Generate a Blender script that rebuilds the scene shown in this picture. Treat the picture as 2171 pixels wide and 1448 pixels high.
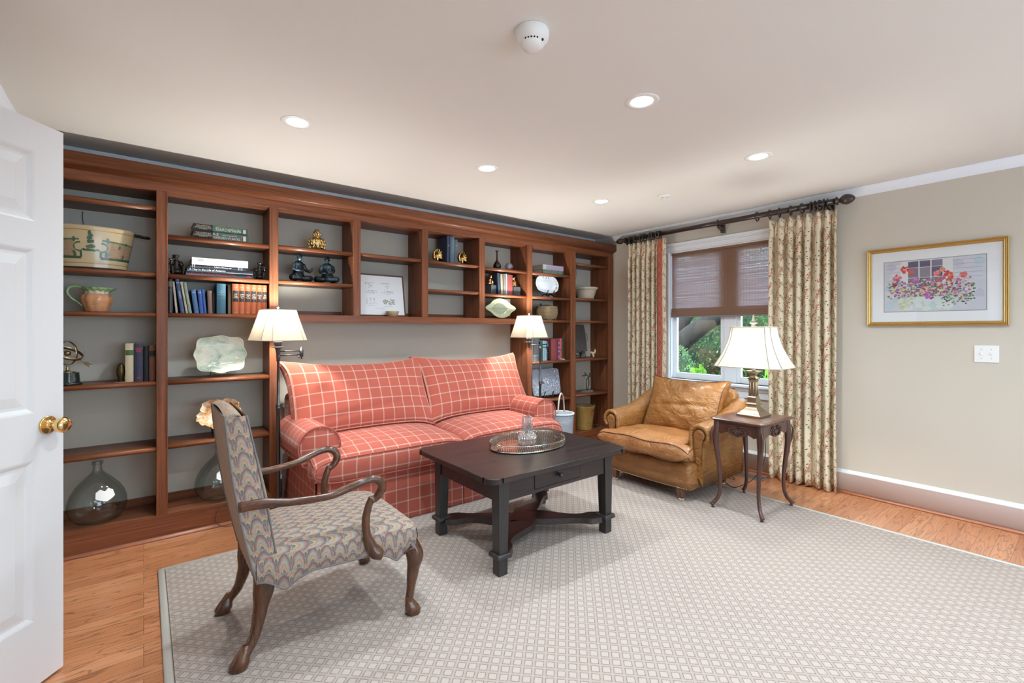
import bpy, bmesh, math, random
from mathutils import Vector, Matrix, Euler
PI = math.pi
for o in list(bpy.data.objects): bpy.data.objects.remove(o)
sc = bpy.context.scene
COL = sc.collection
random.seed(7)

# ------------------------------------------------------------------ camera
YAW = math.radians(38.266)
cam_d = bpy.data.cameras.new('camera'); cam = bpy.data.objects.new('camera', cam_d); COL.objects.link(cam)
cam.location = (0, 0, 1.316); cam.rotation_euler = (PI/2, 0, -YAW)
cam_d.sensor_fit = 'HORIZONTAL'; cam_d.sensor_width = 36; cam_d.lens = 36*989.8/2171
cam_d.shift_y = -(724-699.55)/2171
cam_d.clip_start = 0.02; cam_d.clip_end = 200
sc.camera = cam
# ------------------------------------------------------------------ view, sky, sun
vs = sc.view_settings
vs.view_transform = 'Standard'; vs.look = 'None'; vs.gamma = 1.0; vs.use_curve_mapping = False; vs.exposure = 0.62
sc.cycles.use_denoising = True
sc.cycles.max_bounces = 10; sc.cycles.diffuse_bounces = 5; sc.cycles.glossy_bounces = 4
sc.cycles.transmission_bounces = 8; sc.cycles.transparent_max_bounces = 12
sc.cycles.caustics_reflective = False; sc.cycles.caustics_refractive = False
sc.cycles.sample_clamp_indirect = 6.0
sc.cycles.use_adaptive_sampling = True; sc.cycles.adaptive_threshold = 0.02
wd = bpy.data.worlds.new('sky'); sc.world = wd; wd.use_nodes = True
wb = wd.node_tree.nodes['Background']; wb.inputs[0].default_value = (0.58, 0.80, 1.0, 1); wb.inputs[1].default_value = 5.2
sun_d = bpy.data.lights.new('sun', 'SUN'); sun = bpy.data.objects.new('sun', sun_d); COL.objects.link(sun)
sun_d.energy = 7.0; sun_d.angle = math.radians(1.0); sun_d.color = (1.0, 0.95, 0.85)
sun.location = (-6, 0, 9); sun.rotation_euler = Vector((1.0, 0.55, -1.5)).to_track_quat('-Z', 'Y').to_euler()
DOWN_W = 46.0        # each recessed ceiling light
FLOORLAMP_W = 27.0   # floor lamp bulb
TABLELAMP_W = 13.0
W, D, BACK, LEFT, H = 4.467, 3.675, 3.975, -0.575, 2.44
LEFT2, REAR = -0.80, -2.6

# ------------------------------------------------------------------ node helper
class NT:
    def __init__(s, name):
        s.m = bpy.data.materials.new(name); s.m.use_nodes = True
        s.t = s.m.node_tree; s.t.nodes.clear()
        s.out = s.t.nodes.new('ShaderNodeOutputMaterial')
    def put(s, sock, v):
        if isinstance(v, bpy.types.NodeSocket): s.t.links.new(v, sock)
        elif isinstance(v, (tuple, list)):
            v = tuple(v)
            if sock.type == 'RGBA' and len(v) == 3: v = v+(1,)
            sock.default_value = v
        else: sock.default_value = v
    def n(s, typ, ins=None, **pr):
        nd = s.t.nodes.new('ShaderNode'+typ)
        for k, v in pr.items(): setattr(nd, k, v)
        for k, v in (ins or {}).items(): s.put(nd.inputs[k], v)
        return nd
    def m_(s, op, a, b=None, c=None, clamp=False):
        nd = s.t.nodes.new('ShaderNodeMath'); nd.operation = op; nd.use_clamp = clamp
        s.put(nd.inputs[0], a)
        if b is not None: s.put(nd.inputs[1], b)
        if c is not None: s.put(nd.inputs[2], c)
        return nd.outputs[0]
    def mix(s, f, a, b, blend='MIX'):
        nd = s.t.nodes.new('ShaderNodeMix'); nd.data_type = 'RGBA'; nd.blend_type = blend
        s.put(nd.inputs[0], f); s.put(nd.inputs[6], a); s.put(nd.inputs[7], b)
        return nd.outputs[2]
    def sstep(s, x, lo, hi):
        nd = s.n('MapRange', {0: x, 1: lo, 2: hi}, interpolation_type='SMOOTHSTEP'); return nd.outputs[0]
    def ramp(s, f, stops, interp='LINEAR'):
        nd = s.t.nodes.new('ShaderNodeValToRGB'); cr = nd.color_ramp; cr.interpolation = interp
        while len(cr.elements) < len(stops): cr.elements.new(0.5)
        for e, (p, c) in zip(cr.elements, stops):
            e.position = p; e.color = tuple(c)+(1,) if len(c) == 3 else c
        s.put(nd.inputs[0], f); return nd.outputs[0]
    def coord(s, which='Object', scale=(1, 1, 1), rot=(0, 0, 0), loc=(0, 0, 0)):
        tc = s.n('TexCoord'); mp = s.n('Mapping', {0: tc.outputs[which], 'Scale': scale, 'Rotation': rot, 'Location': loc})
        return mp.outputs[0]
    def noise(s, vec, scale, detail=3, rough=0.5, dist=0.0, out=0):
        nd = s.n('TexNoise', {'Vector': vec, 'Scale': scale, 'Detail': detail, 'Roughness': rough, 'Distortion': dist}); return nd.outputs[out]
    def bump(s, h, strength=0.3, dist=0.002):
        return s.n('Bump', {'Height': h, 'Strength': strength, 'Distance': dist}).outputs[0]
    def pbr(s, **k):
        b = s.n('BsdfPrincipled')
        for kk, v in k.items(): s.put(b.inputs[kk.replace('_', ' ')], v)
        return b
    def done(s, sh):
        s.t.links.new(sh.outputs[0] if hasattr(sh, 'outputs') else sh, s.out.inputs[0]); return s.m

_mc = {}
def plain(name, c, rough=0.5, metal=0.0, spec=0.5, coat=0.0, noise=0.0, nscale=40, bump=0.0, bscale=200, sheen=0.0):
    if name in _mc: return _mc[name]
    t = NT(name); col = c
    if noise or bump: v = t.coord('Object')
    if noise:
        f = t.noise(v, nscale, 4, 0.6)
        col = t.mix(f, tuple(x*(1-noise) for x in c), tuple(min(1, x*(1+noise)) for x in c))
    p = t.pbr(Base_Color=col, Roughness=rough, Metallic=metal)
    p.inputs['Specular IOR Level'].default_value = spec
    p.inputs['Coat Weight'].default_value = coat; p.inputs['Coat Roughness'].default_value = 0.12
    if sheen: p.inputs['Sheen Weight'].default_value = sheen
    if bump: t.put(p.inputs['Normal'], t.bump(t.noise(v, bscale, 3), bump, 0.001))
    _mc[name] = t.done(p); return _mc[name]

def wood(name, c0, c1, c2, axis='x', rough=0.33, coat=0.25, scale=1.0, cross=26, spec=0.5):
    st = {'x': (0.9, cross, cross), 'y': (cross, 0.9, cross), 'z': (cross, cross, 0.9)}[axis]
    t = NT(name); v = t.coord('Object', tuple(x*scale for x in st))
    f = t.noise(v, 1.6, 6, 0.62, 0.9)
    v2 = t.coord('Object', tuple(x*scale*4 for x in st))
    g = t.noise(v2, 2.2, 3, 0.6)
    col = t.ramp(f, [(0.28, c0), (0.52, c1), (0.78, c2)])
    col = t.mix(t.m_('MULTIPLY', t.sstep(g, 0.55, 0.75), 0.35), col, tuple(x*0.45 for x in c0))
    p = t.pbr(Base_Color=col, Roughness=t.m_('MULTIPLY_ADD', g, 0.2, rough-0.1))
    p.inputs['Specular IOR Level'].default_value = spec
    p.inputs['Coat Weight'].default_value = coat; p.inputs['Coat Roughness'].default_value = 0.18
    t.put(p.inputs['Normal'], t.bump(g, 0.12, 0.0006))
    return t.done(p)

def attr_mat(name, rough=0.6, spec=0.3, coat=0.0, noise=0.12, nscale=60):
    t = NT(name); a = t.n('Attribute', attribute_name='Col')
    f = t.noise(t.coord('Object'), nscale, 4, 0.6)
    col = t.mix(noise, a.outputs[0], t.mix(f, (0.5, 0.5, 0.5), (1, 1, 1)), 'MULTIPLY')
    p = t.pbr(Base_Color=col, Roughness=rough); p.inputs['Specular IOR Level'].default_value = spec
    p.inputs['Coat Weight'].default_value = coat; p.inputs['Coat Roughness'].default_value = 0.1
    return t.done(p)

def glass_mat(name, tint=(1, 1, 1), rough=0.0, ior=1.5, base=0.06):
    # thin glass: clear with a fresnel sheen
    t = NT(name); fr = t.n('LayerWeight', {'Blend': 0.25})
    tr = t.n('BsdfTransparent', {0: tint}); gl = t.n('BsdfGlossy', {'Roughness': rough, 'Color': (1, 1, 1, 1)})
    mx = t.n('MixShader', {0: t.m_('MULTIPLY_ADD', t.m_('POWER', fr.outputs[1], 1.5), 0.45, base, clamp=True)})
    t.t.links.new(tr.outputs[0], mx.inputs[1]); t.t.links.new(gl.outputs[0], mx.inputs[2])
    return t.done(mx)

def emit_mat(name, c, s):
    t = NT(name); e = t.n('Emission', {0: c, 1: s}); return t.done(e)

# ------------------------------------------------------------------ mesh helper
class B:
    def __init__(s, M=None):
        s.bm = bmesh.new(); s.uvl = s.bm.loops.layers.uv.new('UVMap'); s.M = M or Matrix(); s.mi = 0
        s.cl = None; s.col = None; s.done_uv = set()
    def V(s, p): return s.bm.verts.new(s.M @ Vector(p))
    def F(s, vs, uvs=None, smooth=None):
        try: f = s.bm.faces.new(vs)
        except ValueError: return None
        f.material_index = s.mi
        if smooth is not None: f.smooth = smooth
        else: f.smooth = True
        if uvs:
            for l, u in zip(f.loops, uvs): l[s.uvl].uv = u
            f.tag = True
        if s.col is not None:
            if s.cl is None: s.cl = s.bm.loops.layers.float_color.new('Col')
            for l in f.loops: l[s.cl] = tuple(s.col)+(1,)
        return f
    def box(s, x0, x1, y0, y1, z0, z1, r=0.0, seg=2):
        return s.hexa([(x0, y0, z0), (x1, y0, z0), (x1, y1, z0), (x0, y1, z0), (x0, y0, z1), (x1, y0, z1), (x1, y1, z1), (x0, y1, z1)], r, seg)
    def hexa(s, p, r=0.0, seg=2):
        v = [s.V(q) for q in p]
        fs = [s.F([v[i] for i in q], smooth=False) for q in ((3, 2, 1, 0), (4, 5, 6, 7), (0, 1, 5, 4), (1, 2, 6, 5), (2, 3, 7, 6), (3, 0, 4, 7))]
        if r > 0:
            es = set(e for f in fs for e in f.edges)
            res = bmesh.ops.bevel(s.bm, geom=list(es), offset=r, segments=seg, profile=0.5, affect='EDGES', clamp_overlap=True)
            for f in res['faces']: f.smooth = True; f.material_index = s.mi
        return s
    def prism(s, pts, z0, z1, r=0.0, axis='z', seg=2):
        """extrude a polygon; axis z: pts=(x,y); y: pts=(x,z) ; x: pts=(y,z)"""
        def q(p, h): return {'z': (p[0], p[1], h), 'y': (p[0], h, p[1]), 'x': (h, p[0], p[1])}[axis]
        a = [s.V(q(p, z0)) for p in pts]; b = [s.V(q(p, z1)) for p in pts]; n = len(pts)
        caps = [s.F(a[::-1], smooth=False), s.F(b, smooth=False)]
        for i in range(n): s.F([a[i], a[(i+1) % n], b[(i+1) % n], b[i]], smooth=False)
        if r > 0:
            es = set(e for f in caps if f for e in f.edges)
            res = bmesh.ops.bevel(s.bm, geom=list(es), offset=r, segments=seg, profile=0.5, affect='EDGES', clamp_overlap=True)
            for f in res['faces']: f.smooth = True; f.material_index = s.mi
        return s
    def loft(s, rings, cap=True, closed=True, uv=None):
        R = [[s.V(p) for p in r] for r in rings]; n = len(R[0]); m = n if closed else n-1
        for i in range(len(R)-1):
            for j in range(m):
                k = (j+1) % n
                u = None
                if uv: u = [uv(i, j), uv(i, j+1), uv(i+1, j+1), uv(i+1, j)]
                s.F([R[i][j], R[i][k], R[i+1][k], R[i+1][j]], u)
        if cap and closed:
            s.F(R[0][::-1], smooth=False); s.F(R[-1], smooth=False)
        return s
    def surf(s, f, nu, nv, uvf=None, wrap=False):
        P = [[None]*(nv+1) for _ in range(nu+1)]
        for i in range(nu+1):
            for j in range(nv+1):
                if wrap and i == nu: P[i][j] = P[0][j]
                else: P[i][j] = s.V(f(i/nu, j/nv))
        for i in range(nu):
            for j in range(nv):
                u = [uvf(a/nu, b/nv) for a, b in ((i, j), (i+1, j), (i+1, j+1), (i, j+1))] if uvf else None
                s.F([P[i][j], P[i+1][j], P[i+1][j+1], P[i][j+1]], u)
        return s
    def lathe(s, prof, n=24, c=(0, 0), fn=None, cap=False, z0=0.0):
        rings = []
        for r, z in prof:
            ring = []
            for k in range(n):
                a = 2*PI*k/n; rr = r*(fn(a, z) if fn else 1)
                ring.append((c[0]+rr*math.cos(a), c[1]+rr*math.sin(a), z+z0))
            rings.append(ring)
        return s.loft(rings, cap=cap)
    def tube(s, pts, r, n=8, flat=1.0, cap=True, up=(0, 0, 1), closed=False):
        P = [Vector(p) for p in pts]; m = len(P)
        rs = r if isinstance(r, (list, tuple)) else [r]*m
        rings = []; nrm = None
        for i in range(m):
            a = P[(i-1) % m] if (i > 0 or closed) else P[i]
            b = P[(i+1) % m] if (i < m-1 or closed) else P[i]
            t = (b-a).normalized()
            if nrm is None:
                u = Vector(up)
                if abs(u.dot(t)) > 0.95: u = Vector((1, 0, 0))
                nrm = (u-t*u.dot(t)).normalized()
            else: nrm = (nrm-t*nrm.dot(t)).normalized()
            bn = t.cross(nrm)
            rr = rs[i]; ra, rb = (rr if isinstance(rr, (tuple, list)) else (rr*flat, rr))
            rings.append([P[i]+nrm*ra*math.sin(2*PI*k/n)+bn*rb*math.cos(2*PI*k/n) for k in range(n)])
        if closed: rings.append(rings[0])
        if closed:
            R = [[s.V(p) for p in q] for q in rings[:-1]]
            for i in range(m):
                for j in range(n):
                    s.F([R[i][j], R[i][(j+1) % n], R[(i+1) % m][(j+1) % n], R[(i+1) % m][j]])
            return s
        return s.loft(rings, cap=cap)
    def ball(s, c, r, n=12, sc=(1, 1, 1)):
        pr = []
        rings = []
        for i in range(1, n//2+3):
            th = PI*i/(n//2+3)
            rings.append([(c[0]+sc[0]*r*math.sin(th)*math.cos(2*PI*k/n), c[1]+sc[1]*r*math.sin(th)*math.sin(2*PI*k/n), c[2]+sc[2]*r*math.cos(th)) for k in range(n)])
        return s.loft(rings[::-1])
    def cushion(s, w, d, h, puff=0.04, puffb=0.02, ears=0.02, bow=0.015, nu=22, nv=16, p=2.2, tshape=None, crease=None):
        """pillow: outline in xy, thickness z; returns piping loops (top, bottom)"""
        def outl(u, v):
            x = u*w/2; y = v*d/2
            x += (-bow*(1-v*v)+ears*(abs(v)**6)*(abs(u)**6))*(1 if u > 0 else -1)*abs(u)
            y += (-bow*(1-u*u)+ears*(abs(v)**6)*(abs(u)**6))*(1 if v > 0 else -1)*abs(v)
            if tshape: x, y = tshape(x, y, u, v)
            return x, y
        def th(u, v, pf):
            e = (1-abs(u)**p)*(1-abs(v)**p)
            z = h/2*(1-0.75*(abs(u)**10)*(abs(v)**10)) + pf*e**0.7
            if crease: z += crease(u, v)
            return z
        loops = []
        for sgn, pf in ((1, puff), (-1, puffb)):
            def f(a, b, sgn=sgn, pf=pf):
                u, v = 2*a-1, 2*b-1
                if sgn < 0: u = -u
                x, y = outl(u, v); return (x, y, sgn*th(u, v, pf))
            s.surf(f, nu, nv, lambda a, b, sgn=sgn: (((2*a-1)*(1 if sgn > 0 else -1))*w/2+1, (2*b-1)*d/2+1))
            lp = []
            per = [(-1+2*i/nu, -1) for i in range(nu)]+[(1, -1+2*i/nv) for i in range(nv)]+[(1-2*i/nu, 1) for i in range(nu)]+[(-1, 1-2*i/nv) for i in range(nv)]
            for u, v in per:
                x, y = outl(u, v); lp.append((x, y, sgn*th(u, v, 0)))
            loops.append(lp)
        t, bt = loops; n = len(t)
        band = 3
        prev = [s.V(q) for q in bt]
        acc = [0]
        for i in range(n):
            a, b2 = Vector(t[i]), Vector(t[(i+1) % n]); acc.append(acc[-1]+(b2-a).length)
        for k in range(1, band+1):
            f = k/band; bul = 0.012*math.sin(PI*f)
            ring = []
            for i in range(n):
                q = Vector(bt[i]).lerp(Vector(t[i]), f); o = Vector((q.x, q.y, 0))
                if o.length > 0: q += o.normalized()*bul
                ring.append(s.V(q))
            for i in range(n):
                j = (i+1) % n
                s.F([prev[i], prev[j], ring[j], ring[i]], [(acc[i]+1, (f-1/band)*h), (acc[i+1]+1, (f-1/band)*h), (acc[i+1]+1, f*h), (acc[i]+1, f*h)])
            prev = ring
        return t, bt
    def fin(s, name, mats, parent=None, weld=True, **props):
        bm = s.bm
        if weld: bmesh.ops.remove_doubles(bm, verts=bm.verts, dist=1e-5)
        bm.normal_update()
        uvl = s.uvl
        for f in bm.faces:
            if f.tag: continue
            n = f.normal; ax = max(range(3), key=lambda i: abs(n[i]))
            i, j = ((1, 2), (0, 2), (0, 1))[ax]
            for l in f.loops: l[uvl].uv = (l.vert.co[i], l.vert.co[j])
        bmesh.ops.recalc_face_normals(bm, faces=bm.faces)
        me = bpy.data.meshes.new(name); bm.to_mesh(me); bm.free()
        for m in (mats if isinstance(mats, (list, tuple)) else [mats]): me.materials.append(m)
        o = bpy.data.objects.new(name, me); COL.objects.link(o)
        if parent is not None: o.parent = parent
        for k, v in props.items(): o[k] = v
        return o

def thing(name, label, cat, loc=(0, 0, 0), rot=0.0, group=None):
    o = bpy.data.objects.new(name, None); COL.objects.link(o); o.empty_display_size = 0.05
    o.location = loc; o.rotation_euler = rot if isinstance(rot, (tuple, list)) else (0, 0, rot)
    o['label'] = label; o['category'] = cat
    if group: o['group'] = group
    return o
def tag(o, label, cat, group=None):
    o['label'] = label; o['category'] = cat
    if group: o['group'] = group
    return o
def struct(b, name, mats, parent=None):
    o = b.fin(name, mats, parent)
    if parent is None: o['kind'] = 'structure'
    return o
def dup(root, loc, rot=None, label=None):
    r = root.copy(); COL.objects.link(r); r.location = loc
    if rot is not None: r.rotation_euler = rot if isinstance(rot, (tuple, list)) else (0, 0, rot)
    if label: r['label'] = label
    for ch in list(root.children):
        c = ch.copy(); COL.objects.link(c); c.parent = r
        for g in ch.children:
            d = g.copy(); COL.objects.link(d); d.parent = c
    return r
def smooth_path(pts, n=6, closed=False):
    P = [Vector(p) for p in pts]; out = []; m = len(P)
    for i in range(m if closed else m-1):
        p1, p2 = P[i], P[(i+1) % m]
        p0 = P[(i-1) % m] if (closed or i > 0) else p1
        p3 = P[(i+2) % m] if (closed or i < m-2) else p2
        for k in range(n):
            t = k/n
            out.append(0.5*((2*p1)+(-p0+p2)*t+(2*p0-5*p1+4*p2-p3)*t*t+(-p0+3*p1-3*p2+p3)*t**3))
    if not closed: out.append(P[-1])
    return out
def interp(vals, n):
    """resample a list of numbers or tuples to n entries"""
    out = []; m = len(vals)-1
    for i in range(n):
        f = i/(n-1)*m; k = min(int(f), m-1); t = f-k; t = t*t*(3-2*t)
        a, b = vals[k], vals[k+1]
        out.append(tuple(x+(y-x)*t for x, y in zip(a, b)) if isinstance(a, tuple) else a+(b-a)*t)
    return out
def lettering(txt, size, mat, parent, loc, rot=(PI/2, 0, 0), width=None, align='CENTER', name='lettering', space=1.0, squash=1.0):
    cu = bpy.data.curves.new('txt', 'FONT'); cu.body = txt; cu.size = size; cu.align_x = align; cu.align_y = 'CENTER'
    cu.extrude = 0.0001; cu.resolution_u = 3; cu.space_line = space*0.8
    tmp = bpy.data.objects.new('tmp_txt', cu); COL.objects.link(tmp)
    bpy.context.view_layer.update()
    me = bpy.data.meshes.new_from_object(tmp)
    bpy.data.objects.remove(tmp); bpy.data.curves.remove(cu)
    xs = [v.co.x for v in me.vertices]
    if xs and width:
        w = max(xs)-min(xs)
        if w > width:
            for v in me.vertices: v.co.x *= width/w
    for v in me.vertices: v.co.y *= squash
    me.materials.clear(); me.materials.append(mat)
    o = bpy.data.objects.new(name, me); COL.objects.link(o); o.parent = parent
    o.location = loc; o.rotation_euler = rot
    return o
# ------------------------------------------------------------------ materials
M_WALL = plain('wall_paint', (0.60, 0.55, 0.47), 0.85, spec=0.2, bump=0.03, bscale=300)
M_CEIL = plain('ceiling_paint', (0.79, 0.77, 0.735), 0.9, spec=0.15)
M_TRIM = plain('trim_paint', (0.82, 0.85, 0.90), 0.4, spec=0.4)
M_DOOR = plain('door_paint', (0.74, 0.73, 0.73), 0.38, spec=0.4)
CH = ((0.105, 0.032, 0.013), (0.21, 0.070, 0.030), (0.30, 0.110, 0.052))
M_CHX = wood('cherry_wood_x', *CH, axis='x', rough=0.42, coat=0.07, spec=0.25)
M_CHZ = wood('cherry_wood_z', *CH, axis='z', rough=0.42, coat=0.07, spec=0.25)
M_CHY = wood('cherry_wood_y', *CH, axis='y', rough=0.42, coat=0.07, spec=0.25)
M_BRASS = plain('polished_brass', (0.86, 0.62, 0.28), 0.16, 1.0)
M_BLACK = plain('black_metal', (0.025, 0.025, 0.03), 0.35, 0.6)
M_WHITEPL = plain('white_plastic', (0.85, 0.85, 0.84), 0.35)
M_GLASS = glass_mat('window_glass', (0.97, 0.99, 0.98), base=0.025)

def floor_mat():
    t = NT('oak_floor'); v = t.coord('Object')
    br = t.n('TexBrick', {'Vector': v, 'Color1': (0.0, 0, 0, 1), 'Color2': (1, 1, 1, 1), 'Mortar': (0.5, 0.5, 0.5, 1), 'Scale': 1.0, 'Mortar Size': 0.0012,
                          'Mortar Smooth': 0.1, 'Bias': 0.0, 'Brick Width': 1.1, 'Row Height': 0.083}, offset=0.37, offset_frequency=3, squash=1.0)
    rnd = br.outputs[0]
    sep = t.n('SeparateXYZ', {0: v})
    row = t.m_('FLOOR', t.m_('DIVIDE', sep.outputs[1], 0.083))
    shift = t.n('CombineXYZ', {0: t.m_('MULTIPLY', row, 3.713), 1: t.m_('MULTIPLY', row, 1.37), 2: t.m_('MULTIPLY', rnd, 3.0)})
    vv = t.n('VectorMath', {0: v, 1: shift.outputs[0]}, operation='ADD').outputs[0]
    mp = t.n('Mapping', {0: vv, 'Scale': (1.3, 9.0, 1.0)}).outputs[0]
    f = t.noise(mp, 1.15, 3, 0.5, 0.35)
    rings = t.m_('PINGPONG', t.m_('MULTIPLY', f, 9.0), 0.5)
    line = t.sstep(rings, 0.12, 0.0)
    mp2 = t.n('Mapping', {0: vv, 'Scale': (5, 150, 1)}).outputs[0]
    pores = t.noise(mp2, 1.0, 4, 0.7)
    base = t.ramp(rnd, [(0.0, (0.50, 0.195, 0.085)), (0.5, (0.60, 0.25, 0.115)), (1.0, (0.68, 0.31, 0.155))])
    col = t.mix(t.m_('MULTIPLY', t.sstep(pores, 0.42, 0.7), 0.45), base, (0.27, 0.09, 0.03))
    col = t.mix(t.m_('MULTIPLY', line, 0.55), col, (0.13, 0.04, 0.016))
    col = t.mix(t.m_('MULTIPLY', br.outputs[1], 0.7), col, (0.10, 0.035, 0.015))
    p = t.pbr(Base_Color=col, Roughness=0.32); p.inputs['Coat Weight'].default_value = 0.35; p.inputs['Coat Roughness'].default_value = 0.14
    return t.done(p)
M_FLOOR = floor_mat()

def rug_mat():
    t = NT('rug_weave'); v = t.coord('Object', rot=(0, 0, PI/4)); s = t.n('SeparateXYZ', {0: v}); P = 0.0430
    def cell(o): return t.m_('SUBTRACT', t.m_('FRACT', t.m_('DIVIDE', o, P)), 0.5)
    ax = t.m_('ABSOLUTE', cell(s.outputs[0])); ay = t.m_('ABSOLUTE', cell(s.outputs[1]))
    mx = t.m_('MAXIMUM', ax, ay)
    inner = t.sstep(mx, 0.33, 0.30)
    outl = t.m_('MULTIPLY', t.sstep(mx, 0.31, 0.335), t.sstep(mx, 0.395, 0.365))
    n1 = t.noise(v, 900, 2, 0.6); n2 = t.noise(v, 6, 3, 0.5)
    brk = t.sstep(t.noise(v, 330, 2), 0.36, 0.5)
    base = t.mix(n2, (0.42, 0.345, 0.305), (0.47, 0.39, 0.345))
    col = t.mix(t.m_('MULTIPLY', inner, 0.8), base, (0.53, 0.45, 0.41))
    mid = t.m_('MULTIPLY', t.sstep(t.m_('MAXIMUM', ax, ay), 0.455, 0.49), 0.25)
    col = t.mix(mid, col, (0.54, 0.475, 0.43))
    col = t.mix(t.m_('MULTIPLY', t.m_('MULTIPLY', outl, brk), 0.85), col, (0.17, 0.125, 0.09))
    col = t.mix(0.35, col, t.mix(n1, (0.35, 0.35, 0.35), (1, 1, 1)), 'MULTIPLY')
    p = t.pbr(Base_Color=col, Roughness=0.95); p.inputs['Specular IOR Level'].default_value = 0.1
    t.put(p.inputs['Normal'], t.bump(t.m_('ADD', t.m_('MULTIPLY', n1, 0.4), inner), 0.5, 0.002))
    return t.done(p)
M_RUG = rug_mat()

# ------------------------------------------------------------------ room shell
# window: opening in wall_right
WY0, WY1, WZ0, WZ1 = 1.635, 2.905, 0.80, 2.15
b = B(); b.box(LEFT2-1.6, W+0.2, REAR-0.15, BACK+0.15, -0.12, 0.0); struct(b, 'floor', M_FLOOR)
b = B(); b.box(LEFT2-1.6, W+0.2, REAR-0.15, BACK+0.15, H, H+0.12)
struct(b, 'ceiling', M_CEIL)
b = B()
b.box(W, W+0.16, REAR, WY0, 0, H); b.box(W, W+0.16, WY1, BACK+0.1, 0, H)
b.box(W, W+0.16, WY0, WY1, 0, WZ0); b.box(W, W+0.16, WY0, WY1, WZ1, H)
struct(b, 'wall_right', M_WALL)
b = B(); b.box(LEFT-0.1, W, BACK, BACK+0.12, 0, H); struct(b, 'wall_back', M_WALL)
b = B()   # left wall: return at y=2.75, doorway 1.03..1.87
b.box(LEFT-0.12, LEFT, 2.75, BACK, 0, H); b.box(LEFT2-0.12, LEFT, 2.65, 2.75, 0, H)
b.box(LEFT2-0.12, LEFT2, 1.87, 2.65, 0, H); b.box(LEFT2-0.12, LEFT2, REAR, 1.03, 0, H); b.box(LEFT2-0.12, LEFT2, 1.03, 1.87, 2.08, H)
struct(b, 'wall_left', M_WALL)
b = B(); b.box(LEFT2-1.6, LEFT2-1.5, REAR, BACK, 0, H); b.box(LEFT2-1.5, LEFT2-0.12, 3.0, 3.1, 0, H); b.box(LEFT2-1.5, LEFT2-0.12, 0.0, 0.1, 0, H)
struct(b, 'wall_hall', M_WALL)
RWX = [(0.05, 1.75), (2.15, 3.85)]     # two unseen windows behind the viewer, added and enlarged for daylight fill
b = B()
xs = [LEFT2-0.12]+[x for p in RWX for x in p]+[W+0.16]
for i in range(0, len(xs), 2): b.box(xs[i], xs[i+1], REAR-0.12, REAR, 0, H)
for x0, x1 in RWX: b.box(x0, x1, REAR-0.12, REAR, 0, 0.55); b.box(x0, x1, REAR-0.12, REAR, 2.15, H)
struct(b, 'wall_rear', M_WALL)
for i, (x0, x1) in enumerate(RWX):
    b = B()
    b.box(x0-0.09, x0, REAR, REAR+0.02, 0.46, 2.24); b.box(x1, x1+0.09, REAR, REAR+0.02, 0.46, 2.24)
    b.box(x0, x1, REAR, REAR+0.02, 2.15, 2.24); b.box(x0-0.12, x1+0.12, REAR, REAR+0.05, 0.52, 0.55)
    for x in (x0, x1-0.05): b.box(x, x+0.05, REAR-0.08, REAR-0.04, 0.55, 2.15)
    for z in (0.55, 1.32, 2.10): b.box(x0+0.05, x1-0.05, REAR-0.08, REAR-0.04, z, z+0.05)
    struct(b, 'window_%d' % (i+2), M_TRIM)

def crown_prof():   # (out, down) from the ceiling line to the wall
    return [(0.0, 0.0), (0.060, 0.0), (0.060, 0.008), (0.052, 0.012), (0.045, 0.024), (0.030, 0.040), (0.018, 0.047), (0.016, 0.052), (0.008, 0.055), (0.006, 0.064), (0.0, 0.064)]
def run_profile(b, prof, p0, p1, inward, ztop=None, zbase=None, m0=0, m1=0):
    """sweep (out, h) profile from p0 to p1 (xy); inward = unit xy into the room; m0/m1 = mitre along the run"""
    d = (Vector(p1)-Vector(p0)).normalized(); rings = []
    for P, mm in ((p0, m0), (p1, m1)):
        r = []
        for o, h in prof:
            z = ztop-h if ztop is not None else zbase+h
            r.append((P[0]+inward[0]*o+d[0]*o*mm, P[1]+inward[1]*o+d[1]*o*mm, z))
        rings.append(r)
    b.loft(rings)
cp = crown_prof()
b = B(); run_profile(b, cp, (W, BACK), (W, REAR), (-1, 0), ztop=H, m0=1); struct(b, 'trim_1', M_TRIM)
b = B(); run_profile(b, cp, (LEFT, BACK), (W, BACK), (0, -1), ztop=H, m0=1, m1=-1); struct(b, 'trim_2', M_TRIM)
b = B(); run_profile(b, cp, (LEFT, 2.75), (LEFT, BACK), (1, 0), ztop=H, m1=-1)
run_profile(b, cp, (LEFT2, REAR), (LEFT2, 2.65), (1, 0), ztop=H); run_profile(b, cp, (LEFT2, 2.65), (LEFT, 2.65), (0, -1), ztop=H)
struct(b, 'trim_3', M_TRIM)
# skirting
bb = [(0, 0), (0.018, 0), (0.018, 0.155), (0.022, 0.158), (0.022, 0.168), (0.015, 0.172), (0.012, 0.182), (0.004, 0.188), (0, 0.188)]
qr = [(0, 0), (0.02, 0)]+[(0.02*math.cos(a), 0.02*math.sin(a)) for a in [PI/8*k for k in range(1, 5)]]
M_QR = wood('oak_quarter_round', (0.30, 0.10, 0.045), (0.42, 0.16, 0.08), (0.50, 0.21, 0.11), axis='y', rough=0.35)
M_QRX = wood('oak_quarter_round_x', (0.30, 0.10, 0.06), (0.42, 0.18, 0.11), (0.52, 0.24, 0.16), axis='x', rough=0.35)
b = B(); run_profile(b, bb, (W, REAR), (W, D), (-1, 0), zbase=0); o = struct(b, 'baseboard_right', M_TRIM)
b = B(); run_profile(b, qr, (W-0.018, REAR), (W-0.018, D-0.02), (-1, 0), zbase=0); struct(b, 'quarter_round', M_QR, o)
b = B(); run_profile(b, bb, (0.80, BACK), (3.10, BACK), (0, -1), zbase=0); o = struct(b, 'baseboard_back', M_TRIM)
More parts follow.
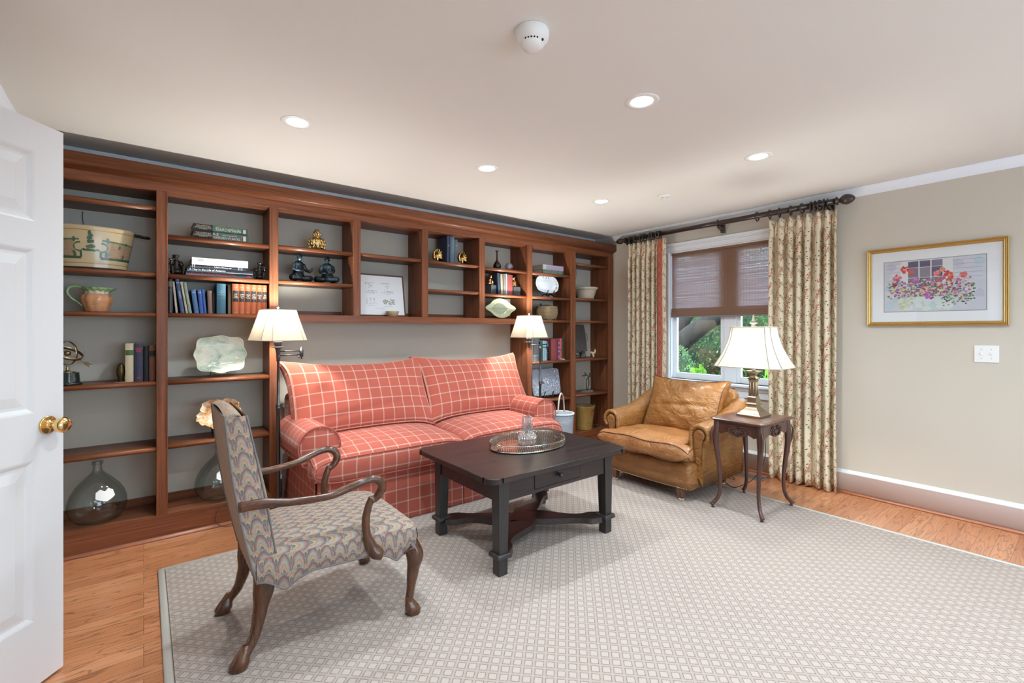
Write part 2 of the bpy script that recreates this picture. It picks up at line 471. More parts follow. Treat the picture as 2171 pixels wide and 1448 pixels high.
b = B(); run_profile(b, qr, (0.80, BACK-0.018), (3.10, BACK-0.018), (0, -1), zbase=0); struct(b, 'quarter_round', M_QRX, o)
b = B(); run_profile(b, bb, (LEFT2, REAR), (LEFT2, 0.94), (1, 0), zbase=0); run_profile(b, bb, (LEFT2, 1.96), (LEFT2, 2.65), (1, 0), zbase=0)
run_profile(b, bb, (LEFT2, 2.65), (LEFT, 2.65), (0, -1), zbase=0); struct(b, 'baseboard_left', M_TRIM)
b = B(); run_profile(b, bb, (LEFT2, REAR), (W, REAR), (0, 1), zbase=0); struct(b, 'baseboard_rear', M_TRIM)

# ------------------------------------------------------------------ window_1 on the right wall
b = B()
cz = [(0, 0), (0.012, 0), (0.022, 0.012), (0.014, 0.02), (0.014, 0.06), (0.024, 0.07), (0.03, 0.092), (0, 0.095)]
# head casing with stepped mouldings
for z0, z1, o in ((2.15, 2.165, 0.016), (2.165, 2.20, 0.010), (2.20, 2.212, 0.020), (2.212, 2.24, 0.028)):
    b.box(W-o, W, WY0-0.09, WY1+0.09, z0, z1, 0.002)
for y0, y1 in ((WY0-0.085, WY0), (WY1, WY1+0.085)):
    b.box(W-0.014, W, y0, y1, 0.80, 2.15, 0.003); b.box(W-0.024, W-0.013, y0, y0+0.018, 0.80, 2.15, 0.003)
b.box(W-0.016, W, WY0-0.09, WY1+0.09, 0.675, 0.768, 0.003); b.box(W-0.024, W, WY0-0.09, WY1+0.09, 0.735, 0.768, 0.004)
win = struct(b, 'window_1', M_TRIM)
b = B(); b.box(W-0.055, W+0.07, WY0-0.12, WY1+0.12, 0.770, 0.800, 0.010, 3); struct(b, 'window_sill', M_TRIM, win)
b = B(); b.box(W+0.0, W+0.13, WY0, WY0+0.012, 0.80, 2.15); b.box(W, W+0.13, WY1-0.012, WY1, 0.80, 2.15); b.box(W, W+0.13, WY0, WY1, 2.138, 2.15)
b.box(W+0.035, W+0.12, 2.205, 2.325, 0.80, 2.15, 0.004); struct(b, 'jamb', M_TRIM, win)
for y0, y1 in ((WY0+0.012, 2.205), (2.325, WY1-0.012)):
    b = B(); x0, x1 = W+0.045, W+0.085
    b.box(x0, x1, y0, y0+0.04, 0.80, 2.14, 0.003); b.box(x0, x1, y1-0.04, y1, 0.80, 2.14, 0.003)
    b.box(x0, x1, y0+0.04, y1-0.04, 0.80, 0.862, 0.003); b.box(x0, x1, y0+0.04, y1-0.04, 2.10, 2.14); b.box(x0+0.005, x1-0.002, y0+0.04, y1-0.04, 1.46, 1.50)
    sa = struct(b, 'sash', M_TRIM, win)
    b = B(); b.box(x0+0.018, x0+0.021, y0+0.04, y1-0.04, 0.862, 1.46); struct(b, 'pane', M_GLASS, sa)
    b = B(); b.box(x0+0.018, x0+0.021, y0+0.04, y1-0.04, 1.50, 2.10); struct(b, 'pane', M_GLASS, sa)

# ------------------------------------------------------------------ door_1 (open, in the left foreground)
def make_door():
    root = thing('door_1', 'open white panelled door with a brass knob', 'door', (-0.7615, 1.878, 0.012), 0)
    del root['label']; del root['category']; root['kind'] = 'structure'
    dx, dy = -0.259+0.7615, 2.514-1.878; L = math.hypot(dx, dy); root.rotation_euler = (0, 0, math.atan2(dy, dx))
    b = B(); Wd, Hd, T = L, 2.068, 0.035
    st, rows = 0.11, [(0.24, 0.83), (1.00, 1.60), (1.70, 1.955)]
    mid = 0.10; cw = (Wd-2*st-mid)/2; cols = [(st, st+cw), (st+cw+mid, Wd-st)]
    b.box(0.001, Wd-0.001, -T/2+0.009, T/2-0.009, 0.001, Hd-0.001)
    for s in (1, -1):
        y0, y1 = (T/2-0.010, T/2) if s > 0 else (-T/2, -T/2+0.010)
        b.box(0, st, y0, y1, 0, Hd); b.box(Wd-st, Wd, y0, y1, 0, Hd); b.box(cols[0][1], cols[1][0], y0, y1, 0, Hd)
        zz = [0]+[z for r in rows for z in r]+[Hd]
        for c0, c1 in cols:
            for i in range(0, len(zz), 2): b.box(c0, c1, y0, y1, zz[i], zz[i+1])
    o = b.fin('door_slab', M_DOOR, root)
    b = B()
    for s in (1, -1):
        def q(x, z, d): return (x, s*(T/2-d), z)
        for c0, c1 in cols:
            for z0, z1 in rows:
                ins = [(0.0, 0.0), (0.006, 0.0015), (0.012, 0.005), (0.020, 0.0095), (0.026, 0.0095), (0.060, 0.003), (0.064, 0.002)]
                rings = [[q(c0+i, z0+i, d), q(c1-i, z0+i, d), q(c1-i, z1-i, d), q(c0+i, z1-i, d)] for i, d in ins]
                R = [[b.V(p) for p in r] for r in rings]
                for i in range(len(R)-1):
                    for j in range(4): b.F([R[i][j], R[i][(j+1) % 4], R[i+1][(j+1) % 4], R[i+1][j]], smooth=False)
                b.F(R[-1], smooth=False)
    b.fin('panel_moulding', M_DOOR, root)
    for s in (-1, 1):
        kx, kz = Wd-0.062, 0.948
        b = B(Matrix.Translation((kx, s*T/2, kz)) @ Matrix.Rotation(PI/2*s, 4, 'X'))
        b.lathe([(0.034, 0.0), (0.034, -0.004), (0.031, -0.007), (0.028, -0.006), (0.025, -0.009), (0.022, -0.008), (0.018, -0.012), (0.014, -0.012), (0.0125, -0.016), (0.0115, -0.030), (0.014, -0.034), (0.020, -0.037), (0.0265, -0.045), (0.029, -0.054), (0.0285, -0.062), (0.024, -0.070), (0.014, -0.075), (0.0, -0.0765)], 32)
        b.fin('door_knob', M_BRASS, root, label='polished brass knob and rosette')
    b = B(); b.box(Wd-0.001, Wd+0.0015, -0.012, 0.012, 0.90, 1.0); b.fin('latch_plate', M_BRASS, root)
    for z in (0.2, 1.03, 1.87):
        b = B(); b.tube([(-0.004, -T/2-0.004, z-0.045), (-0.004, -T/2-0.004, z+0.045)], 0.006, 8); b.fin('hinge', M_BRASS, root)
make_door()
b = B()
for y0, y1 in ((0.94, 1.03), (1.87, 1.96)): b.box(LEFT2, LEFT2+0.018, y0, y1, 0, 2.17, 0.003)
b.box(LEFT2, LEFT2+0.018, 1.03, 1.87, 2.08, 2.17, 0.003); b.box(LEFT2-0.12, LEFT2, 1.03, 1.042, 0, 2.08); b.box(LEFT2-0.12, LEFT2, 1.858, 1.87, 0, 2.08); b.box(LEFT2-0.12, LEFT2, 1.042, 1.858, 2.068, 2.08)
struct(b, 'trim_4', M_TRIM)

# ------------------------------------------------------------------ rug
rug = thing('area_rug', 'beige flatwoven rug with a grid of small outlined squares', 'rug', (0, 0, 0))
b = B(); b.box(0.062+0.03, 3.822-0.03, -1.2, 3.205-0.03, 0.0, 0.0085, 0.002); b.fin('rug_field', M_RUG, rug)
M_BIND = plain('rug_binding', (0.56, 0.54, 0.50), 0.9, bump=0.3, bscale=500)
b = B(); pts = [(0.075, -1.2), (0.075, 3.19), (3.81, 3.19), (3.81, -1.2)]
for (xa, ya), (xb, yb) in zip(pts[:-1], pts[1:]):
    b.tube([(xa, ya, 0.005), (xb, yb, 0.005)], (0.016), 8, flat=0.3, up=(0, 0, 1))
b.fin('rug_binding', M_BIND, rug)

# floor register
b = B(); vx0, vx1, vy0, vy1 = 4.205, 4.355, 1.84, 2.17
vent = thing('floor_vent', 'metal floor register set in the oak boards under the window', 'vent', (0, 0, 0))
M_VENT = plain('vent_metal', (0.42, 0.40, 0.38), 0.4, 0.7)
b.box(vx0, vx1, vy0, vy0+0.02, 0.0, 0.005, 0.001); b.box(vx0, vx1, vy1-0.02, vy1, 0.0, 0.005, 0.001); b.box(vx0, vx0+0.02, vy0, vy1, 0, 0.005, 0.001); b.box(vx1-0.02, vx1, vy0, vy1, 0, 0.005, 0.001)
for i in range(4): x = vx0+0.02+i*0.0275; b.box(x+0.02, x+0.0275, vy0, vy1, 0.001, 0.0045)
for i in range(1, 24): y = vy0+0.02+i*0.0125; b.box(vx0+0.02, vx1-0.02, y-0.002, y+0.002, 0.001, 0.004)
b.fin('grille', M_VENT, vent)
b = B(); b.box(vx0+0.015, vx1-0.015, vy0+0.015, vy1-0.015, 0.0002, 0.001); b.fin('duct_opening', plain('duct_black', (0.01, 0.01, 0.01), 0.9), vent)

# ------------------------------------------------------------------ ceiling fixtures
M_LENS = emit_mat('lamp_lens', (1.0, 0.96, 0.90), 14.0)
def downlight():
    t = thing('recessed_light', 'x', 'ceiling light', (0, 0, H), 0, 'recessed ceiling lights')
    b = B(); b.lathe([(0.052, 0.0), (0.056, -0.003), (0.078, -0.004), (0.082, -0.001), (0.082, 0.0)], 40); b.fin('trim_ring', M_WHITEPL, t)
    b = B(); b.lathe([(0.0, -0.0008), (0.03, -0.0010), (0.052, -0.0008)], 40); b.fin('lens', M_LENS, t)
    ld = bpy.data.lights.new('downlight', 'SPOT'); ld.energy = DOWN_W; ld.spot_size = math.radians(150); ld.spot_blend = 0.9
    ld.shadow_soft_size = 0.05; ld.color = (0.78, 0.93, 1.0)
    lo = bpy.data.objects.new('downlight_beam', ld); COL.objects.link(lo); lo.parent = t; lo.location = (0, 0, -0.012)
    return t
DL = [((0.652, 2.702), 'round recessed ceiling light nearest the open door'), ((1.924, 1.407), 'round recessed ceiling light nearest the camera, beyond the smoke detector'),
      ((1.876, 2.657), 'round recessed ceiling light above the sofa and coffee table'), ((3.129, 1.387), 'round recessed ceiling light rightmost in the photo'),
      ((3.142, 2.721), 'round recessed ceiling light farthest from the camera, near the window corner'), ((0.65, 1.40), 'recessed ceiling light just above the top edge of the view'),
      ((0.65, 0.1), 'unseen recessed fill light added over the camera, left side'), ((1.9, 0.1), 'unseen recessed fill light added over the camera, middle'), ((3.13, 0.1), 'unseen recessed fill light added by the right wall'),  # this row and the next continue the grid out of view, added as fill
      ((0.65, -1.3), 'unseen recessed fill light added at the rear, left'), ((1.9, -1.3), 'unseen recessed fill light added at the rear, middle'), ((3.13, -1.3), 'unseen recessed fill light added at the rear, right')]
d0 = downlight()
for i, ((x, y), lab) in enumerate(DL):
    if i == 0: d0.location = (x, y, H); d0['label'] = lab
    else: dup(d0, (x, y, H), None, lab)
sm = thing('smoke_detector', 'white domed smoke detector on the ceiling, top centre', 'smoke detector', (1.147, 1.332, H))
b = B(); b.lathe([(0.0, 0.0), (0.062, 0.0), (0.064, -0.003), (0.064, -0.02), (0.060, -0.034), (0.050, -0.046), (0.046, -0.047), (0.044, -0.056), (0.036, -0.066), (0.018, -0.071), (0, -0.072)], 40); b.fin('housing', M_WHITEPL, sm)
for k in range(6):
    a = math.radians(-162+k*14) if k < 5 else math.radians(-75); b = B()
    b.ball((0.046*math.cos(a), 0.046*math.sin(a), -0.0485 if k < 5 else -0.048), 0.0032 if k < 5 else 0.0055, 8); b.fin('sensor_hole', plain('hole_black', (0.01, 0.01, 0.01), 0.8), sm)
sp = thing('ceiling_disc', 'small white flush disc on the ceiling near the window', 'detector', (3.422, 2.281, H))
b = B(); b.lathe([(0, 0), (0.055, 0), (0.055, -0.006), (0.048, -0.011), (0.03, -0.013), (0, -0.014)], 32); b.fin('cover', M_WHITEPL, sp)
b = B(); b.lathe([(0, -0.0135), (0.012, -0.014), (0.010, -0.022), (0, -0.023)], 16); b.fin('sensor', M_WHITEPL, sp)

# ------------------------------------------------------------------ right wall: picture, switches
M_GOLD = plain('gilt_frame', (0.56, 0.36, 0.12), 0.38, 0.75, noise=0.15, nscale=90)
M_MAT = plain('picture_mat', (0.82, 0.84, 0.86), 0.8)
M_PGLASS = glass_mat('picture_glass', (1, 1, 1), base=0.03)
M_ATT = attr_mat('painted_colour', 0.75, 0.2)
class Canvas:
    """flat blotches of colour, stacked in thin steps; f maps (u,v,depth) to a point"""
    def __init__(s, f, step=0.0000015): s.b = B(); s.f = f; s.k = 1; s.step = step
    def poly(s, pts, c):
        s.b.col = c; d = s.k*s.step; s.k += 1
        s.b.F([s.b.V(s.f(u, v, d)) for u, v in pts], smooth=False)
    def rect(s, u0, v0, u1, v1, c): s.poly([(u0, v0), (u1, v0), (u1, v1), (u0, v1)], c)
    def blob(s, u, v, r, c, n=9, jag=0.35, ry=None, rng=random):
        ry = ry or r; a0 = rng.random()*6
        s.poly([(u+r*(1-jag*rng.random())*math.cos(a0+2*PI*i/n), v+ry*(1-jag*rng.random())*math.sin(a0+2*PI*i/n)) for i in range(n)], c)
    def fin(s, name, mat, parent, **k): return s.b.fin(name, mat, parent, weld=False, **k)
def frame_rect(b, w, h, prof):
    """picture frame in xz plane facing -y; prof = [(inset, proud)]"""
    R = [[b.V((-w/2+i, -p, i)), b.V((w/2-i, -p, i)), b.V((w/2-i, -p, h-i)), b.V((-w/2+i, -p, h-i))] if False else
         [b.V(q) for q in ((-w/2+i, -p, i), (w/2-i, -p, i), (w/2-i, -p, h-i), (-w/2+i, -p, h-i))] for i, p in prof]
    for i in range(len(R)-1):
        for j in range(4): b.F([R[i][j], R[i][(j+1) % 4], R[i+1][(j+1) % 4], R[i+1][j]], smooth=False)
pic = thing('framed_painting', 'gold framed watercolour of red geraniums in a window box', 'picture', (W-0.002, 0.766, 1.348), PI/2+PI)
# local x runs along the wall: with rot -90deg local -y faces -x
pic.rotation_euler = (0, 0, -PI/2)
b = B(); frame_rect(b, 0.765, 0.586, [(0, 0.0), (0, 0.020), (0.004, 0.024), (0.009, 0.020), (0.013, 0.024), (0.018, 0.019), (0.023, 0.021), (0.027, 0.016), (0.030, 0.010), (0.030, 0.0)])
b.fin('frame', M_GOLD, pic)
b = B(); b.box(-0.355, 0.355, -0.009, -0.004, 0.028, 0.558); b.fin('mat_board', M_MAT, pic)
def pf(u, v, d): return (-0.275+u*0.55, -0.0092-d, 0.106+v*0.374)
c = Canvas(pf); R = random.Random(3)
def mixc(a, b2, t): return tuple(x+(y-x)*t for x, y in zip(a, b2))
c.rect(-0.008, -0.012, 1.008, 1.012, (0.30, 0.30, 0.30)); c.rect(0, 0, 1, 1, (0.60, 0.63, 0.70))
for i in range(70):
    u, v = R.random(), R.random(); cc = R.choice([(0.55, 0.56, 0.68), (0.62, 0.66, 0.72), (0.52, 0.62, 0.70), (0.66, 0.64, 0.70), (0.70, 0.70, 0.73)])
    c.blob(min(max(u, .06), .94), min(max(v, .12), .9), 0.06, cc, 12, 0.3, 0.1, R)
for v in (0.62, 0.7, 0.78, 0.86, 0.94): c.rect(0.7, v, 0.97, v+0.008, (0.36, 0.38, 0.48)); c.rect(0.02, v, 0.17, v+0.006, (0.40, 0.42, 0.52))
c.rect(0.18, 0.55, 0.70, 0.99, (0.74, 0.75, 0.76)); c.rect(0.25, 0.5, 0.61, 0.985, (0.70, 0.70, 0.72))
for i, u in enumerate((0.25, 0.37, 0.49)):
    for v0, v1 in ((0.86, 0.98), (0.66, 0.85), (0.48, 0.65)):
        c.rect(u+0.006, v0, u+0.112, v1, R.choice([(0.13, 0.12, 0.20), (0.22, 0.20, 0.28), (0.18, 0.24, 0.26), (0.28, 0.25, 0.30)]))
c.rect(0.18, 0.30, 0.69, 0.46, (0.74, 0.62, 0.36)); c.rect(0.18, 0.285, 0.69, 0.30, (0.42, 0.50, 0.50))
for i in range(40):
    c.blob(0.18+R.random()*0.5, 0.04+R.random()*0.22, 0.04, R.choice([(0.55, 0.70, 0.72), (0.66, 0.76, 0.74), (0.72, 0.76, 0.70)]), 10, .3, 0.05, R)
GR = [(0.10, 0.20, 0.09), (0.20, 0.30, 0.14), (0.32, 0.40, 0.22), (0.12, 0.16, 0.18), (0.08, 0.10, 0.20)]
for i in range(560):
    u = 0.04+R.random()*0.86; top = 0.62-0.12*abs(u-0.45); v = top-R.random()*0.32-(0.2*R.random() if u > 0.6 else 0)
    c.blob(u, max(v, 0.06), 0.011+0.012*R.random(), R.choice(GR+[(0.62, 0.62, 0.62), (0.7, 0.68, 0.66)]), 6, 0.6, 0.02, R)
for i in range(190):
    u = 0.08+R.random()*0.78; v = 0.28+R.random()*0.33
    c.blob(u, v, 0.012+0.014*R.random(), R.choice([(0.42, 0.10, 0.32), (0.5, 0.16, 0.42), (0.66, 0.3, 0.42), (0.6, 0.42, 0.62), (0.55, 0.1, 0.12), (0.70, 0.62, 0.30), (0.2, 0.14, 0.4)]), 7, 0.5, 0.026, R)
for (u, v, r, col) in [(0.22, 0.83, .05, (0.62, .05, .05)), (0.29, 0.77, .038, (0.66, .10, .06)), (0.14, 0.67, .052, (0.60, .14, .20)), (0.11, .54, .035, (.25, .04, .07)), (0.54, .72, .045, (0.72, .22, .20)), (0.60, .78, .035, (0.75, .35, .25)),
                       (0.66, .64, .058, (0.62, .10, .06)), (0.64, .71, .04, (0.55, .05, .06)), (0.80, .66, .04, (0.68, .12, .10)), (0.57, .60, .032, (0.66, .10, .18)), (0.34, .62, .04, (.45, .16, .40)), (0.47, .30, .055, (0.42, .12, .42))]:
    for k in range(26):
        a = R.random()*6.28; q = math.sqrt(R.random())*r; t = 0.6+0.8*R.random()
        c.blob(u+q*math.cos(a)*.8, v+q*math.sin(a)*1.35, r*0.32, tuple(min(0.85, x*t+0.02) for x in col), 7, 0.45, r*0.45, R)
for i in range(26): c.blob(0.16+R.random()*.14, 0.06+R.random()*.2, 0.02, R.choice([(0.62, 0.62, 0.25), (.5, .55, .3), (.7, .72, .5)]), 6, .5, .03, R)
c.fin('painting', M_ATT, pic)
b = B(); b.box(-0.355, 0.355, -0.0135, -0.0125, 0.028, 0.558); b.fin('glazing', M_PGLASS, pic)

sw = thing('light_switch', 'white double toggle switch plate on the beige wall', 'light switch', (W, 0.491, 1.096), -PI/2)
b = B(); b.box(-0.060, 0.060, -0.006, 0.0, 0.0, 0.115, 0.003); b.fin('plate', M_WHITEPL, sw)
for x in (-0.023, 0.023):
    b = B(); b.hexa([(x-0.0045, -0.016, 0.050), (x+0.0045, -0.016, 0.050), (x+0.0045, -0.005, 0.052), (x-0.0045, -0.005, 0.052), (x-0.0045, -0.018, 0.058), (x+0.0045, -0.018, 0.058), (x+0.0045, -0.005, 0.066), (x-0.0045, -0.005, 0.066)], 0.001); b.fin('toggle', M_WHITEPL, sw)
    for z in (0.027, 0.088):
        b = B(); b.ball((x, -0.006, z), 0.003, 8, (1, .4, 1)); b.fin('screw', plain('screw_grey', (0.4, 0.4, 0.4), 0.4, 0.6), sw)
# ------------------------------------------------------------------ built-in bookcase
CELL = [(-0.515, 0.061), (0.12, 0.701), (0.76, 1.301), (1.361, 1.903), (1.962, 2.502), (2.568, 3.10), (3.167, 3.731), (3.81, 4.372)]
STILE = [(-0.575, -0.515), (0.061, 0.12), (0.701, 0.76), (1.301, 1.361), (1.903, 1.962), (2.502, 2.568), (3.10, 3.167), (3.731, 3.81), (4.372, 4.457)]
SH = [[2.092, 1.677, 1.424, 0.993, 0.580], [1.925, 1.675, 1.425, 0.993, 0.585], [1.930, 1.678], [1.934], [1.931, 1.678], [1.923, 1.669], [1.922, 1.670, 1.422, 0.985, 0.571], [2.077, 1.680, 1.422, 0.988, 0.583]]
bc = thing('bookcase', 'built-in cherry bookcase filling the whole back wall around the sofa', 'bookcase', (0, 0, 0))
for i, (x0, x1) in enumerate(STILE):
    low = 1.429 if i in (3, 4, 5) else 0.153
    b = B(); b.box(x0, x1, D, D+0.02, low, 2.191, 0.0015)
    for e in (x0+0.001, x1-0.009): b.box(e, e+0.008, D-0.0025, D+0.004, low+0.001, 2.19, 0.002)
    b.fin('stile', M_CHZ, bc)
    b = B()
    px0, px1 = x0+0.012, x1-0.012
    if i == 0: px0 = x0
    if i == 8: px1 = x1
    b.box(px0, px1, D+0.02, BACK, low if low > 1 else 0.153, 2.205)
    b.mi = 1      # drilled shelf-pin holes, part of the panel's surface
    for k in range(22 if i else 0):
        z = (1.50 if low > 1 else 0.30)+k*(0.03 if low > 1 else 0.082)
        b.box(px0-0.0006, px0+0.0002, D+0.055, D+0.060, z, z+0.005)
    b.fin('upright_panel', [M_CHZ, plain('pin_hole', (0.45, 0.30, 0.18), 0.6)], bc)
b = B(); b.box(-0.575, 4.457, D, D+0.02, 2.191, 2.262, 0.002); b.fin('header_rail', M_CHX, bc)
b = B(); prof = [(0, 2.244), (0.008, 2.244), (0.014, 2.250), (0.030, 2.254), (0.042, 2.262), (0.045, 2.270), (0.045, 2.337), (-0.04, 2.337), (-0.04, 2.25), (0, 2.25)]
b.loft([[(x, D-o, z) for o, z in prof] for x in (-0.575, 4.463)]); b.fin('cornice', M_CHX, bc)
b = B(); b.box(-0.515, 4.4, D+0.02, BACK, 2.189, 2.205); b.fin('top_board', M_CHX, bc)
b = B(); b.box(0.76, 3.10, D, D+0.02, 1.373, 1.429, 0.0015); b.fin('bottom_rail', M_CHX, bc)
for (x0, x1) in CELL[2:6]:
    b = B(); b.box(x0-0.012, x1+0.012, D+0.02, BACK, 1.400, 1.427); b.box(x0, x1, BACK-0.022, BACK, 1.427, 1.466); b.fin('shelf', M_CHX, bc)
for (x0, x1) in ((-0.575, 0.76), (3.10, 4.457)):
    b = B(); b.box(x0, x1, D, D+0.02, 0, 0.153, 0.002); b.fin('plinth', M_CHX, bc)
    b = B(); run_profile(b, qr, (x0, D), (x1, D), (0, -1), zbase=0); b.fin('quarter_round', M_QRX, bc)
for k in (0, 1, 6, 7):
    x0, x1 = CELL[k]
    b = B(); b.box(x0-0.012, x1+0.012, D+0.02, BACK, 0.12, 0.1525); b.box(x0, x1, BACK-0.022, BACK, 0.1525, 0.20); b.fin('deck', M_CHX, bc)
for k, zs in enumerate(SH):
    x0, x1 = CELL[k]
    for z in zs:
        b = B(); t = 0.028
        pr = [(0.012, z-t), (0.012, z-t+0.003), (0.006, z-t+0.005), (0.004, z-t+0.012), (0.004, z-0.008), (0.010, z-0.002), (0.014, z), (BACK-D-0.001, z), (BACK-D-0.001, z-t+0.006), (0.03, z-t+0.006), (0.03, z-t)]
        b.loft([[(x, D+o, zz) for o, zz in pr] for x in (x0-0.011, x1+0.011)]); b.fin('shelf', M_CHX, bc)
SZ = lambda k, j: SH[k-1][j]+0.0002

# ------------------------------------------------------------------ things on the shelves
M_PAGE = plain('paper_pages', (0.66, 0.58, 0.44), 0.85, noise=0.12, nscale=300)
M_INKW = plain('ink_white', (0.80, 0.80, 0.78), 0.6); M_INKR = plain('ink_red', (0.75, 0.05, 0.04), 0.6); M_INKG = plain('ink_gold', (0.70, 0.60, 0.40), 0.5)
M_INKK = plain('ink_black', (0.02, 0.02, 0.025), 0.6)
def bookmat(c, rough=0.55):
    return plain('book_cloth_%02x%02x%02x' % tuple(int(255*x) for x in c), c, rough, noise=0.12, nscale=120)
def book(label, t, h, d, c, loc, rot=(0, 0, 0), lie=False, page=None, group=None, round_=0.35, rough=0.55, paper_cover=False):
    """standing: x thickness, z height, spine at y=0 facing the viewer; lying: x length, z thickness"""
    r = thing('book', label, 'book', loc, rot, group)
    M = Matrix() if not lie else Matrix(((0, 0, 1, 0), (0, 1, 0, 0), (1, 0, 0, 0), (0, 0, 0, 1)))
    b = B(M); bd = 0.0025
    if paper_cover: bd = 0.0008
    b.box(0, bd, 0.004, d, 0, h, 0.0006 if not paper_cover else 0); b.box(t-bd, t, 0.004, d, 0, h, 0.0006 if not paper_cover else 0)
    n = 7; out = [(t*i/(n-1), 0.004-(t*round_*0.35)*math.sin(PI*i/(n-1))) for i in range(n)]
    inn = [(t-(t-2*bd)*i/(n-1)-bd, 0.0065-(t*round_*0.30)*math.sin(PI*i/(n-1))) for i in range(n)]
    b.prism(out+inn, 0, h)
    b.fin('cover', bookmat(c, rough), r)
    b = B(M); b.box(bd+0.0002, t-bd-0.0002, 0.007, d-0.004, 0.003, h-0.003); b.fin('page_block', page or M_PAGE, r)
    r['_'] = 0; del r['_']
    return r
def band(parent, t, z0, z1, mat, lie=False, bul=0.35, name='title_band'):
    M = Matrix() if not lie else Matrix(((0, 0, 1, 0), (0, 1, 0, 0), (1, 0, 0, 0), (0, 0, 0, 1)))
    b = B(M); n = 7; x0, x1 = 0.0008, t-0.0008
    A = [b.V((x0+(x1-x0)*i/(n-1), 0.0036-(t*bul*0.35)*math.sin(PI*i/(n-1)), z0)) for i in range(n)]
    C = [b.V((x0+(x1-x0)*i/(n-1), 0.0036-(t*bul*0.35)*math.sin(PI*i/(n-1)), z1)) for i in range(n)]
    for i in range(n-1): b.F([A[i], A[i+1], C[i+1], C[i]])
    return b.fin(name, mat, parent)
YS = D+0.075   # typical spine line
# --- bay 1
x = -0.090; Z = SZ(1, 3)
bk = book('cream hardback with a green spine band, leftmost of the four by the brass oval', 0.040, 0.240, 0.16, (0.60, 0.50, 0.33), (x, YS, Z), group='books beside the armillary sphere')
band(bk, 0.040, 0.165, 0.198, plain('band_green', (0.05, 0.12, 0.04), 0.5))
bk = book('navy hardback with red spine lettering beside the cream book', 0.043, 0.236, 0.17, (0.035, 0.035, 0.07), (x+0.043, YS-0.004, Z), group='books beside the armillary sphere')
lettering('COLLECTED\nPOEMS OF\nTHE CITY\nAND SEA', 0.0085, M_INKR, bk, (0.0215, -0.0025, 0.197), width=0.034); lettering('HOUSE\nPRESS', 0.007, M_INKR, bk, (0.0215, -0.0025, 0.022), width=0.03)
book('thin black hardback between the navy book and the brown book', 0.026, 0.220, 0.15, (0.008, 0.008, 0.01), (x+0.089, YS+0.01, Z), group='books beside the armillary sphere')
bk = book('brown hardback with a black title band at the bay divider', 0.032, 0.224, 0.16, (0.24, 0.085, 0.05), (x+0.1175, YS-0.002, Z), group='books beside the armillary sphere')
band(bk, 0.032, 0.155, 0.190, M_INKK); 
M_DKBR = plain('dark_bronze', (0.10, 0.065, 0.025), 0.35, 0.8, noise=0.3, nscale=60)
t = thing('bookend', 'dark bronze oval pineapple bookend seen edge-on beside the cream book', 'bookend', (-0.112, YS+0.03, Z), 0.4)
b = B()
def pinef(a, z): return 1+0.08*abs(math.sin(7*a+z*160))
b.lathe([(0.0, 0.0), (0.012, 0.001), (0.010, 0.008), (0.014, 0.02), (0.019, 0.045), (0.021, 0.07), (0.017, 0.098), (0.010, 0.113), (0, 0.117)], 18, fn=pinef); b.fin('pineapple', M_DKBR, t)
b = B(); b.box(-0.045, 0.012, -0.03, 0.03, -0.0, 0.002); b.fin('base_plate', plain('steel_plate', (0.5, 0.5, 0.5), 0.3, 1.0), t)
# armillary
M_ABR = plain('aged_brass', (0.42, 0.33, 0.20), 0.3, 1.0, noise=0.2, nscale=50)
M_BASE = plain('black_lacquer', (0.010, 0.018, 0.022), 0.22, coat=0.4)
t = thing('armillary_sphere', 'brass armillary sphere with an arrow on a black lacquer base', 'armillary', (-0.352, D+0.10, Z))
b = B(); b.lathe([(0, 0), (0.066, 0), (0.066, 0.012), (0.058, 0.016), (0.056, 0.02), (0.052, 0.068), (0.050, 0.072), (0, 0.072)], 16); b.fin('base', M_BASE, t)
b = B(); b.lathe([(0, 0.072), (0.036, 0.072), (0.036, 0.078), (0.012, 0.082), (0.006, 0.088), (0.009, 0.096), (0.005, 0.104), (0.007, 0.112), (0, 0.114)], 20); b.fin('stem', M_ABR, t)
def ringm(R, M, w=0.006, th=0.0016, n=48):
    b = B(Matrix.Translation((0, 0, 0.186)) @ M)
    rings = [[((R+dr)*math.cos(2*PI*k/n), (R+dr)*math.sin(2*PI*k/n), dz) for k in range(n)] for dr, dz in ((0, -w), (th, -w), (th, w), (0, w), (0, -w))]
    b.loft(rings, cap=False); return b
ringm(0.074, Matrix.Rotation(PI/2, 4, 'X') @ Matrix.Rotation(0, 4, 'Z')).fin('meridian_ring', M_ABR, t)
ringm(0.070, Matrix.Rotation(math.radians(25), 4, 'Y') @ Matrix.Rotation(math.radians(20), 4, 'X'), 0.008).fin('equator_ring', M_ABR, t)
ringm(0.068, Matrix.Rotation(math.radians(-50), 4, 'Z') @ Matrix.Rotation(PI/2, 4, 'X')).fin('hour_ring', M_ABR, t)
b = B(); b.ball((0, 0, 0.186), 0.0155, 16); b.fin('globe', M_ABR, t)
dv = Vector((0.78, -0.1, -0.60)).normalized(); c0 = Vector((0, 0, 0.186))
b = B(); b.tube([c0-dv*0.085, c0+dv*0.115], 0.0016, 8)
for s in (-1, 1):
    q = Vector((0.6, 0, 0.78))*s*0.010; b.F([b.V(c0+dv*0.085), b.V(c0+dv*0.10+q), b.V(c0+dv*0.135+q*1.2), b.V(c0+dv*0.12)], smooth=False)
    q2 = Vector((0, 1, 0))*s*0.008; b.F([b.V(c0+dv*0.085), b.V(c0+dv*0.10+q2), b.V(c0+dv*0.135+q2), b.V(c0+dv*0.12)], smooth=False)
b.fin('arrow', M_ABR, t)
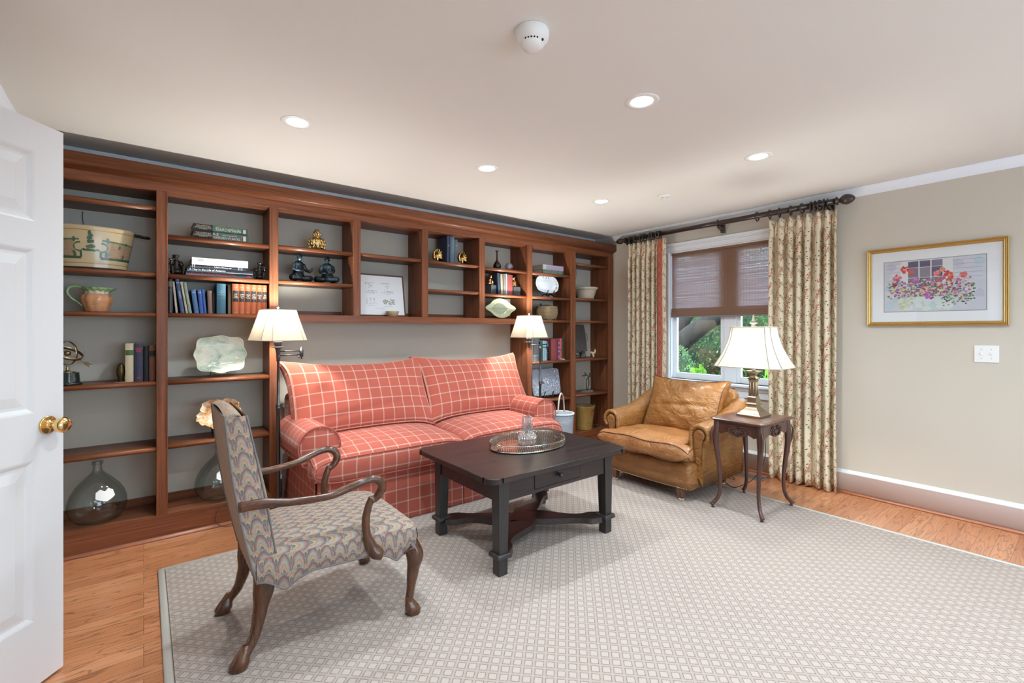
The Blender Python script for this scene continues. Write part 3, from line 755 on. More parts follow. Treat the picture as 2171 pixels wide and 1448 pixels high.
# painted tub
M_TUBP = attr_mat('tub_paint', 0.3, 0.5, coat=0.4, noise=0.3, nscale=30)
t = thing('painted_tub', 'oval cream tub painted with a topiary garden, on the upper shelf behind the door', 'tub', (-0.245, D+0.135, SZ(1, 1)))
def tubp(th, v, off=0.0):
    a, bb = 0.163+0.040*v+off, 0.100+0.026*v+off
    return Vector((a*math.sin(th), -bb*math.cos(th), 0.012+0.240*v))
b = B(); n = 56; b.col = (0.62, 0.50, 0.30)
rows = [0, 0.04, 0.08, 0.5, 0.92, 0.96, 1.0]
b.loft([[tubp(2*PI*k/n, v, 0.002 if v in (0.04, 0.96, 1.0) else 0) for k in range(n)] for v in rows], cap=False)
b.col = (0.05, 0.05, 0.05); b.loft([[tubp(2*PI*k/n, v, -0.005) for k in range(n)] for v in (1.0, 0.02)], cap=True)
b.loft([[tubp(2*PI*k/n, 1.0, o) for k in range(n)] for o in (0.002, -0.005)], cap=False)
b.loft([[(q.x, q.y, q.z-0.012) if j == 0 else q for q in [tubp(2*PI*k/n, 0, -0.012 if j == 0 else 0) for k in range(n)]] for j in (0, 1)], cap=True)
b.fin('tub_body', M_TUBP, t)
cv = Canvas(lambda u, v, d: tubp(u*1.25, v, 0.0008+d)); R = random.Random(5)
def strip(u0, v0, u1, v1, w, c, k=14):
    for i in range(k):
        a, e = i/k, (i+1)/k
        ua, ub = u0+(u1-u0)*a, u0+(u1-u0)*e+0.002; va, vb = v0+(v1-v0)*a, v0+(v1-v0)*e
        if abs(u1-u0) > abs(v1-v0)*0.5: cv.poly([(ua, va-w), (ub, vb-w), (ub, vb+w), (ua, va+w)], c)
        else: cv.poly([(ua-w*0.8, va), (ua+w*0.8, va), (ub+w*0.8, vb), (ub-w*0.8, vb)], c)
OC = (0.48, 0.24, 0.05)
strip(-1.2, 0.89, 1.2, 0.89, 0.010, OC, 40); strip(-1.2, 0.09, 1.2, 0.09, 0.010, OC, 40)
G1, G2, SO = (0.045, 0.10, 0.055), (0.08, 0.17, 0.09), (0.42, 0.28, 0.17)
for s in (-1, 1):
    for i in range(18):
        for j in range(6): cv.blob(s*(0.34+0.045*i), 0.27+0.065*j, 0.035, tuple(x*(0.85+0.3*R.random()) for x in SO), 8, .3, 0.05, R)
    strip(s*0.22, 0.66, s*1.15, 0.60, 0.020, G2, 20); strip(s*0.20, 0.22, s*1.15, 0.22, 0.030, G1, 20); strip(s*0.20, 0.23, s*0.20, 0.40, 0.030, G1, 5)
    for k in range(9):
        a = PI*k/9-PI/2; a2 = PI*(k+1)/9-PI/2
        strip(s*(0.20+0.14*math.cos(a)), 0.48+0.11*math.sin(a), s*(0.20+0.14*math.cos(a2)), 0.48+0.11*math.sin(a2), 0.022, G2, 2)
    for (uu, vv, rr) in ((0.33, 0.66, 0.06), (0.62, 0.52, 0.05), (0.33, 0.31, 0.065), (0.80, 0.62, 0.04), (0.76, 0.30, 0.05)):
        for k in range(12): cv.blob(s*uu+rr*0.5*(R.random()-.5), vv+rr*(R.random()-.4), rr*0.55, R.choice([G1, G2, (0.06, 0.14, 0.10)]), 7, .4, rr*0.9, R)
for k in range(16): cv.blob(0.16*(R.random()-.5)*2, 0.40+0.02*R.random(), 0.05, R.choice([G1, G2]), 8, .3, 0.03, R)
for (vv, ww, uu) in ((0.50, 0.10, 0), (0.62, 0.085, 0.01), (0.71, 0.06, -0.02), (0.78, 0.05, 0.0), (0.84, 0.03, -0.02)):
    for k in range(14): cv.blob(uu+ww*(R.random()-.5)*1.3, vv+0.05*(R.random()-.5), ww*0.42, R.choice([G1, G2]), 8, .3, 0.035, R)
cv.fin('topiary_painting', M_TUBP, t)
for s in (-1, 1):
    b = B(); b.tube(smooth_path([(s*0.198, -0.03, 0.235), (s*0.225, -0.032, 0.233), (s*0.268, -0.025, 0.228), (s*0.270, 0.02, 0.228), (s*0.225, 0.032, 0.233), (s*0.198, 0.03, 0.235)], 4), 0.006, 8); b.fin('handle', M_BLACK, t)
# carrot jug
M_CARROT = NT('carrot_glaze'); _v = M_CARROT.coord('Object'); _f = M_CARROT.noise(_v, 22, 4, 0.6)
_z = M_CARROT.n('SeparateXYZ', {0: _v}).outputs[2]
_c = M_CARROT.mix(_f, (0.50, 0.17, 0.05), (0.72, 0.42, 0.24)); _c = M_CARROT.mix(M_CARROT.sstep(M_CARROT.noise(M_CARROT.coord('Object', (30, 30, 400)), 1, 2), 0.62, 0.7), _c, (0.36, 0.10, 0.03))
_p = M_CARROT.pbr(Base_Color=_c, Roughness=0.15); _p.inputs['Coat Weight'].default_value = 0.6; M_CARROT = M_CARROT.done(_p)
M_LEAFG = plain('leaf_glaze', (0.22, 0.36, 0.16), 0.2, coat=0.5, noise=0.5, nscale=50); M_CREAMG = plain('cream_glaze', (0.62, 0.55, 0.45), 0.25, coat=0.4, noise=0.15, nscale=60)
t = thing('pitcher', 'carrot-shaped orange pitcher with a green leaf rim and handle', 'pitcher', (-0.222, D+0.10, SZ(1, 2)))
b = B(); b.lathe([(0, 0), (0.050, 0.0), (0.053, 0.006), (0.060, 0.03), (0.071, 0.062), (0.074, 0.082), (0.068, 0.100), (0.056, 0.110)], 64, fn=lambda a, z: 0.93+0.09*abs(math.cos(4.5*a))**0.6); b.fin('carrot_body', M_CARROT, t)
b = B(); b.lathe([(0.056, 0.108), (0.055, 0.118), (0.058, 0.128)], 48, fn=lambda a, z: 1+0.05*math.sin(11*a)); b.fin('collar', M_CREAMG, t)
b = B(); b.lathe([(0.056, 0.122), (0.062, 0.136), (0.070, 0.147), (0.064, 0.147), (0.054, 0.130), (0.046, 0.110), (0.04, 0.04), (0.0, 0.03)], 64, fn=lambda a, z: (1+0.07*math.sin(13*a+z*90)*(z > 0.12))+(0.30*max(0, math.cos(a))**10 if z > 0.135 else 0)); b.fin('leaf_rim', M_LEAFG, t)
b = B(); b.tube(smooth_path([(-0.050, 0, 0.132), (-0.080, 0, 0.148), (-0.115, 0, 0.148), (-0.132, 0, 0.120), (-0.118, 0, 0.085), (-0.088, 0, 0.058), (-0.066, 0, 0.035)], 6), interp([0.007, 0.009, 0.009, 0.009, 0.008, 0.006, 0.004], 37), 10); b.fin('handle', M_LEAFG, t)
# demijohns
def demi_glass():
    t = NT('demijohn_glass'); fr = t.n('LayerWeight', {'Blend': 0.30}); v = t.coord('Object')
    nrm = t.bump(t.noise(v, 26, 2), 0.25, 0.004)
    f = t.m_('POWER', fr.outputs[1], 1.6)
    tr = t.n('BsdfTransparent', {0: t.mix(f, (0.86, 0.90, 0.90), (0.38, 0.42, 0.43))}); gl = t.n('BsdfGlossy', {'Roughness': 0.05, 'Color': (0.9, 0.93, 0.93, 1), 'Normal': nrm})
    mx = t.n('MixShader', {0: t.m_('MULTIPLY_ADD', f, 0.45, 0.07, clamp=True)}); t.t.links.new(tr.outputs[0], mx.inputs[1]); t.t.links.new(gl.outputs[0], mx.inputs[2])
    return t.done(mx)
M_DEMI = demi_glass(); M_LABEL = plain('white_label', (0.85, 0.84, 0.82), 0.7)
def demijohn(label, loc, rz):
    t = thing('demijohn', label, 'bottle', loc, rz, 'glass demijohns on the bookcase floor')
    b = B(); b.lathe([(0, 0.006), (0.04, 0.003), (0.075, 0.001), (0.105, 0.012), (0.130, 0.045), (0.142, 0.090), (0.141, 0.125), (0.128, 0.170), (0.104, 0.212), (0.070, 0.252), (0.040, 0.282), (0.026, 0.300), (0.0215, 0.315), (0.0205, 0.342), (0.027, 0.345), (0.0285, 0.352), (0.0275, 0.360), (0.0225, 0.364), (0.019, 0.360), (0.018, 0.34)], 48); b.fin('glass_body', M_DEMI, t)
    def sp(u, v):  # label on the shoulder
        z = 0.205-v*0.062; r = 0.110+v*0.0315
        a = -PI/2+u*0.36
        return Vector(((r+0.0018)*math.cos(a), (r+0.0018)*math.sin(a), z))
    b = B(); N = 12
    for i in range(N):
        for j in range(6):
            u0, u1 = -1+2*i/N, -1+2*(i+1)/N
            def top(u): return 0.0+0.10*math.cos(u*PI*2)
            def bot(u): return 0.62+0.38*(1-abs(u))**0.8
            q = []
            for uu, vv in ((u0, j/6), (u1, j/6), (u1, (j+1)/6), (u0, (j+1)/6)): q.append(b.V(sp(uu, top(uu)+(bot(uu)-top(uu))*vv)))
            b.F(q)
    b.fin('shield_label', M_LABEL, t)
    return t
demijohn('clear glass demijohn with a blank shield label, in full view beside the door', (-0.222, D+0.134, 0.1528), 0.35)
demijohn('clear glass demijohn with a shield label, partly hidden behind the patterned armchair', (0.410, D+0.134, 0.1528), 0.15)

# --- bay 2
Z = SZ(2, 0)
M_GRN = attr_mat('jacket_print', 0.25, 0.5, coat=0.3)
def jacket(parent, L, t0, t1, x0, x1, cols, seed, n=46):
    c = Canvas(lambda u, v, d: (u, -0.0036-d, v), 0.00003); R = random.Random(seed); c.rect(x0, t0, x1, t1, cols[0])
    for i in range(n): c.blob(x0+0.006+R.random()*(x1-x0-0.012), t0+0.005+R.random()*(t1-t0-0.010), 0.005, R.choice(cols), 7, .4, 0.005, R)
    return c.fin('spine_picture', M_GRN, parent)
hb = book('thick black and flower-covered garden plants encyclopedia, lower of two on the top shelf', 0.054, 0.320, 0.20, (0.012, 0.012, 0.015), (0.257, D+0.05, Z), lie=True, rough=0.3, group='two gardening books')
jacket(hb, .32, 0.002, 0.052, 0.108, 0.316, [(0.06, 0.13, 0.10), (0.10, 0.20, 0.14), (0.45, 0.06, 0.04), (0.55, 0.15, 0.05), (0.12, 0.10, 0.10), (0.05, 0.10, 0.09)], 11)
lettering('THE AMERICAN\nHORTICULTURAL\nSOCIETY', 0.0135, M_INKG, hb, (0.055, -0.0045, 0.027), width=0.095); lettering('A-Z', 0.021, M_INKW, hb, (0.125, -0.0062, 0.038)); lettering('encyclopedia of', 0.0135, M_INKW, hb, (0.205, -0.0062, 0.036), width=0.10); lettering('GARDEN PLANTS', 0.021, M_INKW, hb, (0.190, -0.0062, 0.016), width=0.155)
b = B(); b.box(0.288, 0.304, -0.0062, -0.0058, 0.010, 0.043); b.fin('publisher_mark', M_INKW, hb)
gb = book('black and green gardening encyclopedia lying on top of the garden plants book', 0.044, 0.315, 0.20, (0.012, 0.012, 0.015), (0.257, D+0.052, Z+0.0545), lie=True, rough=0.3, group='two gardening books')
jacket(gb, .32, 0.002, 0.042, 0.108, 0.311, [(0.06, 0.16, 0.09), (0.20, 0.36, 0.22), (0.42, 0.52, 0.42), (0.10, 0.22, 0.12), (0.05, 0.10, 0.06)], 12)
lettering('THE AMERICAN\nHORTICULTURAL\nSOCIETY', 0.0125, M_INKG, gb, (0.055, -0.0045, 0.022), width=0.09); lettering('GARDENING', 0.026, M_INKW, gb, (0.200, -0.0062, 0.018), width=0.155)
b = B(); b.box(0.288, 0.304, -0.0062, -0.0058, 0.008, 0.034); b.fin('publisher_mark', M_INKW, gb)
Z = SZ(2, 1)
s1 = book('flat black book about the Soviet Union, lowest of the four lying between the figurines', 0.027, 0.385, 0.22, (0.012, 0.012, 0.02), (0.216, D+0.035, Z), lie=True, rough=0.2, round_=0.1)
lettering('A Day in the Life of the Soviet Union', 0.020, M_INKR, s1, (0.012, -0.003, 0.0135), align='LEFT', width=0.27); b = B(); b.box(0.35, 0.372, -0.0032, -0.0027, 0.006, 0.016); b.fin('publisher_mark', M_INKR, s1)
s2 = book('flat black book about America, second from the bottom between the figurines', 0.026, 0.385, 0.22, (0.012, 0.012, 0.02), (0.222, D+0.040, Z+0.0275), lie=True, rough=0.2, round_=0.1)
lettering('A Day in the Life of America', 0.020, M_INKW, s2, (0.012, -0.003, 0.013), align='LEFT', width=0.205); b = B(); b.box(0.22, 0.38, -0.0030, -0.0026, 0.003, 0.0055); b.fin('spine_line', M_INKW, s2)
s3 = book('slim black book with white stripes on its spine, under the white book', 0.020, 0.325, 0.22, (0.012, 0.012, 0.018), (0.238, D+0.045, Z+0.054), lie=True, rough=0.2, round_=0.1)
lettering('Collected Photographs', 0.011, M_INKW, s3, (0.185, -0.003, 0.010), width=0.11)
b = B()
for xx in (0.014, 0.024, 0.275, 0.285, 0.297): b.box(xx, xx+0.003, -0.0032, -0.0026, 0.0, 0.020)
b.fin('spine_line', M_INKW, s3)
s4 = book('thick white book lying on top of the stack between the figurines', 0.046, 0.325, 0.22, (0.74, 0.74, 0.75), (0.248, D+0.035, Z+0.0745), lie=True, rough=0.4, round_=0.15, page=plain('white_pages', (0.7, 0.68, 0.62), 0.8))
lettering('THE\nNEW\nAMERI\nCAN\nART', 0.0105, plain('ink_grey', (0.25, 0.25, 0.28), 0.6), s4, (0.055, -0.0045, 0.023), rot=(PI/2, -PI/2, 0), width=0.036)
lettering('2', 0.016, M_INKK, s4, (0.305, -0.0045, 0.018))
def figurine(label, loc, rz, mat, blobs, tubes, name='figurine', vox=0.003, extra=None, scale=1.0):
    t = thing(name, label, 'figurine', loc, rz)
    b = B(Matrix.Scale(scale, 4))
    for c, r, s in blobs: b.ball(c, r, 14, s)
    for p, r in tubes: b.tube(smooth_path(p, 4), interp(r, (len(p)-1)*4+1), 10)
    o = b.fin('body', mat, t, weld=False); m = o.modifiers.new('r', 'REMESH'); m.mode = 'VOXEL'; m.voxel_size = vox; m.use_smooth_shade = True
    if extra: extra(t)
    return t
M_FIG = plain('blackened_bronze', (0.018, 0.014, 0.012), 0.35, 0.5)
def seated(sg):  # small crouched figure playing a pipe
    return ([((0, 0, 0.020), 0.036, (1, 0.9, 0.55)), ((0, 0, 0.062), 0.024, (0.95, 0.8, 1.5)), ((sg*0.006, -0.004, 0.108), 0.0155, (1, 1, 1.05)), ((sg*0.004, -0.004, 0.120), 0.018, (1.1, 1.1, 0.4))],
            [([(sg*0.02, 0, 0.085), (sg*0.034, -0.012, 0.066), (sg*0.030, -0.026, 0.088)], [0.009, 0.008, 0.006]), ([(-sg*0.02, 0, 0.085), (-sg*0.030, -0.016, 0.062), (-sg*0.010, -0.03, 0.072)], [0.009, 0.008, 0.006]),
             ([(0.018, -0.004, 0.034), (0.03, -0.030, 0.046), (0.026, -0.034, 0.004)], [0.014, 0.012, 0.008]), ([(-0.018, -0.004, 0.034), (-0.03, -0.030, 0.046), (-0.026, -0.034, 0.004)], [0.014, 0.012, 0.008]),
             ([(sg*0.006, -0.018, 0.100), (sg*0.045, -0.030, 0.092)], [0.004, 0.005])])
a, c = seated(-1); figurine('small blackened bronze seated figure at the left end of the flat books', (0.168, D+0.085, Z), 0.2, M_FIG, a, c, 'seated_figurine', 0.0028, scale=1.05)
a, c = seated(1); figurine('small blackened bronze seated figure at the right end of the flat books', (0.652, D+0.085, Z), -0.2, M_FIG, a, c, 'seated_figurine', 0.0028, scale=0.98)
# row of upright books
Z = SZ(2, 2)
def lean(b, deg): b.rotation_euler = (0, math.radians(deg), 0)
row = [('black hardback with fine grey lines, leftmost in the row under the figurines', 0.026, 0.222, (0.012, 0.012, 0.015), 0.122, 0, 0.0),
       ('thin cream book leaning against the black hardback', 0.011, 0.205, (0.50, 0.42, 0.36), 0.164, -5, 0.0),
       ('tall blue hardback with white lettering leaning left', 0.020, 0.225, (0.045, 0.085, 0.19), 0.192, -8, 0.0),
       ('thin cream book leaning between the tall blue and the grey-green book', 0.011, 0.208, (0.55, 0.48, 0.34), 0.219, -8.5, 0.0),
       ('grey-green hardback leaning left beside the thin cream book', 0.017, 0.204, (0.24, 0.31, 0.25), 0.235, -9, 0.0),
       ('steel blue hardback with a pale title, leaning, leftmost of three short blue books', 0.025, 0.160, (0.06, 0.15, 0.31), 0.266, -7, 0.0),
       ('royal blue book with white title, middle of the three short blue books', 0.021, 0.160, (0.03, 0.09, 0.36), 0.296, -5, 0.0),
       ('narrow royal blue book, rightmost of the three short blue books', 0.014, 0.163, (0.025, 0.09, 0.34), 0.320, -5, 0.0),
       ('worn brown book with a spotted spine beside the blue books', 0.024, 0.156, (0.19, 0.12, 0.09), 0.343, -2, 0.0)]
for lab, t_, h_, c_, x_, a_, _ in row:
    bk = book(lab, t_, h_, 0.145, c_, (x_, YS, Z), group='upright books under the figurines'); lean(bk, a_)
    if 'fine grey' in lab:
        b = B()
        for k in range(6): b.box(0.003, t_-0.003, -0.0012, -0.0008, 0.205-0.006*k, 0.2065-0.006*k)
        b.box(0.003, t_-0.003, -0.0012, -0.0008, 0.15, 0.1505); b.box(0.003, t_-0.003, -0.0012, -0.0008, 0.012, 0.0125); b.fin('spine_line', M_INKG, bk)
    if 'tall blue' in lab: lettering('Sketch\nBook', 0.008, M_INKW, bk, (t_/2, -0.0035, 0.20), width=0.016); lettering('SONATA', 0.012, M_INKW, bk, (t_/2, -0.0035, 0.12), rot=(PI/2, PI/2, 0)); lettering('1st', 0.007, M_INKW, bk, (t_/2, -0.0035, 0.02), width=0.012)
    if 'pale title' in lab or 'white title' in lab: lettering('SHORT\nSTORIES', 0.007, M_INKW, bk, (t_/2, -0.0045, 0.14), width=t_*0.8); lettering('Press', 0.006, M_INKG, bk, (t_/2, -0.0045, 0.01), width=t_*0.7)
    if 'grey-green' in lab: lettering('GARDEN VERSES', 0.010, M_INKG, bk, (t_/2, -0.0035, 0.10), rot=(PI/2, PI/2, 0))
book('thin dark brown book in shadow between the spotted and the teal book', 0.018, 0.143, 0.10, (0.05, 0.03, 0.025), (0.372, YS+0.06, Z), group='upright books under the figurines')
bk = book('wide teal hardback with a faded gilt title', 0.052, 0.208, 0.15, (0.045, 0.135, 0.20), (0.392, YS, Z), group='upright books under the figurines')
lettering('The\nGarden\nof\nFlowers', 0.011, plain('ink_teal', (0.30, 0.42, 0.46), 0.5), bk, (0.026, -0.0055, 0.145), width=0.034)
b = B(); b.box(0.008, 0.044, -0.0052, -0.0047, 0.105, 0.1056); b.fin('spine_line', plain('ink_teal', (0.30, 0.42, 0.46), 0.5), bk)
book('tan book between the teal hardback and the coral set', 0.019, 0.203, 0.12, (0.26, 0.18, 0.11), (0.462, YS+0.03, Z), group='upright books under the figurines')
titles = ['THE\nHinge\nof Fate', 'THEIR\nFinest\nHour', 'Triumph\nand\nTragedy', 'THE\nGath-\nering\nStorm', 'Closing\nthe\nRing', 'THE\nGrand\nAlliance']
short = ['The Hinge of Fate', 'Their Finest Hour', 'Triumph and Tragedy', 'The Gathering Storm', 'Closing the Ring', 'The Grand Alliance']
xs = [(0.484, 0.050), (0.5365, 0.045), (0.5835, 0.045), (0.6305, 0.0435), (0.6755, 0.0415)]
cor = (0.50, 0.13, 0.055)
xw = [(0.4835, 0.0385), (0.5235, 0.0345), (0.5595, 0.036), (0.597, 0.0365), (0.635, 0.0325), (0.669, 0.0315)]
for (x_, w_), tt, s_ in zip(xw, titles, short):
    bk = book('coral hardback with a black label reading %s' % s_, w_, 0.212, 0.15, cor, (x_, YS-0.002, Z), group='set of six coral history books', round_=0.55)
    band(bk, w_, 0.088, 0.165, M_INKK, bul=0.58)
    lettering(tt, 0.0135 if tt.count('\n') < 3 else 0.012, M_INKG, bk, (w_/2, -0.0068, 0.127), width=w_*0.72)
    b = B()
    for zz in (0.012, 0.016, 0.186, 0.19): b.box(w_*0.2, w_*0.8, -0.0040, -0.0036, zz, zz+0.0007)
    b.fin('spine_line', M_INKG, bk)
# scalloped platter on a stand
def platter_mat():
    t = NT('marbled_glaze'); v = t.coord('Object'); f = t.noise(v, 11, 5, 0.6, 0.8); g = t.noise(v, 17, 4, 0.6, 0.4)
    c = t.ramp(f, [(0.30, (0.24, 0.34, 0.26)), (0.46, (0.50, 0.56, 0.46)), (0.60, (0.64, 0.62, 0.52)), (0.75, (0.60, 0.46, 0.34))])
    c = t.mix(t.sstep(g, 0.58, 0.7), c, (0.36, 0.46, 0.36)); p = t.pbr(Base_Color=c, Roughness=0.13); p.inputs['Coat Weight'].default_value = 0.7; p.inputs['Coat Roughness'].default_value = 0.05
    t.put(p.inputs['Normal'], t.bump(t.noise(v, 60, 3, 0.6, 1.5), 0.55, 0.006)); return t.done(p)
t = thing('platter', 'large marbled green and cream platter with a wavy rim on a wire stand', 'platter', (0.415, D+0.10, SZ(2, 3)+0.010), 0.0)
def plsurf(b, a, hh, thick, dish, tilt, zc, wav=0.05, n=64, cutter=None, uvsc=1, y0=0.0, pw=3.2):
    """shallow dish standing upright, facing -y, tilted back"""
    def pt(ang, f, back):
        ca, sa = math.cos(ang), math.sin(ang)
        r = (abs(ca)**pw+abs(sa)**pw)**(-1/pw)*(1+wav*math.cos(8*ang)) if cutter is None else cutter(ang)
        x, z = a*r*ca*f, hh*r*sa*f
        y = -dish*(max(0, f-0.55)/0.45)**1.5+(thick if back else 0)
        q = Vector((x, y, z)); q.rotate(Euler((-tilt, 0, 0))); return q+Vector((0, y0, zc))
    fs = [0.02, 0.2, 0.4, 0.55, 0.68, 0.8, 0.9, 0.97, 1.0]
    rings = [[pt(2*PI*k/n, f, False) for k in range(n)] for f in fs]+[[pt(2*PI*k/n, f, True) for k in range(n)] for f in reversed(fs)]
    b.loft(rings)
b = B(); plsurf(b, 0.150, 0.126, 0.006, 0.030, 0.22, 0.141, wav=0.045, n=96); b.fin('dish', platter_mat(), t)
b = B(); 
for s in (-1, 1): b.tube(smooth_path([(s*0.05, -0.062, 0.020), (s*0.05, -0.058, 0.003), (s*0.05, 0.0, 0.004), (s*0.05, 0.07, 0.004), (s*0.04, 0.055, 0.10)], 4), 0.0025, 6)
b.tube([(-0.05, -0.060, 0.012), (0.05, -0.060, 0.012)], 0.0022, 6); b.fin('wire_stand', M_DKBR, t)
# maple leaf bowl
M_MAPLE = NT('leaf_bowl_glaze'); _v = M_MAPLE.coord('Object'); _c = M_MAPLE.ramp(M_MAPLE.noise(_v, 16, 6, 0.65, 0.7), [(0.32, (0.30, 0.13, 0.04)), (0.48, (0.60, 0.32, 0.14)), (0.62, (0.74, 0.60, 0.46))]); _p = M_MAPLE.pbr(Base_Color=_c, Roughness=0.3); M_MAPLE.put(_p.inputs['Normal'], M_MAPLE.bump(M_MAPLE.noise(_v, 90, 3), 0.5, 0.003)); M_MAPLE = M_MAPLE.done(_p)
t = thing('leaf_dish', 'orange maple-leaf shaped dish on a black stand behind the armchair', 'dish', (0.412, D+0.10, SZ(2, 4)+0.010))
def leafcut(a):
    return 0.80+0.16*abs(math.cos(2.5*(a+PI/2)))**1.3+0.09*((a*9/PI) % 1)*1.0
b = B(); plsurf(b, 0.142, 0.112, 0.004, 0.045, 0.30, 0.136, n=120, cutter=leafcut); b.fin('dish', M_MAPLE, t)
b = B()
for s in (-1, 1): b.tube(smooth_path([(s*0.035, -0.070, 0.045), (s*0.037, -0.066, 0.018), (s*0.04, -0.035, 0.004), (s*0.04, 0.05, 0.004), (s*0.035, 0.05, 0.10)], 4), 0.005, 8, flat=1.3)
b.tube([(-0.04, 0.03, 0.01), (0.04, 0.03, 0.01)], 0.004, 6); b.fin('stand', M_BLACK, t)
# plug adapter with cord
t = thing('power_adapter', 'small black power adapter with a looped cord on the bookcase floor', 'adapter', (0.655, D+0.10, 0.1528))
b = B(); b.box(-0.02, 0.02, -0.015, 0.03, 0, 0.035, 0.004); b.fin('housing', plain('black_plastic', (0.012, 0.012, 0.012), 0.4), t)
b = B(); b.tube(smooth_path([(0.0, -0.014, 0.02), (-0.02, -0.04, 0.010), (0.005, -0.055, 0.007), (0.03, -0.045, 0.007), (0.028, -0.02, 0.007), (0.03, 0.05, 0.03)], 6), 0.003, 6); b.fin('cord', plain('black_plastic', (0.012, 0.012, 0.012), 0.4), t)
# --- bay 3
M_GILT = plain('gilt_brass', (0.78, 0.60, 0.28), 0.25, 1.0, noise=0.3, nscale=70)
t = thing('pineapple_ornament', 'brass pineapple standing alone on the shelf above the two dark figures', 'ornament', (1.058, D+0.12, SZ(3, 0)))
b = B(); b.lathe([(0, 0.0), (0.036, 0.0), (0.046, 0.012), (0.054, 0.035), (0.056, 0.055), (0.050, 0.080), (0.036, 0.098), (0.020, 0.106), (0.016, 0.112)], 60, fn=lambda a, z: 1+0.10*math.sin(6*a+z*70)*math.sin(6*a-z*70)); b.fin('fruit', M_GILT, t)
b = B()
for lay, (n, r, z0, h) in enumerate([(9, 0.030, 0.104, 0.045), (7, 0.024, 0.12, 0.042), (5, 0.014, 0.135, 0.038)]):
    for k in range(n):
        a = 2*PI*k/n+lay*0.4; ca, sa = math.cos(a), math.sin(a)
        b.tube([(0.008*ca, 0.008*sa, z0-0.008), (r*ca, r*sa, z0+h*0.45), (r*0.75*ca, r*0.75*sa, z0+h)], [0.005, 0.009, 0.001], 6, flat=0.5)
for lay, (n, r, z0) in enumerate([(11, 0.058, 0.006), (11, 0.061, 0.030), (10, 0.058, 0.055)]):
    for k in range(n):
        a = 2*PI*k/n+lay*0.3; ca, sa = math.cos(a), math.sin(a)
        b.tube([(r*0.80*ca, r*0.80*sa, z0), (r*1.0*ca, r*1.0*sa, z0+0.018), (r*0.93*ca, r*0.93*sa, z0+0.040)], [0.006, 0.008, 0.001], 6)
b.fin('leaf_crown', M_GILT, t)
def patina():
    t = NT('blue_black_bronze'); v = t.coord('Object'); c = t.mix(t.sstep(t.noise(v, 30, 4), 0.4, 0.7), (0.010, 0.014, 0.018), (0.035, 0.07, 0.09))
    return t.done(t.pbr(Base_Color=c, Roughness=0.3, Metallic=0.4))
M_PAT = patina()
def scholar(sg):
    bl = [((0, 0.005, 0.092), 0.044, (1.0, 0.72, 1.25)), ((0, 0, 0.128), 0.034, (1.15, 0.75, 0.8)), ((sg*0.004, -0.004, 0.178), 0.0215, (0.92, 1.0, 1.2)), ((0, 0.01, 0.045), 0.046, (1.05, 0.85, 0.75)),
          ((sg*0.004, 0.004, 0.196), 0.020, (1.05, 1.05, 0.6)), ((sg*0.006, -0.0255, 0.176), 0.0045, (0.8, 1, 1.4)), ((sg*0.005, -0.021, 0.163), 0.006, (1.2, 0.8, 0.7)), ((0.024+sg*0.004, 0, 0.177), 0.005, (0.6, 1, 1.4)), ((-0.020+sg*0.004, 0, 0.177), 0.005, (0.6, 1, 1.4))]
    tb = [([(0, 0, 0.140), (sg*0.003, -0.002, 0.165)], [0.016, 0.012]),
          ([(0.030, 0, 0.020), (0.075*1, -0.030, 0.024), (0.030, -0.062, 0.020), (-0.030, -0.050, 0.017)], [0.026, 0.024, 0.018, 0.013]),
          ([(-0.030, 0, 0.020), (-0.075*1, -0.030, 0.024), (-0.030, -0.056, 0.018), (0.030, -0.046, 0.016)], [0.026, 0.024, 0.018, 0.013])]
    if sg > 0: tb += [([(0.036, 0, 0.130), (0.048, -0.016, 0.090), (0.066, -0.045, 0.075), (0.078, -0.062, 0.105)], [0.015, 0.013, 0.010, 0.009]), ([(-0.036, 0, 0.130), (-0.050, -0.014, 0.088), (-0.020, -0.045, 0.078), (0.010, -0.052, 0.080)], [0.015, 0.013, 0.010, 0.008])]
    else: tb += [([(0.036, 0, 0.130), (0.050, -0.016, 0.090), (0.024, -0.044, 0.075), (0.008, -0.050, 0.105)], [0.015, 0.013, 0.010, 0.009]), ([(-0.036, 0, 0.130), (-0.052, -0.014, 0.088), (-0.030, -0.045, 0.072), (0.0, -0.052, 0.070)], [0.015, 0.013, 0.010, 0.008])]
    return bl, tb
a, c = scholar(1); figurine('dark bronze cross-legged figure with a raised hand, left of the pair', (0.925, D+0.115, SZ(3, 1)+0.009), 0.35, M_PAT, a, c, 'seated_statue', 0.0035)
a, c = scholar(-1); figurine('dark bronze cross-legged figure with hands at its chest, right of the pair', (1.135, D+0.115, SZ(3, 1)+0.009), -0.45, M_PAT, a, c, 'seated_statue', 0.0035)
# --- bay 4: framed prints leaning, small bowl
Z4 = 1.4272
t = thing('framed_print', 'dark wood framed sheet of four small engravings leaning on the shelf', 'picture', (1.592, D+0.115, Z4+0.004), (-0.17, 0, 0.0))
M_FRW = wood('dark_frame_wood', (0.05, 0.014, 0.007), (0.11, 0.032, 0.016), (0.16, 0.05, 0.025), axis='x')
b = B(); frame_rect(b, 0.425, 0.365, [(0, -0.012), (0, 0.004), (0.003, 0.007), (0.010, 0.004), (0.013, 0.0), (0.013, -0.004)]); b.box(-0.21, 0.21, -0.002, 0.011, 0.003, 0.362); b.fin('frame', M_FRW, t)
b = B(); b.box(-0.199, 0.199, -0.0034, -0.0022, 0.013, 0.352); b.fin('print_sheet', plain('print_paper', (0.76, 0.77, 0.80), 0.7), t)
c = Canvas(lambda u, v, d: (-0.199+u*0.398, -0.0036-d, 0.013+v*0.339), 0.000001); R = random.Random(21)
K = (0.08, 0.09, 0.10)
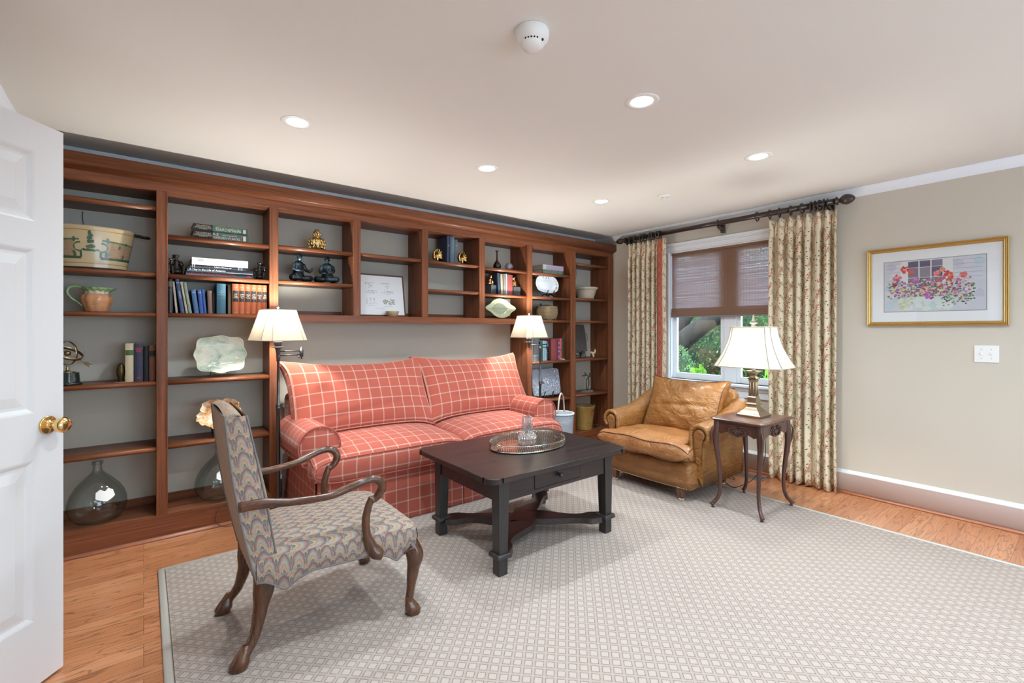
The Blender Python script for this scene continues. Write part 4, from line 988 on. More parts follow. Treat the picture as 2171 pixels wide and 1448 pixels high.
def scratch(u0, v0, u1, v1, n, col=K, w=0.004):
    for i in range(n):
        u, v = u0+R.random()*(u1-u0), v0+R.random()*(v1-v0); a = R.random()*3; l = 0.012+0.02*R.random()
        c.poly([(u, v), (u+l*math.cos(a), v+l*math.sin(a)), (u+l*math.cos(a)+w, v+l*math.sin(a)+w), (u+w, v+w)], col)
for s_ in (0, 1):
    o = 0.36*s_
    c.poly([(0.14+o, 0.80), (0.36+o, 0.81), (0.36+o, 0.815), (0.14+o, 0.806)], K); scratch(0.15+o, 0.76, 0.30+o, 0.80, 14); scratch(0.24+o, 0.66, 0.32+o, 0.76, 18); scratch(0.20+o, 0.575, 0.42+o, 0.61, 26)
    c.rect(0.14+o, 0.565, 0.42+o, 0.570, K); c.rect(0.24+o, 0.535, 0.36+o, 0.541, (0.35, 0.35, 0.38))
for u in (0.17, 0.25, 0.33): scratch(u-0.015, 0.28, u+0.02, 0.42, 16)
c.rect(0.14, 0.27, 0.42, 0.274, K); c.rect(0.18, 0.232, 0.34, 0.238, (0.35, 0.35, 0.38)); c.rect(0.55, 0.215, 0.74, 0.221, (0.35, 0.35, 0.38)); c.rect(0.34, 0.165, 0.56, 0.171, (0.35, 0.35, 0.38))
for i in range(60): c.blob(0.54+R.random()*.25, 0.27+R.random()*.13, 0.018, R.choice([(0.30, 0.30, 0.24), (0.42, 0.42, 0.34), (0.5, 0.5, 0.42)]), 7, .4, 0.02, R)
scratch(0.53, 0.26, 0.79, 0.40, 60)
c.fin('engravings', M_ATT, t)
b = B(); b.box(-0.199, 0.199, -0.0060, -0.0054, 0.013, 0.352); b.fin('glazing', M_PGLASS, t)
t = thing('bowl', 'small tan pottery bowl in front of the framed engravings', 'bowl', (1.652, D+0.055, Z4))
b = B(); b.lathe([(0, 0.002), (0.030, 0.0), (0.042, 0.006), (0.050, 0.028), (0.053, 0.033), (0.056, 0.042), (0.056, 0.048), (0.051, 0.048), (0.046, 0.030), (0.030, 0.012), (0, 0.010)], 36); b.fin('bowl_body', plain('tan_stoneware', (0.42, 0.33, 0.20), 0.35, coat=0.3, noise=0.35, nscale=60), t)
# --- bay 5
M_SHB = plain('shell_brass', (0.85, 0.62, 0.26), 0.2, 1.0)
def shell(label, loc, rz):
    t = thing('shell_bookend', label, 'bookend', loc, rz, 'brass shell bookends'); b = B()
    n, m = 44, 10
    def f(u, v):
        a = math.radians(-40+260*u); r = 0.012+0.050*v; rib = 0.004*abs(math.sin(a*6.5))*v
        return (r*math.cos(a), -0.018*math.sin(PI*v*0.5)**0.8*1.0-rib, 0.062+r*math.sin(a)*1.0)
    b.surf(f, n, m)
    def g(u, v):
        p = f(u, v); return (p[0], 0.004, p[2])
    b.surf(g, n, m); b.loft([[f(i/n, 1) for i in range(n+1)], [g(i/n, 1) for i in range(n+1)]], cap=False, closed=False)
    b.ball((0, -0.008, 0.058), 0.016, 12); b.fin('shell', M_SHB, t)
    b = B(); b.box(-0.030, 0.030, -0.022, 0.022, 0, 0.006, 0.002); b.tube([(0, 0, 0.006), (0, -0.004, 0.03), (0, -0.006, 0.055)], [0.018, 0.012, 0.018], 10); b.fin('foot', M_SHB, t)
    return t
shell('brass scallop shell bookend left of the three blue-grey books', (2.105, D+0.10, SZ(5, 0)), 0.35); shell('brass scallop shell bookend right of the three blue-grey books', (2.372, D+0.10, SZ(5, 0)), 0.35)
Z = SZ(5, 0)
bk = book('tall navy hardback, leftmost of the three between the shell bookends', 0.028, 0.250, 0.18, (0.03, 0.045, 0.10), (2.185, D+0.055, Z), group='books between the shell bookends'); lettering('HISTORY\nOF ART', 0.007, M_INKG, bk, (0.014, -0.004, 0.16), width=0.02)
book('blue-grey hardback, middle of the three between the shell bookends', 0.044, 0.248, 0.18, (0.09, 0.15, 0.20), (2.220, D+0.055, Z), group='books between the shell bookends')
bk = book('shorter slate hardback, rightmost of the three between the shell bookends', 0.032, 0.225, 0.17, (0.09, 0.11, 0.15), (2.268, D+0.058, Z), group='books between the shell bookends'); lettering('Travels\nin the\nSouth', 0.006, M_INKG, bk, (0.016, -0.004, 0.17), width=0.022)
# --- bay 6
t = thing('bottle_vase', 'small black bottle vase with a long neck and flared lip', 'vase', (2.800, D+0.12, SZ(6, 0)))
b = B(); b.lathe([(0, 0), (0.022, 0), (0.033, 0.008), (0.041, 0.030), (0.040, 0.048), (0.028, 0.068), (0.014, 0.088), (0.0085, 0.110), (0.008, 0.165), (0.010, 0.178), (0.020, 0.192), (0.018, 0.193), (0.006, 0.178), (0.005, 0.1)], 32); b.fin('vase_body', plain('black_glaze', (0.012, 0.010, 0.012), 0.25, coat=0.3), t)
t = thing('glass_orb', 'small round cut-glass vase beside the black bottle vase', 'vase', (2.950, D+0.115, SZ(6, 0)))
def crystal():
    t = NT('cut_glass'); fr = t.n('LayerWeight', {'Blend': 0.4}); v = t.coord('Object'); vo = t.n('TexVoronoi', {'Vector': v, 'Scale': 130.0})
    nrm = t.bump(vo.outputs[0], 0.8, 0.004); tr = t.n('BsdfTransparent', {0: (0.78, 0.80, 0.84, 1)}); gl = t.n('BsdfGlossy', {'Roughness': 0.08, 'Color': (0.9, 0.92, 1, 1), 'Normal': nrm})
    mx = t.n('MixShader', {0: t.m_('MULTIPLY_ADD', fr.outputs[1], 0.55, 0.25, clamp=True)}); t.t.links.new(tr.outputs[0], mx.inputs[1]); t.t.links.new(gl.outputs[0], mx.inputs[2]); return t.done(mx)
M_CUT = crystal()
b = B(); b.lathe([(0, 0.001), (0.022, 0.0), (0.040, 0.015), (0.047, 0.038), (0.044, 0.056), (0.030, 0.074), (0.026, 0.078), (0.023, 0.077), (0.028, 0.070), (0.038, 0.055), (0.041, 0.038), (0.034, 0.018), (0, 0.008)], 36); b.fin('vase_body', M_CUT, t)
Z = SZ(6, 1)
M_COP = plain('copper_gilt', (0.80, 0.48, 0.22), 0.2, 1.0)
M_STONE = plain('dark_marble', (0.05, 0.055, 0.06), 0.5, noise=0.5, nscale=50)
def bearbookend(label, x, sg, rz):
    t = thing('animal_bookend', label, 'bookend', (x, D+0.105, Z), rz, 'gilt animal bookends')
    b = B(); b.box(-0.046, 0.046, -0.045, 0.045, 0, 0.092, 0.003); b.fin('block', M_STONE, t)
    b = B(); s = sg
    for cc, r, sc_ in [((-s*0.004, 0, 0.128), 0.026, (0.95, 0.8, 1.5)), ((s*0.010, -0.003, 0.176), 0.016, (1.1, 0.9, 0.9)), ((s*0.026, -0.005, 0.174), 0.009, (1.4, 0.8, 0.8)), ((-s*0.012, 0, 0.108), 0.026, (1.1, 0.9, 0.8)), ((s*0.004, 0.008, 0.190), 0.005, (1, 1, 1)), ((s*0.004, -0.012, 0.190), 0.005, (1, 1, 1))]: b.ball(cc, r, 12, sc_)
    for p, r in [([(s*0.008, -0.010, 0.145), (s*0.026, -0.014, 0.125), (s*0.022, -0.014, 0.096)], [0.010, 0.008, 0.007]), ([(s*0.008, 0.012, 0.145), (s*0.026, 0.014, 0.125), (s*0.022, 0.014, 0.096)], [0.010, 0.008, 0.007]), ([(-s*0.015, -0.012, 0.108), (s*0.002, -0.018, 0.106), (-s*0.002, -0.018, 0.094)], [0.014, 0.010, 0.007])]: b.tube(smooth_path(p, 3), interp(r, 7), 8)
    o = b.fin('bear', M_COP, t, weld=False); m = o.modifiers.new('r', 'REMESH'); m.mode = 'VOXEL'; m.voxel_size = 0.003; m.use_smooth_shade = True
    return t
bearbookend('gilt sitting bear bookend on a dark marble block, left of the five upright books', 2.705, 1, 0.35); bearbookend('gilt sitting bear bookend on a dark marble block, right of the five upright books', 3.012, -1, 0.0)
for i, (lab, x_, t_, h_, c_, ln) in enumerate([('dark navy book leaning beside the left bear bookend', 2.772, 0.030, 0.212, (0.025, 0.04, 0.075), -4), ('pale tan book, second of the five between the bear bookends', 2.806, 0.026, 0.206, (0.36, 0.30, 0.20), -2.5),
        ('grey-brown book in the middle of the five between the bear bookends', 2.836, 0.024, 0.210, (0.20, 0.17, 0.13), -1), ('light blue book, fourth of the five between the bear bookends', 2.863, 0.020, 0.212, (0.36, 0.48, 0.62), 0), ('wide dark red book, rightmost of the five between the bear bookends', 2.885, 0.068, 0.205, (0.26, 0.05, 0.045), 0)]):
    bk = book(lab, t_, h_, 0.15, c_, (x_, D+0.055, Z), group='books between the bear bookends'); lean(bk, ln)
t = thing('leaf_platter', 'round pale green ceramic dish shaped like a leaf, standing on the bottom shelf', 'dish', (2.822, D+0.105, Z4+0.001), -0.12)
def lcut(a): return 0.80+0.30*(max(0, abs(math.cos(a)))**26)+0.0
M_LDISH = plain('pale_green_glaze', (0.42, 0.44, 0.30), 0.16, coat=0.6, noise=0.15, nscale=20)
b = B(); plsurf(b, 0.158, 0.125, 0.005, 0.030, 0.20, 0.1015, n=96, cutter=lcut); b.fin('dish', M_LDISH, t)
def vein():
    t = NT('leaf_vein_glaze'); v = t.coord('Object'); s_ = t.n('SeparateXYZ', {0: v}); ax = t.m_('ABSOLUTE', t.m_('SUBTRACT', s_.outputs[2], 0.103))
    w = t.n('TexWave', {'Vector': t.n('CombineXYZ', {0: t.m_('SUBTRACT', s_.outputs[0], t.m_('MULTIPLY', ax, 0.9)), 1: 0.0, 2: 0.0}).outputs[0], 'Scale': 22.0, 'Distortion': 1.5, 'Detail': 2.0}, bands_direction='X')
    c = t.mix(t.sstep(w.outputs[1], 0.7, 0.95), (0.26, 0.29, 0.21), (0.42, 0.44, 0.33)); c = t.mix(t.sstep(ax, 0.003, 0.0015), c, (0.16, 0.18, 0.12)); c = t.mix(t.sstep(t.noise(v, 260, 3), 0.5, 0.65), c, (0.20, 0.23, 0.17))
    return t.done(t.pbr(Base_Color=c, Roughness=0.3))
b = B(); n = 40
def vp(k, f): 
    q = Vector((0.090*f*math.cos(2*PI*k/n), -0.0012, 0.072*f*math.sin(2*PI*k/n))); q.rotate(Euler((-0.20, 0, 0))); return q+Vector((0, 0, 0.1015))
b.F([b.V(vp(k, 1)) for k in range(n)], smooth=False); b.fin('leaf_relief', vein(), t)
# --- bay 7
Z = SZ(7, 0)
bk = book('green picture-spined book under the lilac book on the top shelf near the corner', 0.046, 0.325, 0.22, (0.02, 0.10, 0.08), (3.350, D+0.05, Z), lie=True, rough=0.3)
jacket(bk, .32, 0.003, 0.043, 0.004, 0.300, [(0.20, 0.28, 0.20), (0.08, 0.16, 0.12), (0.40, 0.46, 0.36), (0.14, 0.24, 0.2), (0.04, 0.10, 0.09)], 31, 60)
bk = book('thick lilac and cream book on top of the green book', 0.052, 0.310, 0.22, (0.50, 0.42, 0.60), (3.360, D+0.05, Z+0.0465), lie=True, rough=0.35, round_=0.1); band(bk, 0.052, 0.004, 0.05, plain('pale_cover', (0.62, 0.66, 0.58), 0.5), lie=True, bul=0.1, name='spine_panel')
t = thing('white_platter', 'white oval platter with small dark flowers on a folding stand', 'platter', (3.460, D+0.10, SZ(7, 1)+0.014), -0.10)
M_WCH = plain('white_china', (0.72, 0.78, 0.86), 0.15, coat=0.5)
def ocut(a): return (abs(math.cos(a))**2.6+abs(math.sin(a))**2.6)**(-1/2.6)*(1+0.015*math.cos(8*a))
b = B(); plsurf(b, 0.152, 0.098, 0.004, 0.016, 0.20, 0.128, n=80, cutter=ocut); b.fin('dish', M_WCH, t)
c = Canvas(lambda u, v, d: tuple((Vector((u, -0.014-d, v)) @ Matrix.Rotation(0.20, 3, 'X'))+Vector((0, 0, 0.128))), 0.000004); R = random.Random(8)
for (u, v) in ((-0.045, 0.075), (-0.005, 0.073), (0.03, 0.07), (0.122, 0.035), (0.128, 0.005), (0.12, -0.03), (0.11, -0.05)):
    for k in range(7): c.blob(u+0.012*(R.random()-.5), v+0.014*(R.random()-.5), 0.004, R.choice([(0.05, 0.05, 0.04), (0.2, 0.15, 0.1), (0.10, 0.12, 0.06)]), 6, .5, 0.004, R)
c.fin('flower_sprigs', M_ATT, t)
M_STAND = wood('dark_stand_wood', (0.02, 0.008, 0.005), (0.04, 0.016, 0.010), (0.06, 0.025, 0.014), axis='z')
b = B()
for s in (-1, 1): b.tube(smooth_path([(s*0.042+0.02, -0.058, 0.062), (s*0.042+0.02, -0.048, 0.032), (s*0.046+0.02, -0.05, 0.006), (s*0.042+0.02, 0.02, 0.022), (s*0.04+0.02, 0.060, 0.006)], 4), 0.0055, 6, flat=1.4)
b.tube([(-0.022, -0.02, 0.026), (0.062, -0.02, 0.026)], 0.006, 6, flat=1.6); b.fin('stand', M_STAND, t)
def weave_mat(name, c1, c2, dark, s=220, rough=0.8):
    t = NT(name); v = t.coord('UV'); ck = t.n('TexBrick', {'Vector': v, 'Color1': c1+(1,), 'Color2': c2+(1,), 'Mortar': dark+(1,), 'Scale': 1.0, 'Mortar Size': 0.0014, 'Mortar Smooth': 0.6, 'Brick Width': 4.0/s, 'Row Height': 2.0/s}, offset=0.5)
    f = t.noise(v, 60, 3); c = t.mix(0.4, ck.outputs[0], t.mix(f, (0.4, 0.4, 0.4), (1, 1, 1)), 'MULTIPLY')
    p = t.pbr(Base_Color=c, Roughness=rough); t.put(p.inputs['Normal'], t.bump(t.m_('SUBTRACT', 1.0, ck.outputs[1]), 0.9, 0.004)); return t.done(p)
M_WICK = weave_mat('tan_wicker', (0.46, 0.33, 0.18), (0.58, 0.44, 0.26), (0.12, 0.07, 0.03), 260)
t = thing('wicker_basket', 'small square tan wicker basket with a folded dark handle, on the bookcase shelf', 'basket', (3.475, D+0.11, SZ(7, 2)), 0.25)
def sqring(w, z, n=32, p=4.0): return [(w*math.cos(2*PI*k/n)*(abs(math.cos(2*PI*k/n))**p+abs(math.sin(2*PI*k/n))**p)**(-1/p), w*0.8*math.sin(2*PI*k/n)*(abs(math.cos(2*PI*k/n))**p+abs(math.sin(2*PI*k/n))**p)**(-1/p), z) for k in range(n)]
def uvw(i, j): return (j*0.022, i*0.03)
b = B(); b.loft([sqring(w, z) for w, z in ((0.092, 0.012), (0.108, 0.04), (0.116, 0.07), (0.117, 0.105), (0.113, 0.135), (0.110, 0.150))], cap=False, uv=uvw); b.loft([sqring(0.092, 0.0125), sqring(0.04, 0.0125)]); b.loft([sqring(w, z) for w, z in ((0.108, 0.15), (0.105, 0.10), (0.09, 0.02))], cap=False, uv=uvw); b.fin('woven_body', M_WICK, t)
b = B(); b.tube(sqring(0.110, 0.148), 0.005, 6, closed=True); b.fin('rim', M_WICK, t)
for sx in (-1, 1):
    for sy in (-1, 1): b = B(); b.box(sx*0.075-0.012, sx*0.075+0.012, sy*0.058-0.010, sy*0.058+0.010, 0, 0.016, 0.003); b.fin('foot', M_WICK, t)
b = B(); b.tube(smooth_path([(-0.108, 0.0, 0.152), (-0.09, 0.02, 0.176), (-0.02, 0.06, 0.160), (0.05, 0.04, 0.168), (0.100, 0.0, 0.160)], 5), 0.010, 8, flat=0.6); b.fin('handle', plain('dark_cane', (0.05, 0.035, 0.025), 0.7), t)
Z = SZ(7, 3)
rowb = [('tall pinkish-grey book at the left end of the shelf beside the floor lamp', 0.032, 0.238, 0.17, (0.42, 0.34, 0.36), 3.172, 0.03), ('thick grey hardback behind the floor lamp', 0.075, 0.232, 0.18, (0.13, 0.14, 0.15), 3.215, 0.035),
        ('narrow black book between the grey and teal books', 0.022, 0.170, 0.14, (0.015, 0.015, 0.018), 3.300, 0.05), ('dark teal book, left of the light blue ones', 0.032, 0.205, 0.15, (0.03, 0.09, 0.11), 3.326, 0.05),
        ('pale aqua book behind the lamp arm', 0.028, 0.215, 0.15, (0.30, 0.50, 0.50), 3.362, 0.05), ('light blue book right of the pale aqua book', 0.026, 0.212, 0.15, (0.28, 0.44, 0.66), 3.393, 0.05),
        ('large dark red hardback on the corner shelf', 0.105, 0.232, 0.19, (0.22, 0.035, 0.04), 3.478, 0.045), ('narrow purple-red book beside the large dark red hardback', 0.022, 0.228, 0.17, (0.20, 0.05, 0.11), 3.586, 0.045),
        ('coral red book with black spine bars near the shelf end', 0.030, 0.236, 0.17, (0.46, 0.10, 0.08), 3.611, 0.045), ('slim black book with pale pages at the right end of the shelf', 0.022, 0.245, 0.16, (0.03, 0.03, 0.03), 3.648, 0.045)]
for lab, t_, h_, d_, c_, x_, dy in rowb:
    bk = book(lab, t_, h_, d_, c_, (x_, D+dy, Z), group='upright books on the shelf beside the floor lamp')
    if 'coral red' in lab:
        for zz in (0.10, 0.115): band(bk, t_, zz, zz+0.006, M_INKK, name='spine_bar')
    if 'purple-red' in lab:
        for zz in (0.03, 0.09, 0.13, 0.18): band(bk, t_, zz, zz+0.014, plain('spine_lilac', (0.35, 0.3, 0.6), 0.4), name='spine_bar')
    if 'thick grey' in lab: band(bk, t_, 0.055, 0.067, plain('spine_grey', (0.3, 0.3, 0.3), 0.5))
t = thing('pierced_bookend', 'brown pierced metal bookend between the light blue and dark red books', 'bookend', (3.448, D+0.12, Z)); b = B()
for k in range(9):
    z = 0.015+0.021*k; b.tube([(-0.016, -0.06, z), (0.016, -0.055, z+0.014)], 0.004, 6); b.tube([(0.016, -0.06, z), (-0.016, -0.055, z+0.014)], 0.004, 6)
b.box(-0.020, -0.016, -0.065, 0.03, 0, 0.205); b.box(0.016, 0.020, -0.065, 0.03, 0, 0.190); b.box(-0.02, 0.02, -0.02, 0.03, 0, 0.003); b.fin('lattice', plain('brown_metal', (0.12, 0.06, 0.03), 0.35, 0.7), t)
t = thing('ivory_horn', 'small cream horn lying on the shelf before the red books', 'ornament', (3.625, D+0.024, Z+0.006)); b = B()
b.tube(smooth_path([(-0.040, 0.010, 0.012), (-0.010, 0.0, 0.004), (0.030, -0.004, 0.0)], 5), interp([0.002, 0.005, 0.006], 11), 8); b.fin('horn', plain('ivory', (0.68, 0.60, 0.48), 0.4), t)
# silver tray
def crushed(name='hammered_silver', c=(0.62, 0.68, 0.80), sc=55, st=1.0):
    t = NT(name); v = t.coord('Object'); nz = t.noise(v, sc, 4, 0.65, 1.8)
    p = t.pbr(Base_Color=c, Roughness=0.16, Metallic=1.0); t.put(p.inputs['Normal'], t.bump(nz, st, 0.012)); return t.done(p)
t = thing('silver_tray', 'large crinkled silver tray standing behind the floor lamp pole', 'tray', (3.455, D+0.11, SZ(7, 4)+0.003), 0.0)
b = B(); plsurf(b, 0.205, 0.145, 0.005, 0.010, 0.16, 0.172, n=96, cutter=lambda a: (abs(math.cos(a))**9+abs(math.sin(a))**9)**(-1/9)); b.fin('tray_body', crushed(), t)
b = B()
for s in (-1, 1): b.tube(smooth_path([(s*0.06, -0.062, 0.075), (s*0.06, -0.045, 0.035), (s*0.065, -0.05, 0.006), (s*0.06, 0.03, 0.02), (s*0.06, 0.080, 0.006)], 4), 0.0045, 6, flat=1.4)
b.tube([(-0.06, -0.01, 0.022), (0.06, -0.01, 0.022)], 0.005, 6); b.fin('stand', M_BLACK, t)
# --- bay 8
t = thing('stoneware_bowl', 'wide cream stoneware mixing bowl on the corner shelf', 'bowl', (4.135, D+0.148, SZ(8, 1)))
b = B(); b.lathe([(0, 0.004), (0.080, 0.0), (0.092, 0.002), (0.098, 0.02), (0.122, 0.092), (0.130, 0.112), (0.142, 0.116), (0.146, 0.132), (0.141, 0.140), (0.134, 0.138), (0.116, 0.09), (0.088, 0.02), (0, 0.012)], 48)
b.fin('bowl_body', plain('cream_stoneware', (0.60, 0.53, 0.41), 0.4, coat=0.3, noise=0.18, nscale=26), t)
c = Canvas(lambda u, v, d: ((0.1035+0.02*v+d)*math.cos(u), (0.1035+0.02*v+d)*math.sin(u), 0.022+0.055*v), 0.000004); R = random.Random(4); 
for k in range(26): c.blob(-2.4+2.2*R.random(), R.random()*0.9, 0.018*R.random()+0.006, (0.34, 0.26, 0.16), 6, .6, 0.09, R)
c.fin('glaze_stain', M_ATT, t)
t = thing('slate_board', 'grey slate board with a wire handle leaning in the corner bay', 'slate', (4.115, D+0.23, SZ(8, 3)+0.068), (-0.06, 0, 0))
b = B(); b.prism([(-0.20, 0), (0.128, 0.004), (0.112, 0.16), (0.10, 0.262), (0.085, 0.322), (-0.20, 0.318)], -0.008, 0.010, 0.003, axis='y'); b.fin('slate', plain('slate_grey', (0.11, 0.10, 0.09), 0.75, noise=0.35, nscale=16, bump=0.6, bscale=35), t)
b = B(); b.tube(smooth_path([(0.098, 0.0, 0.225), (0.128, -0.004, 0.215), (0.140, -0.006, 0.170), (0.138, -0.006, 0.135), (0.114, 0.0, 0.105)], 5), 0.0055, 8); b.fin('rope_handle', plain('grey_rope', (0.36, 0.33, 0.30), 0.8), t)
t = thing('display_easel', 'low openwork easel holding the slate board', 'easel', (4.05, D+0.20, SZ(8, 3)+0.003)); b = B()
b.box(-0.13, 0.13, -0.003, 0.003, 0.058, 0.064); b.box(-0.13, 0.13, 0.02, 0.026, 0.018, 0.024)
for x_ in (-0.12, -0.04, 0.12): b.tube([(x_, 0.0, 0.064), (x_+0.01, -0.01, 0.0)], 0.003, 6); b.tube([(x_, 0.0, 0.062), (x_, 0.075, 0.003)], 0.003, 6)
b.fin('frame', M_BLACK, t)
t = thing('metal_bird', 'tiny dark metal bird figure before the slate board', 'figurine', (3.995, D+0.10, SZ(8, 3))); b = B()
b.ball((0, 0, 0.055), 0.014, 10, (1.6, 0.8, 0.9)); b.ball((0.022, 0, 0.078), 0.006, 8); b.tube([(0.016, 0, 0.06), (0.022, 0, 0.078), (0.036, 0, 0.076)], [0.005, 0.004, 0.001], 6)
for y_ in (-0.006, 0.006): b.tube([(0, y_, 0.05), (0.004, y_, 0.0)], 0.002, 6)
b.fin('bird_body', M_BLACK, t)
t = thing('whale_tail_carving', 'cream carved whale tail on the shelf in front of the slate board', 'ornament', (4.165, D+0.06, SZ(8, 3)+0.011)); b = B()
b.tube(smooth_path([(0.010, 0, 0.0), (0.0, 0, 0.022), (-0.014, 0, 0.046), (-0.050, 0.005, 0.058)], 5), interp([0.010, 0.013, 0.012, 0.002], 16), 8, flat=1.3); b.tube(smooth_path([(-0.006, 0, 0.040), (0.020, 0, 0.046), (0.040, 0.003, 0.066), (0.034, 0.004, 0.094)], 5), interp([0.010, 0.013, 0.010, 0.002], 16), 8, flat=1.2)
b.fin('carving', plain('carved_bone', (0.66, 0.50, 0.32), 0.45, noise=0.12), t)
t = thing('bud_vase_stand', 'twisted dark iron holder with two glass tubes on a stone block', 'vase', (4.10, D+0.09, SZ(8, 4)), 0.2)
b = B(); b.box(-0.075, 0.075, -0.035, 0.035, 0, 0.022, 0.002); b.fin('stone_base', plain('grey_stone', (0.20, 0.20, 0.19), 0.6, noise=0.3, nscale=60), t)
b = B(); b.tube(smooth_path([(-0.004, 0, 0.022), (-0.030, 0, 0.09), (-0.018, 0, 0.15), (0.030, 0, 0.175), (0.062, 0, 0.185), (0.080, 0, 0.182)], 5), 0.0045, 8); b.tube(smooth_path([(0.004, 0, 0.022), (0.034, 0, 0.10), (0.022, 0, 0.17), (-0.02, 0, 0.205), (-0.06, 0, 0.205)], 5), 0.0045, 8)
b.tube([(-0.10, 0.01, 0.198), (-0.03, 0, 0.202)], 0.007, 6, flat=0.6); b.tube(smooth_path([(-0.06, 0.0, 0.235), (-0.030, 0, 0.215), (-0.05, 0, 0.208)], 3), 0.005, 6); b.tube(smooth_path([(0.062, 0.0, 0.220), (0.038, 0, 0.205), (0.055, 0, 0.19)], 3), 0.005, 6); b.fin('iron_stem', M_BLACK, t)
M_TUBE = glass_mat('tube_glass', (0.9, 0.93, 0.92), base=0.12)
for x_, z1, h_ in ((-0.062, 0.195, 0.135), (0.068, 0.180, 0.135)):
    b = B(); b.lathe([(0, z1-h_), (0.006, z1-h_+0.003), (0.0085, z1-h_+0.012), (0.0085, z1), (0.0075, z1)], 16, c=(x_, 0)); b.fin('glass_tube', M_TUBE, t)
t = thing('tole_bucket', 'mustard yellow painted metal bucket on the corner bay floor', 'bucket', (4.075, D+0.13, 0.1528))
M_MUST = NT('mustard_tole'); _v = M_MUST.coord('Object'); _c = M_MUST.mix(M_MUST.noise(_v, 14, 4), (0.34, 0.22, 0.06), (0.56, 0.42, 0.15)); _p = M_MUST.pbr(Base_Color=_c, Roughness=0.35); _p.inputs['Coat Weight'].default_value = 0.3; M_MUST = M_MUST.done(_p)
b = B(); b.lathe([(0, 0.006), (0.096, 0.004), (0.102, 0.0), (0.104, 0.006), (0.132, 0.262), (0.136, 0.266), (0.136, 0.272), (0.131, 0.272), (0.127, 0.262), (0.099, 0.012), (0, 0.012)], 48); b.fin('bucket_body', M_MUST, t)
c = Canvas(lambda u, v, d: ((0.1055+0.0275*v+d)*math.cos(u), (0.1055+0.0275*v+d)*math.sin(u), 0.010+0.25*v), 0.000006); R = random.Random(14); DK = (0.07, 0.045, 0.02)
for k in range(46): c.blob(-2.7+2.4*R.random(), 0.05+R.random()*0.85, 0.03, R.choice([DK, (0.25, 0.10, 0.03), (0.16, 0.11, 0.04)]), 6, .6, 0.016, R)
for (u0, v0, rr) in ((-1.95, 0.22, 0.30), (-1.1, 0.15, 0.28), (-1.45, 0.80, 0.30), (-1.45, 0.84, 0.2)):
    for k in range(16):
        a = k/16*4.6; a2 = (k+1)/16*4.6; q = rr*(1-k/22); q2 = rr*(1-(k+1)/22)
        c.poly([(u0+q*math.cos(a), v0+0.42*q*math.sin(a)), (u0+q2*math.cos(a2), v0+0.42*q2*math.sin(a2)), (u0+(q2-.03)*math.cos(a2), v0+0.42*(q2-.03)*math.sin(a2)), (u0+(q-.03)*math.cos(a), v0+0.42*(q-.03)*math.sin(a))], DK)
for k in range(26): c.blob(-1.5+0.24*(R.random()-.5), 0.52+0.10*(R.random()-.5), 0.05, R.choice([(0.5, 0.5, 0.38), (0.42, 0.40, 0.25)]), 7, .4, 0.03, R)
for (du, dv) in ((-0.09, 0), (0, 0.03), (0, -0.03), (0.09, 0.02), (0.07, -0.02), (-0.16, 0.0)): c.blob(-1.5+du, 0.52+dv, 0.028, DK, 6, .5, 0.02, R)
c.fin('scroll_painting', M_ATT, t)
b = B(); b.tube([(0.120, -0.05, 0.262), (0.124, -0.052, 0.285), (0.128, -0.05, 0.262)], 0.004, 6); b.fin('handle_lug', M_MUST, t)
t = thing('black_puck', 'small black round object on the corner bay floor beside the bucket', 'ornament', (4.275, D+0.10, 0.1528)); b = B(); b.lathe([(0, 0), (0.028, 0), (0.03, 0.006), (0.026, 0.016), (0, 0.018)], 24); b.fin('disc', plain('black_plastic', (0.012, 0.012, 0.012), 0.4), t)
# wires inside the end bays
M_WIRE = plain('thin_wire', (0.10, 0.09, 0.09), 0.5)
t = thing('hanging_wire', 'thin dark wire hanging behind the stoneware bowl', 'wire', (4.115, BACK-0.006, 2.045)); b = B(); b.tube(smooth_path([(0.01, 0, 0), (0.008, -0.002, -0.06), (-0.012, -0.002, -0.16), (-0.02, 0, -0.24)], 5), 0.0018, 6); b.fin('cord', M_WIRE, t)
t = thing('hanging_wire', 'thin grey wire hanging behind the painted tub', 'wire', (-0.30, BACK-0.006, 2.06)); b = B(); b.tube(smooth_path([(0, 0, 0), (0.0, -0.002, -0.06), (0.02, -0.002, -0.13), (0.03, 0, -0.2)], 5), 0.002, 6); b.fin('cord', M_WIRE, t)
# ------------------------------------------------------------------ fabrics
def plaid(name, base, line, su=0.088, sv=0.088, w=0.0048, edge='UV', rot=0, rough=0.9):
    t = NT(name); v = t.coord(edge, rot=(0, 0, rot)); s = t.n('SeparateXYZ', {0: v})
    def ln(o, p):
        d = t.m_('MULTIPLY', t.m_('ABSOLUTE', t.m_('SUBTRACT', t.m_('FRACT', t.m_('DIVIDE', o, p)), 0.5)), p)
        m = t.sstep(d, w+0.0008, w-0.0008); c = t.sstep(d, 0.0012, 0.0004)
        return t.m_('SUBTRACT', m, t.m_('MULTIPLY', c, 0.55))
    a, b2 = ln(s.outputs[0], su), ln(s.outputs[1], sv)
    m = t.m_('MULTIPLY', t.m_('ADD', a, b2), 0.52, clamp=True)
    n = t.noise(v, 500, 2); n2 = t.noise(v, 3, 2)
    bc_ = t.mix(n2, tuple(x*0.93 for x in base), tuple(x*1.07 for x in base)); c = t.mix(m, bc_, line); c = t.mix(0.22, c, t.mix(n, (0.4, 0.4, 0.4), (1, 1, 1)), 'MULTIPLY')
    p = t.pbr(Base_Color=c, Roughness=rough); p.inputs['Specular IOR Level'].default_value = 0.15; p.inputs['Sheen Weight'].default_value = 0.15
    t.put(p.inputs['Normal'], t.bump(n, 0.15, 0.001)); return t.done(p)
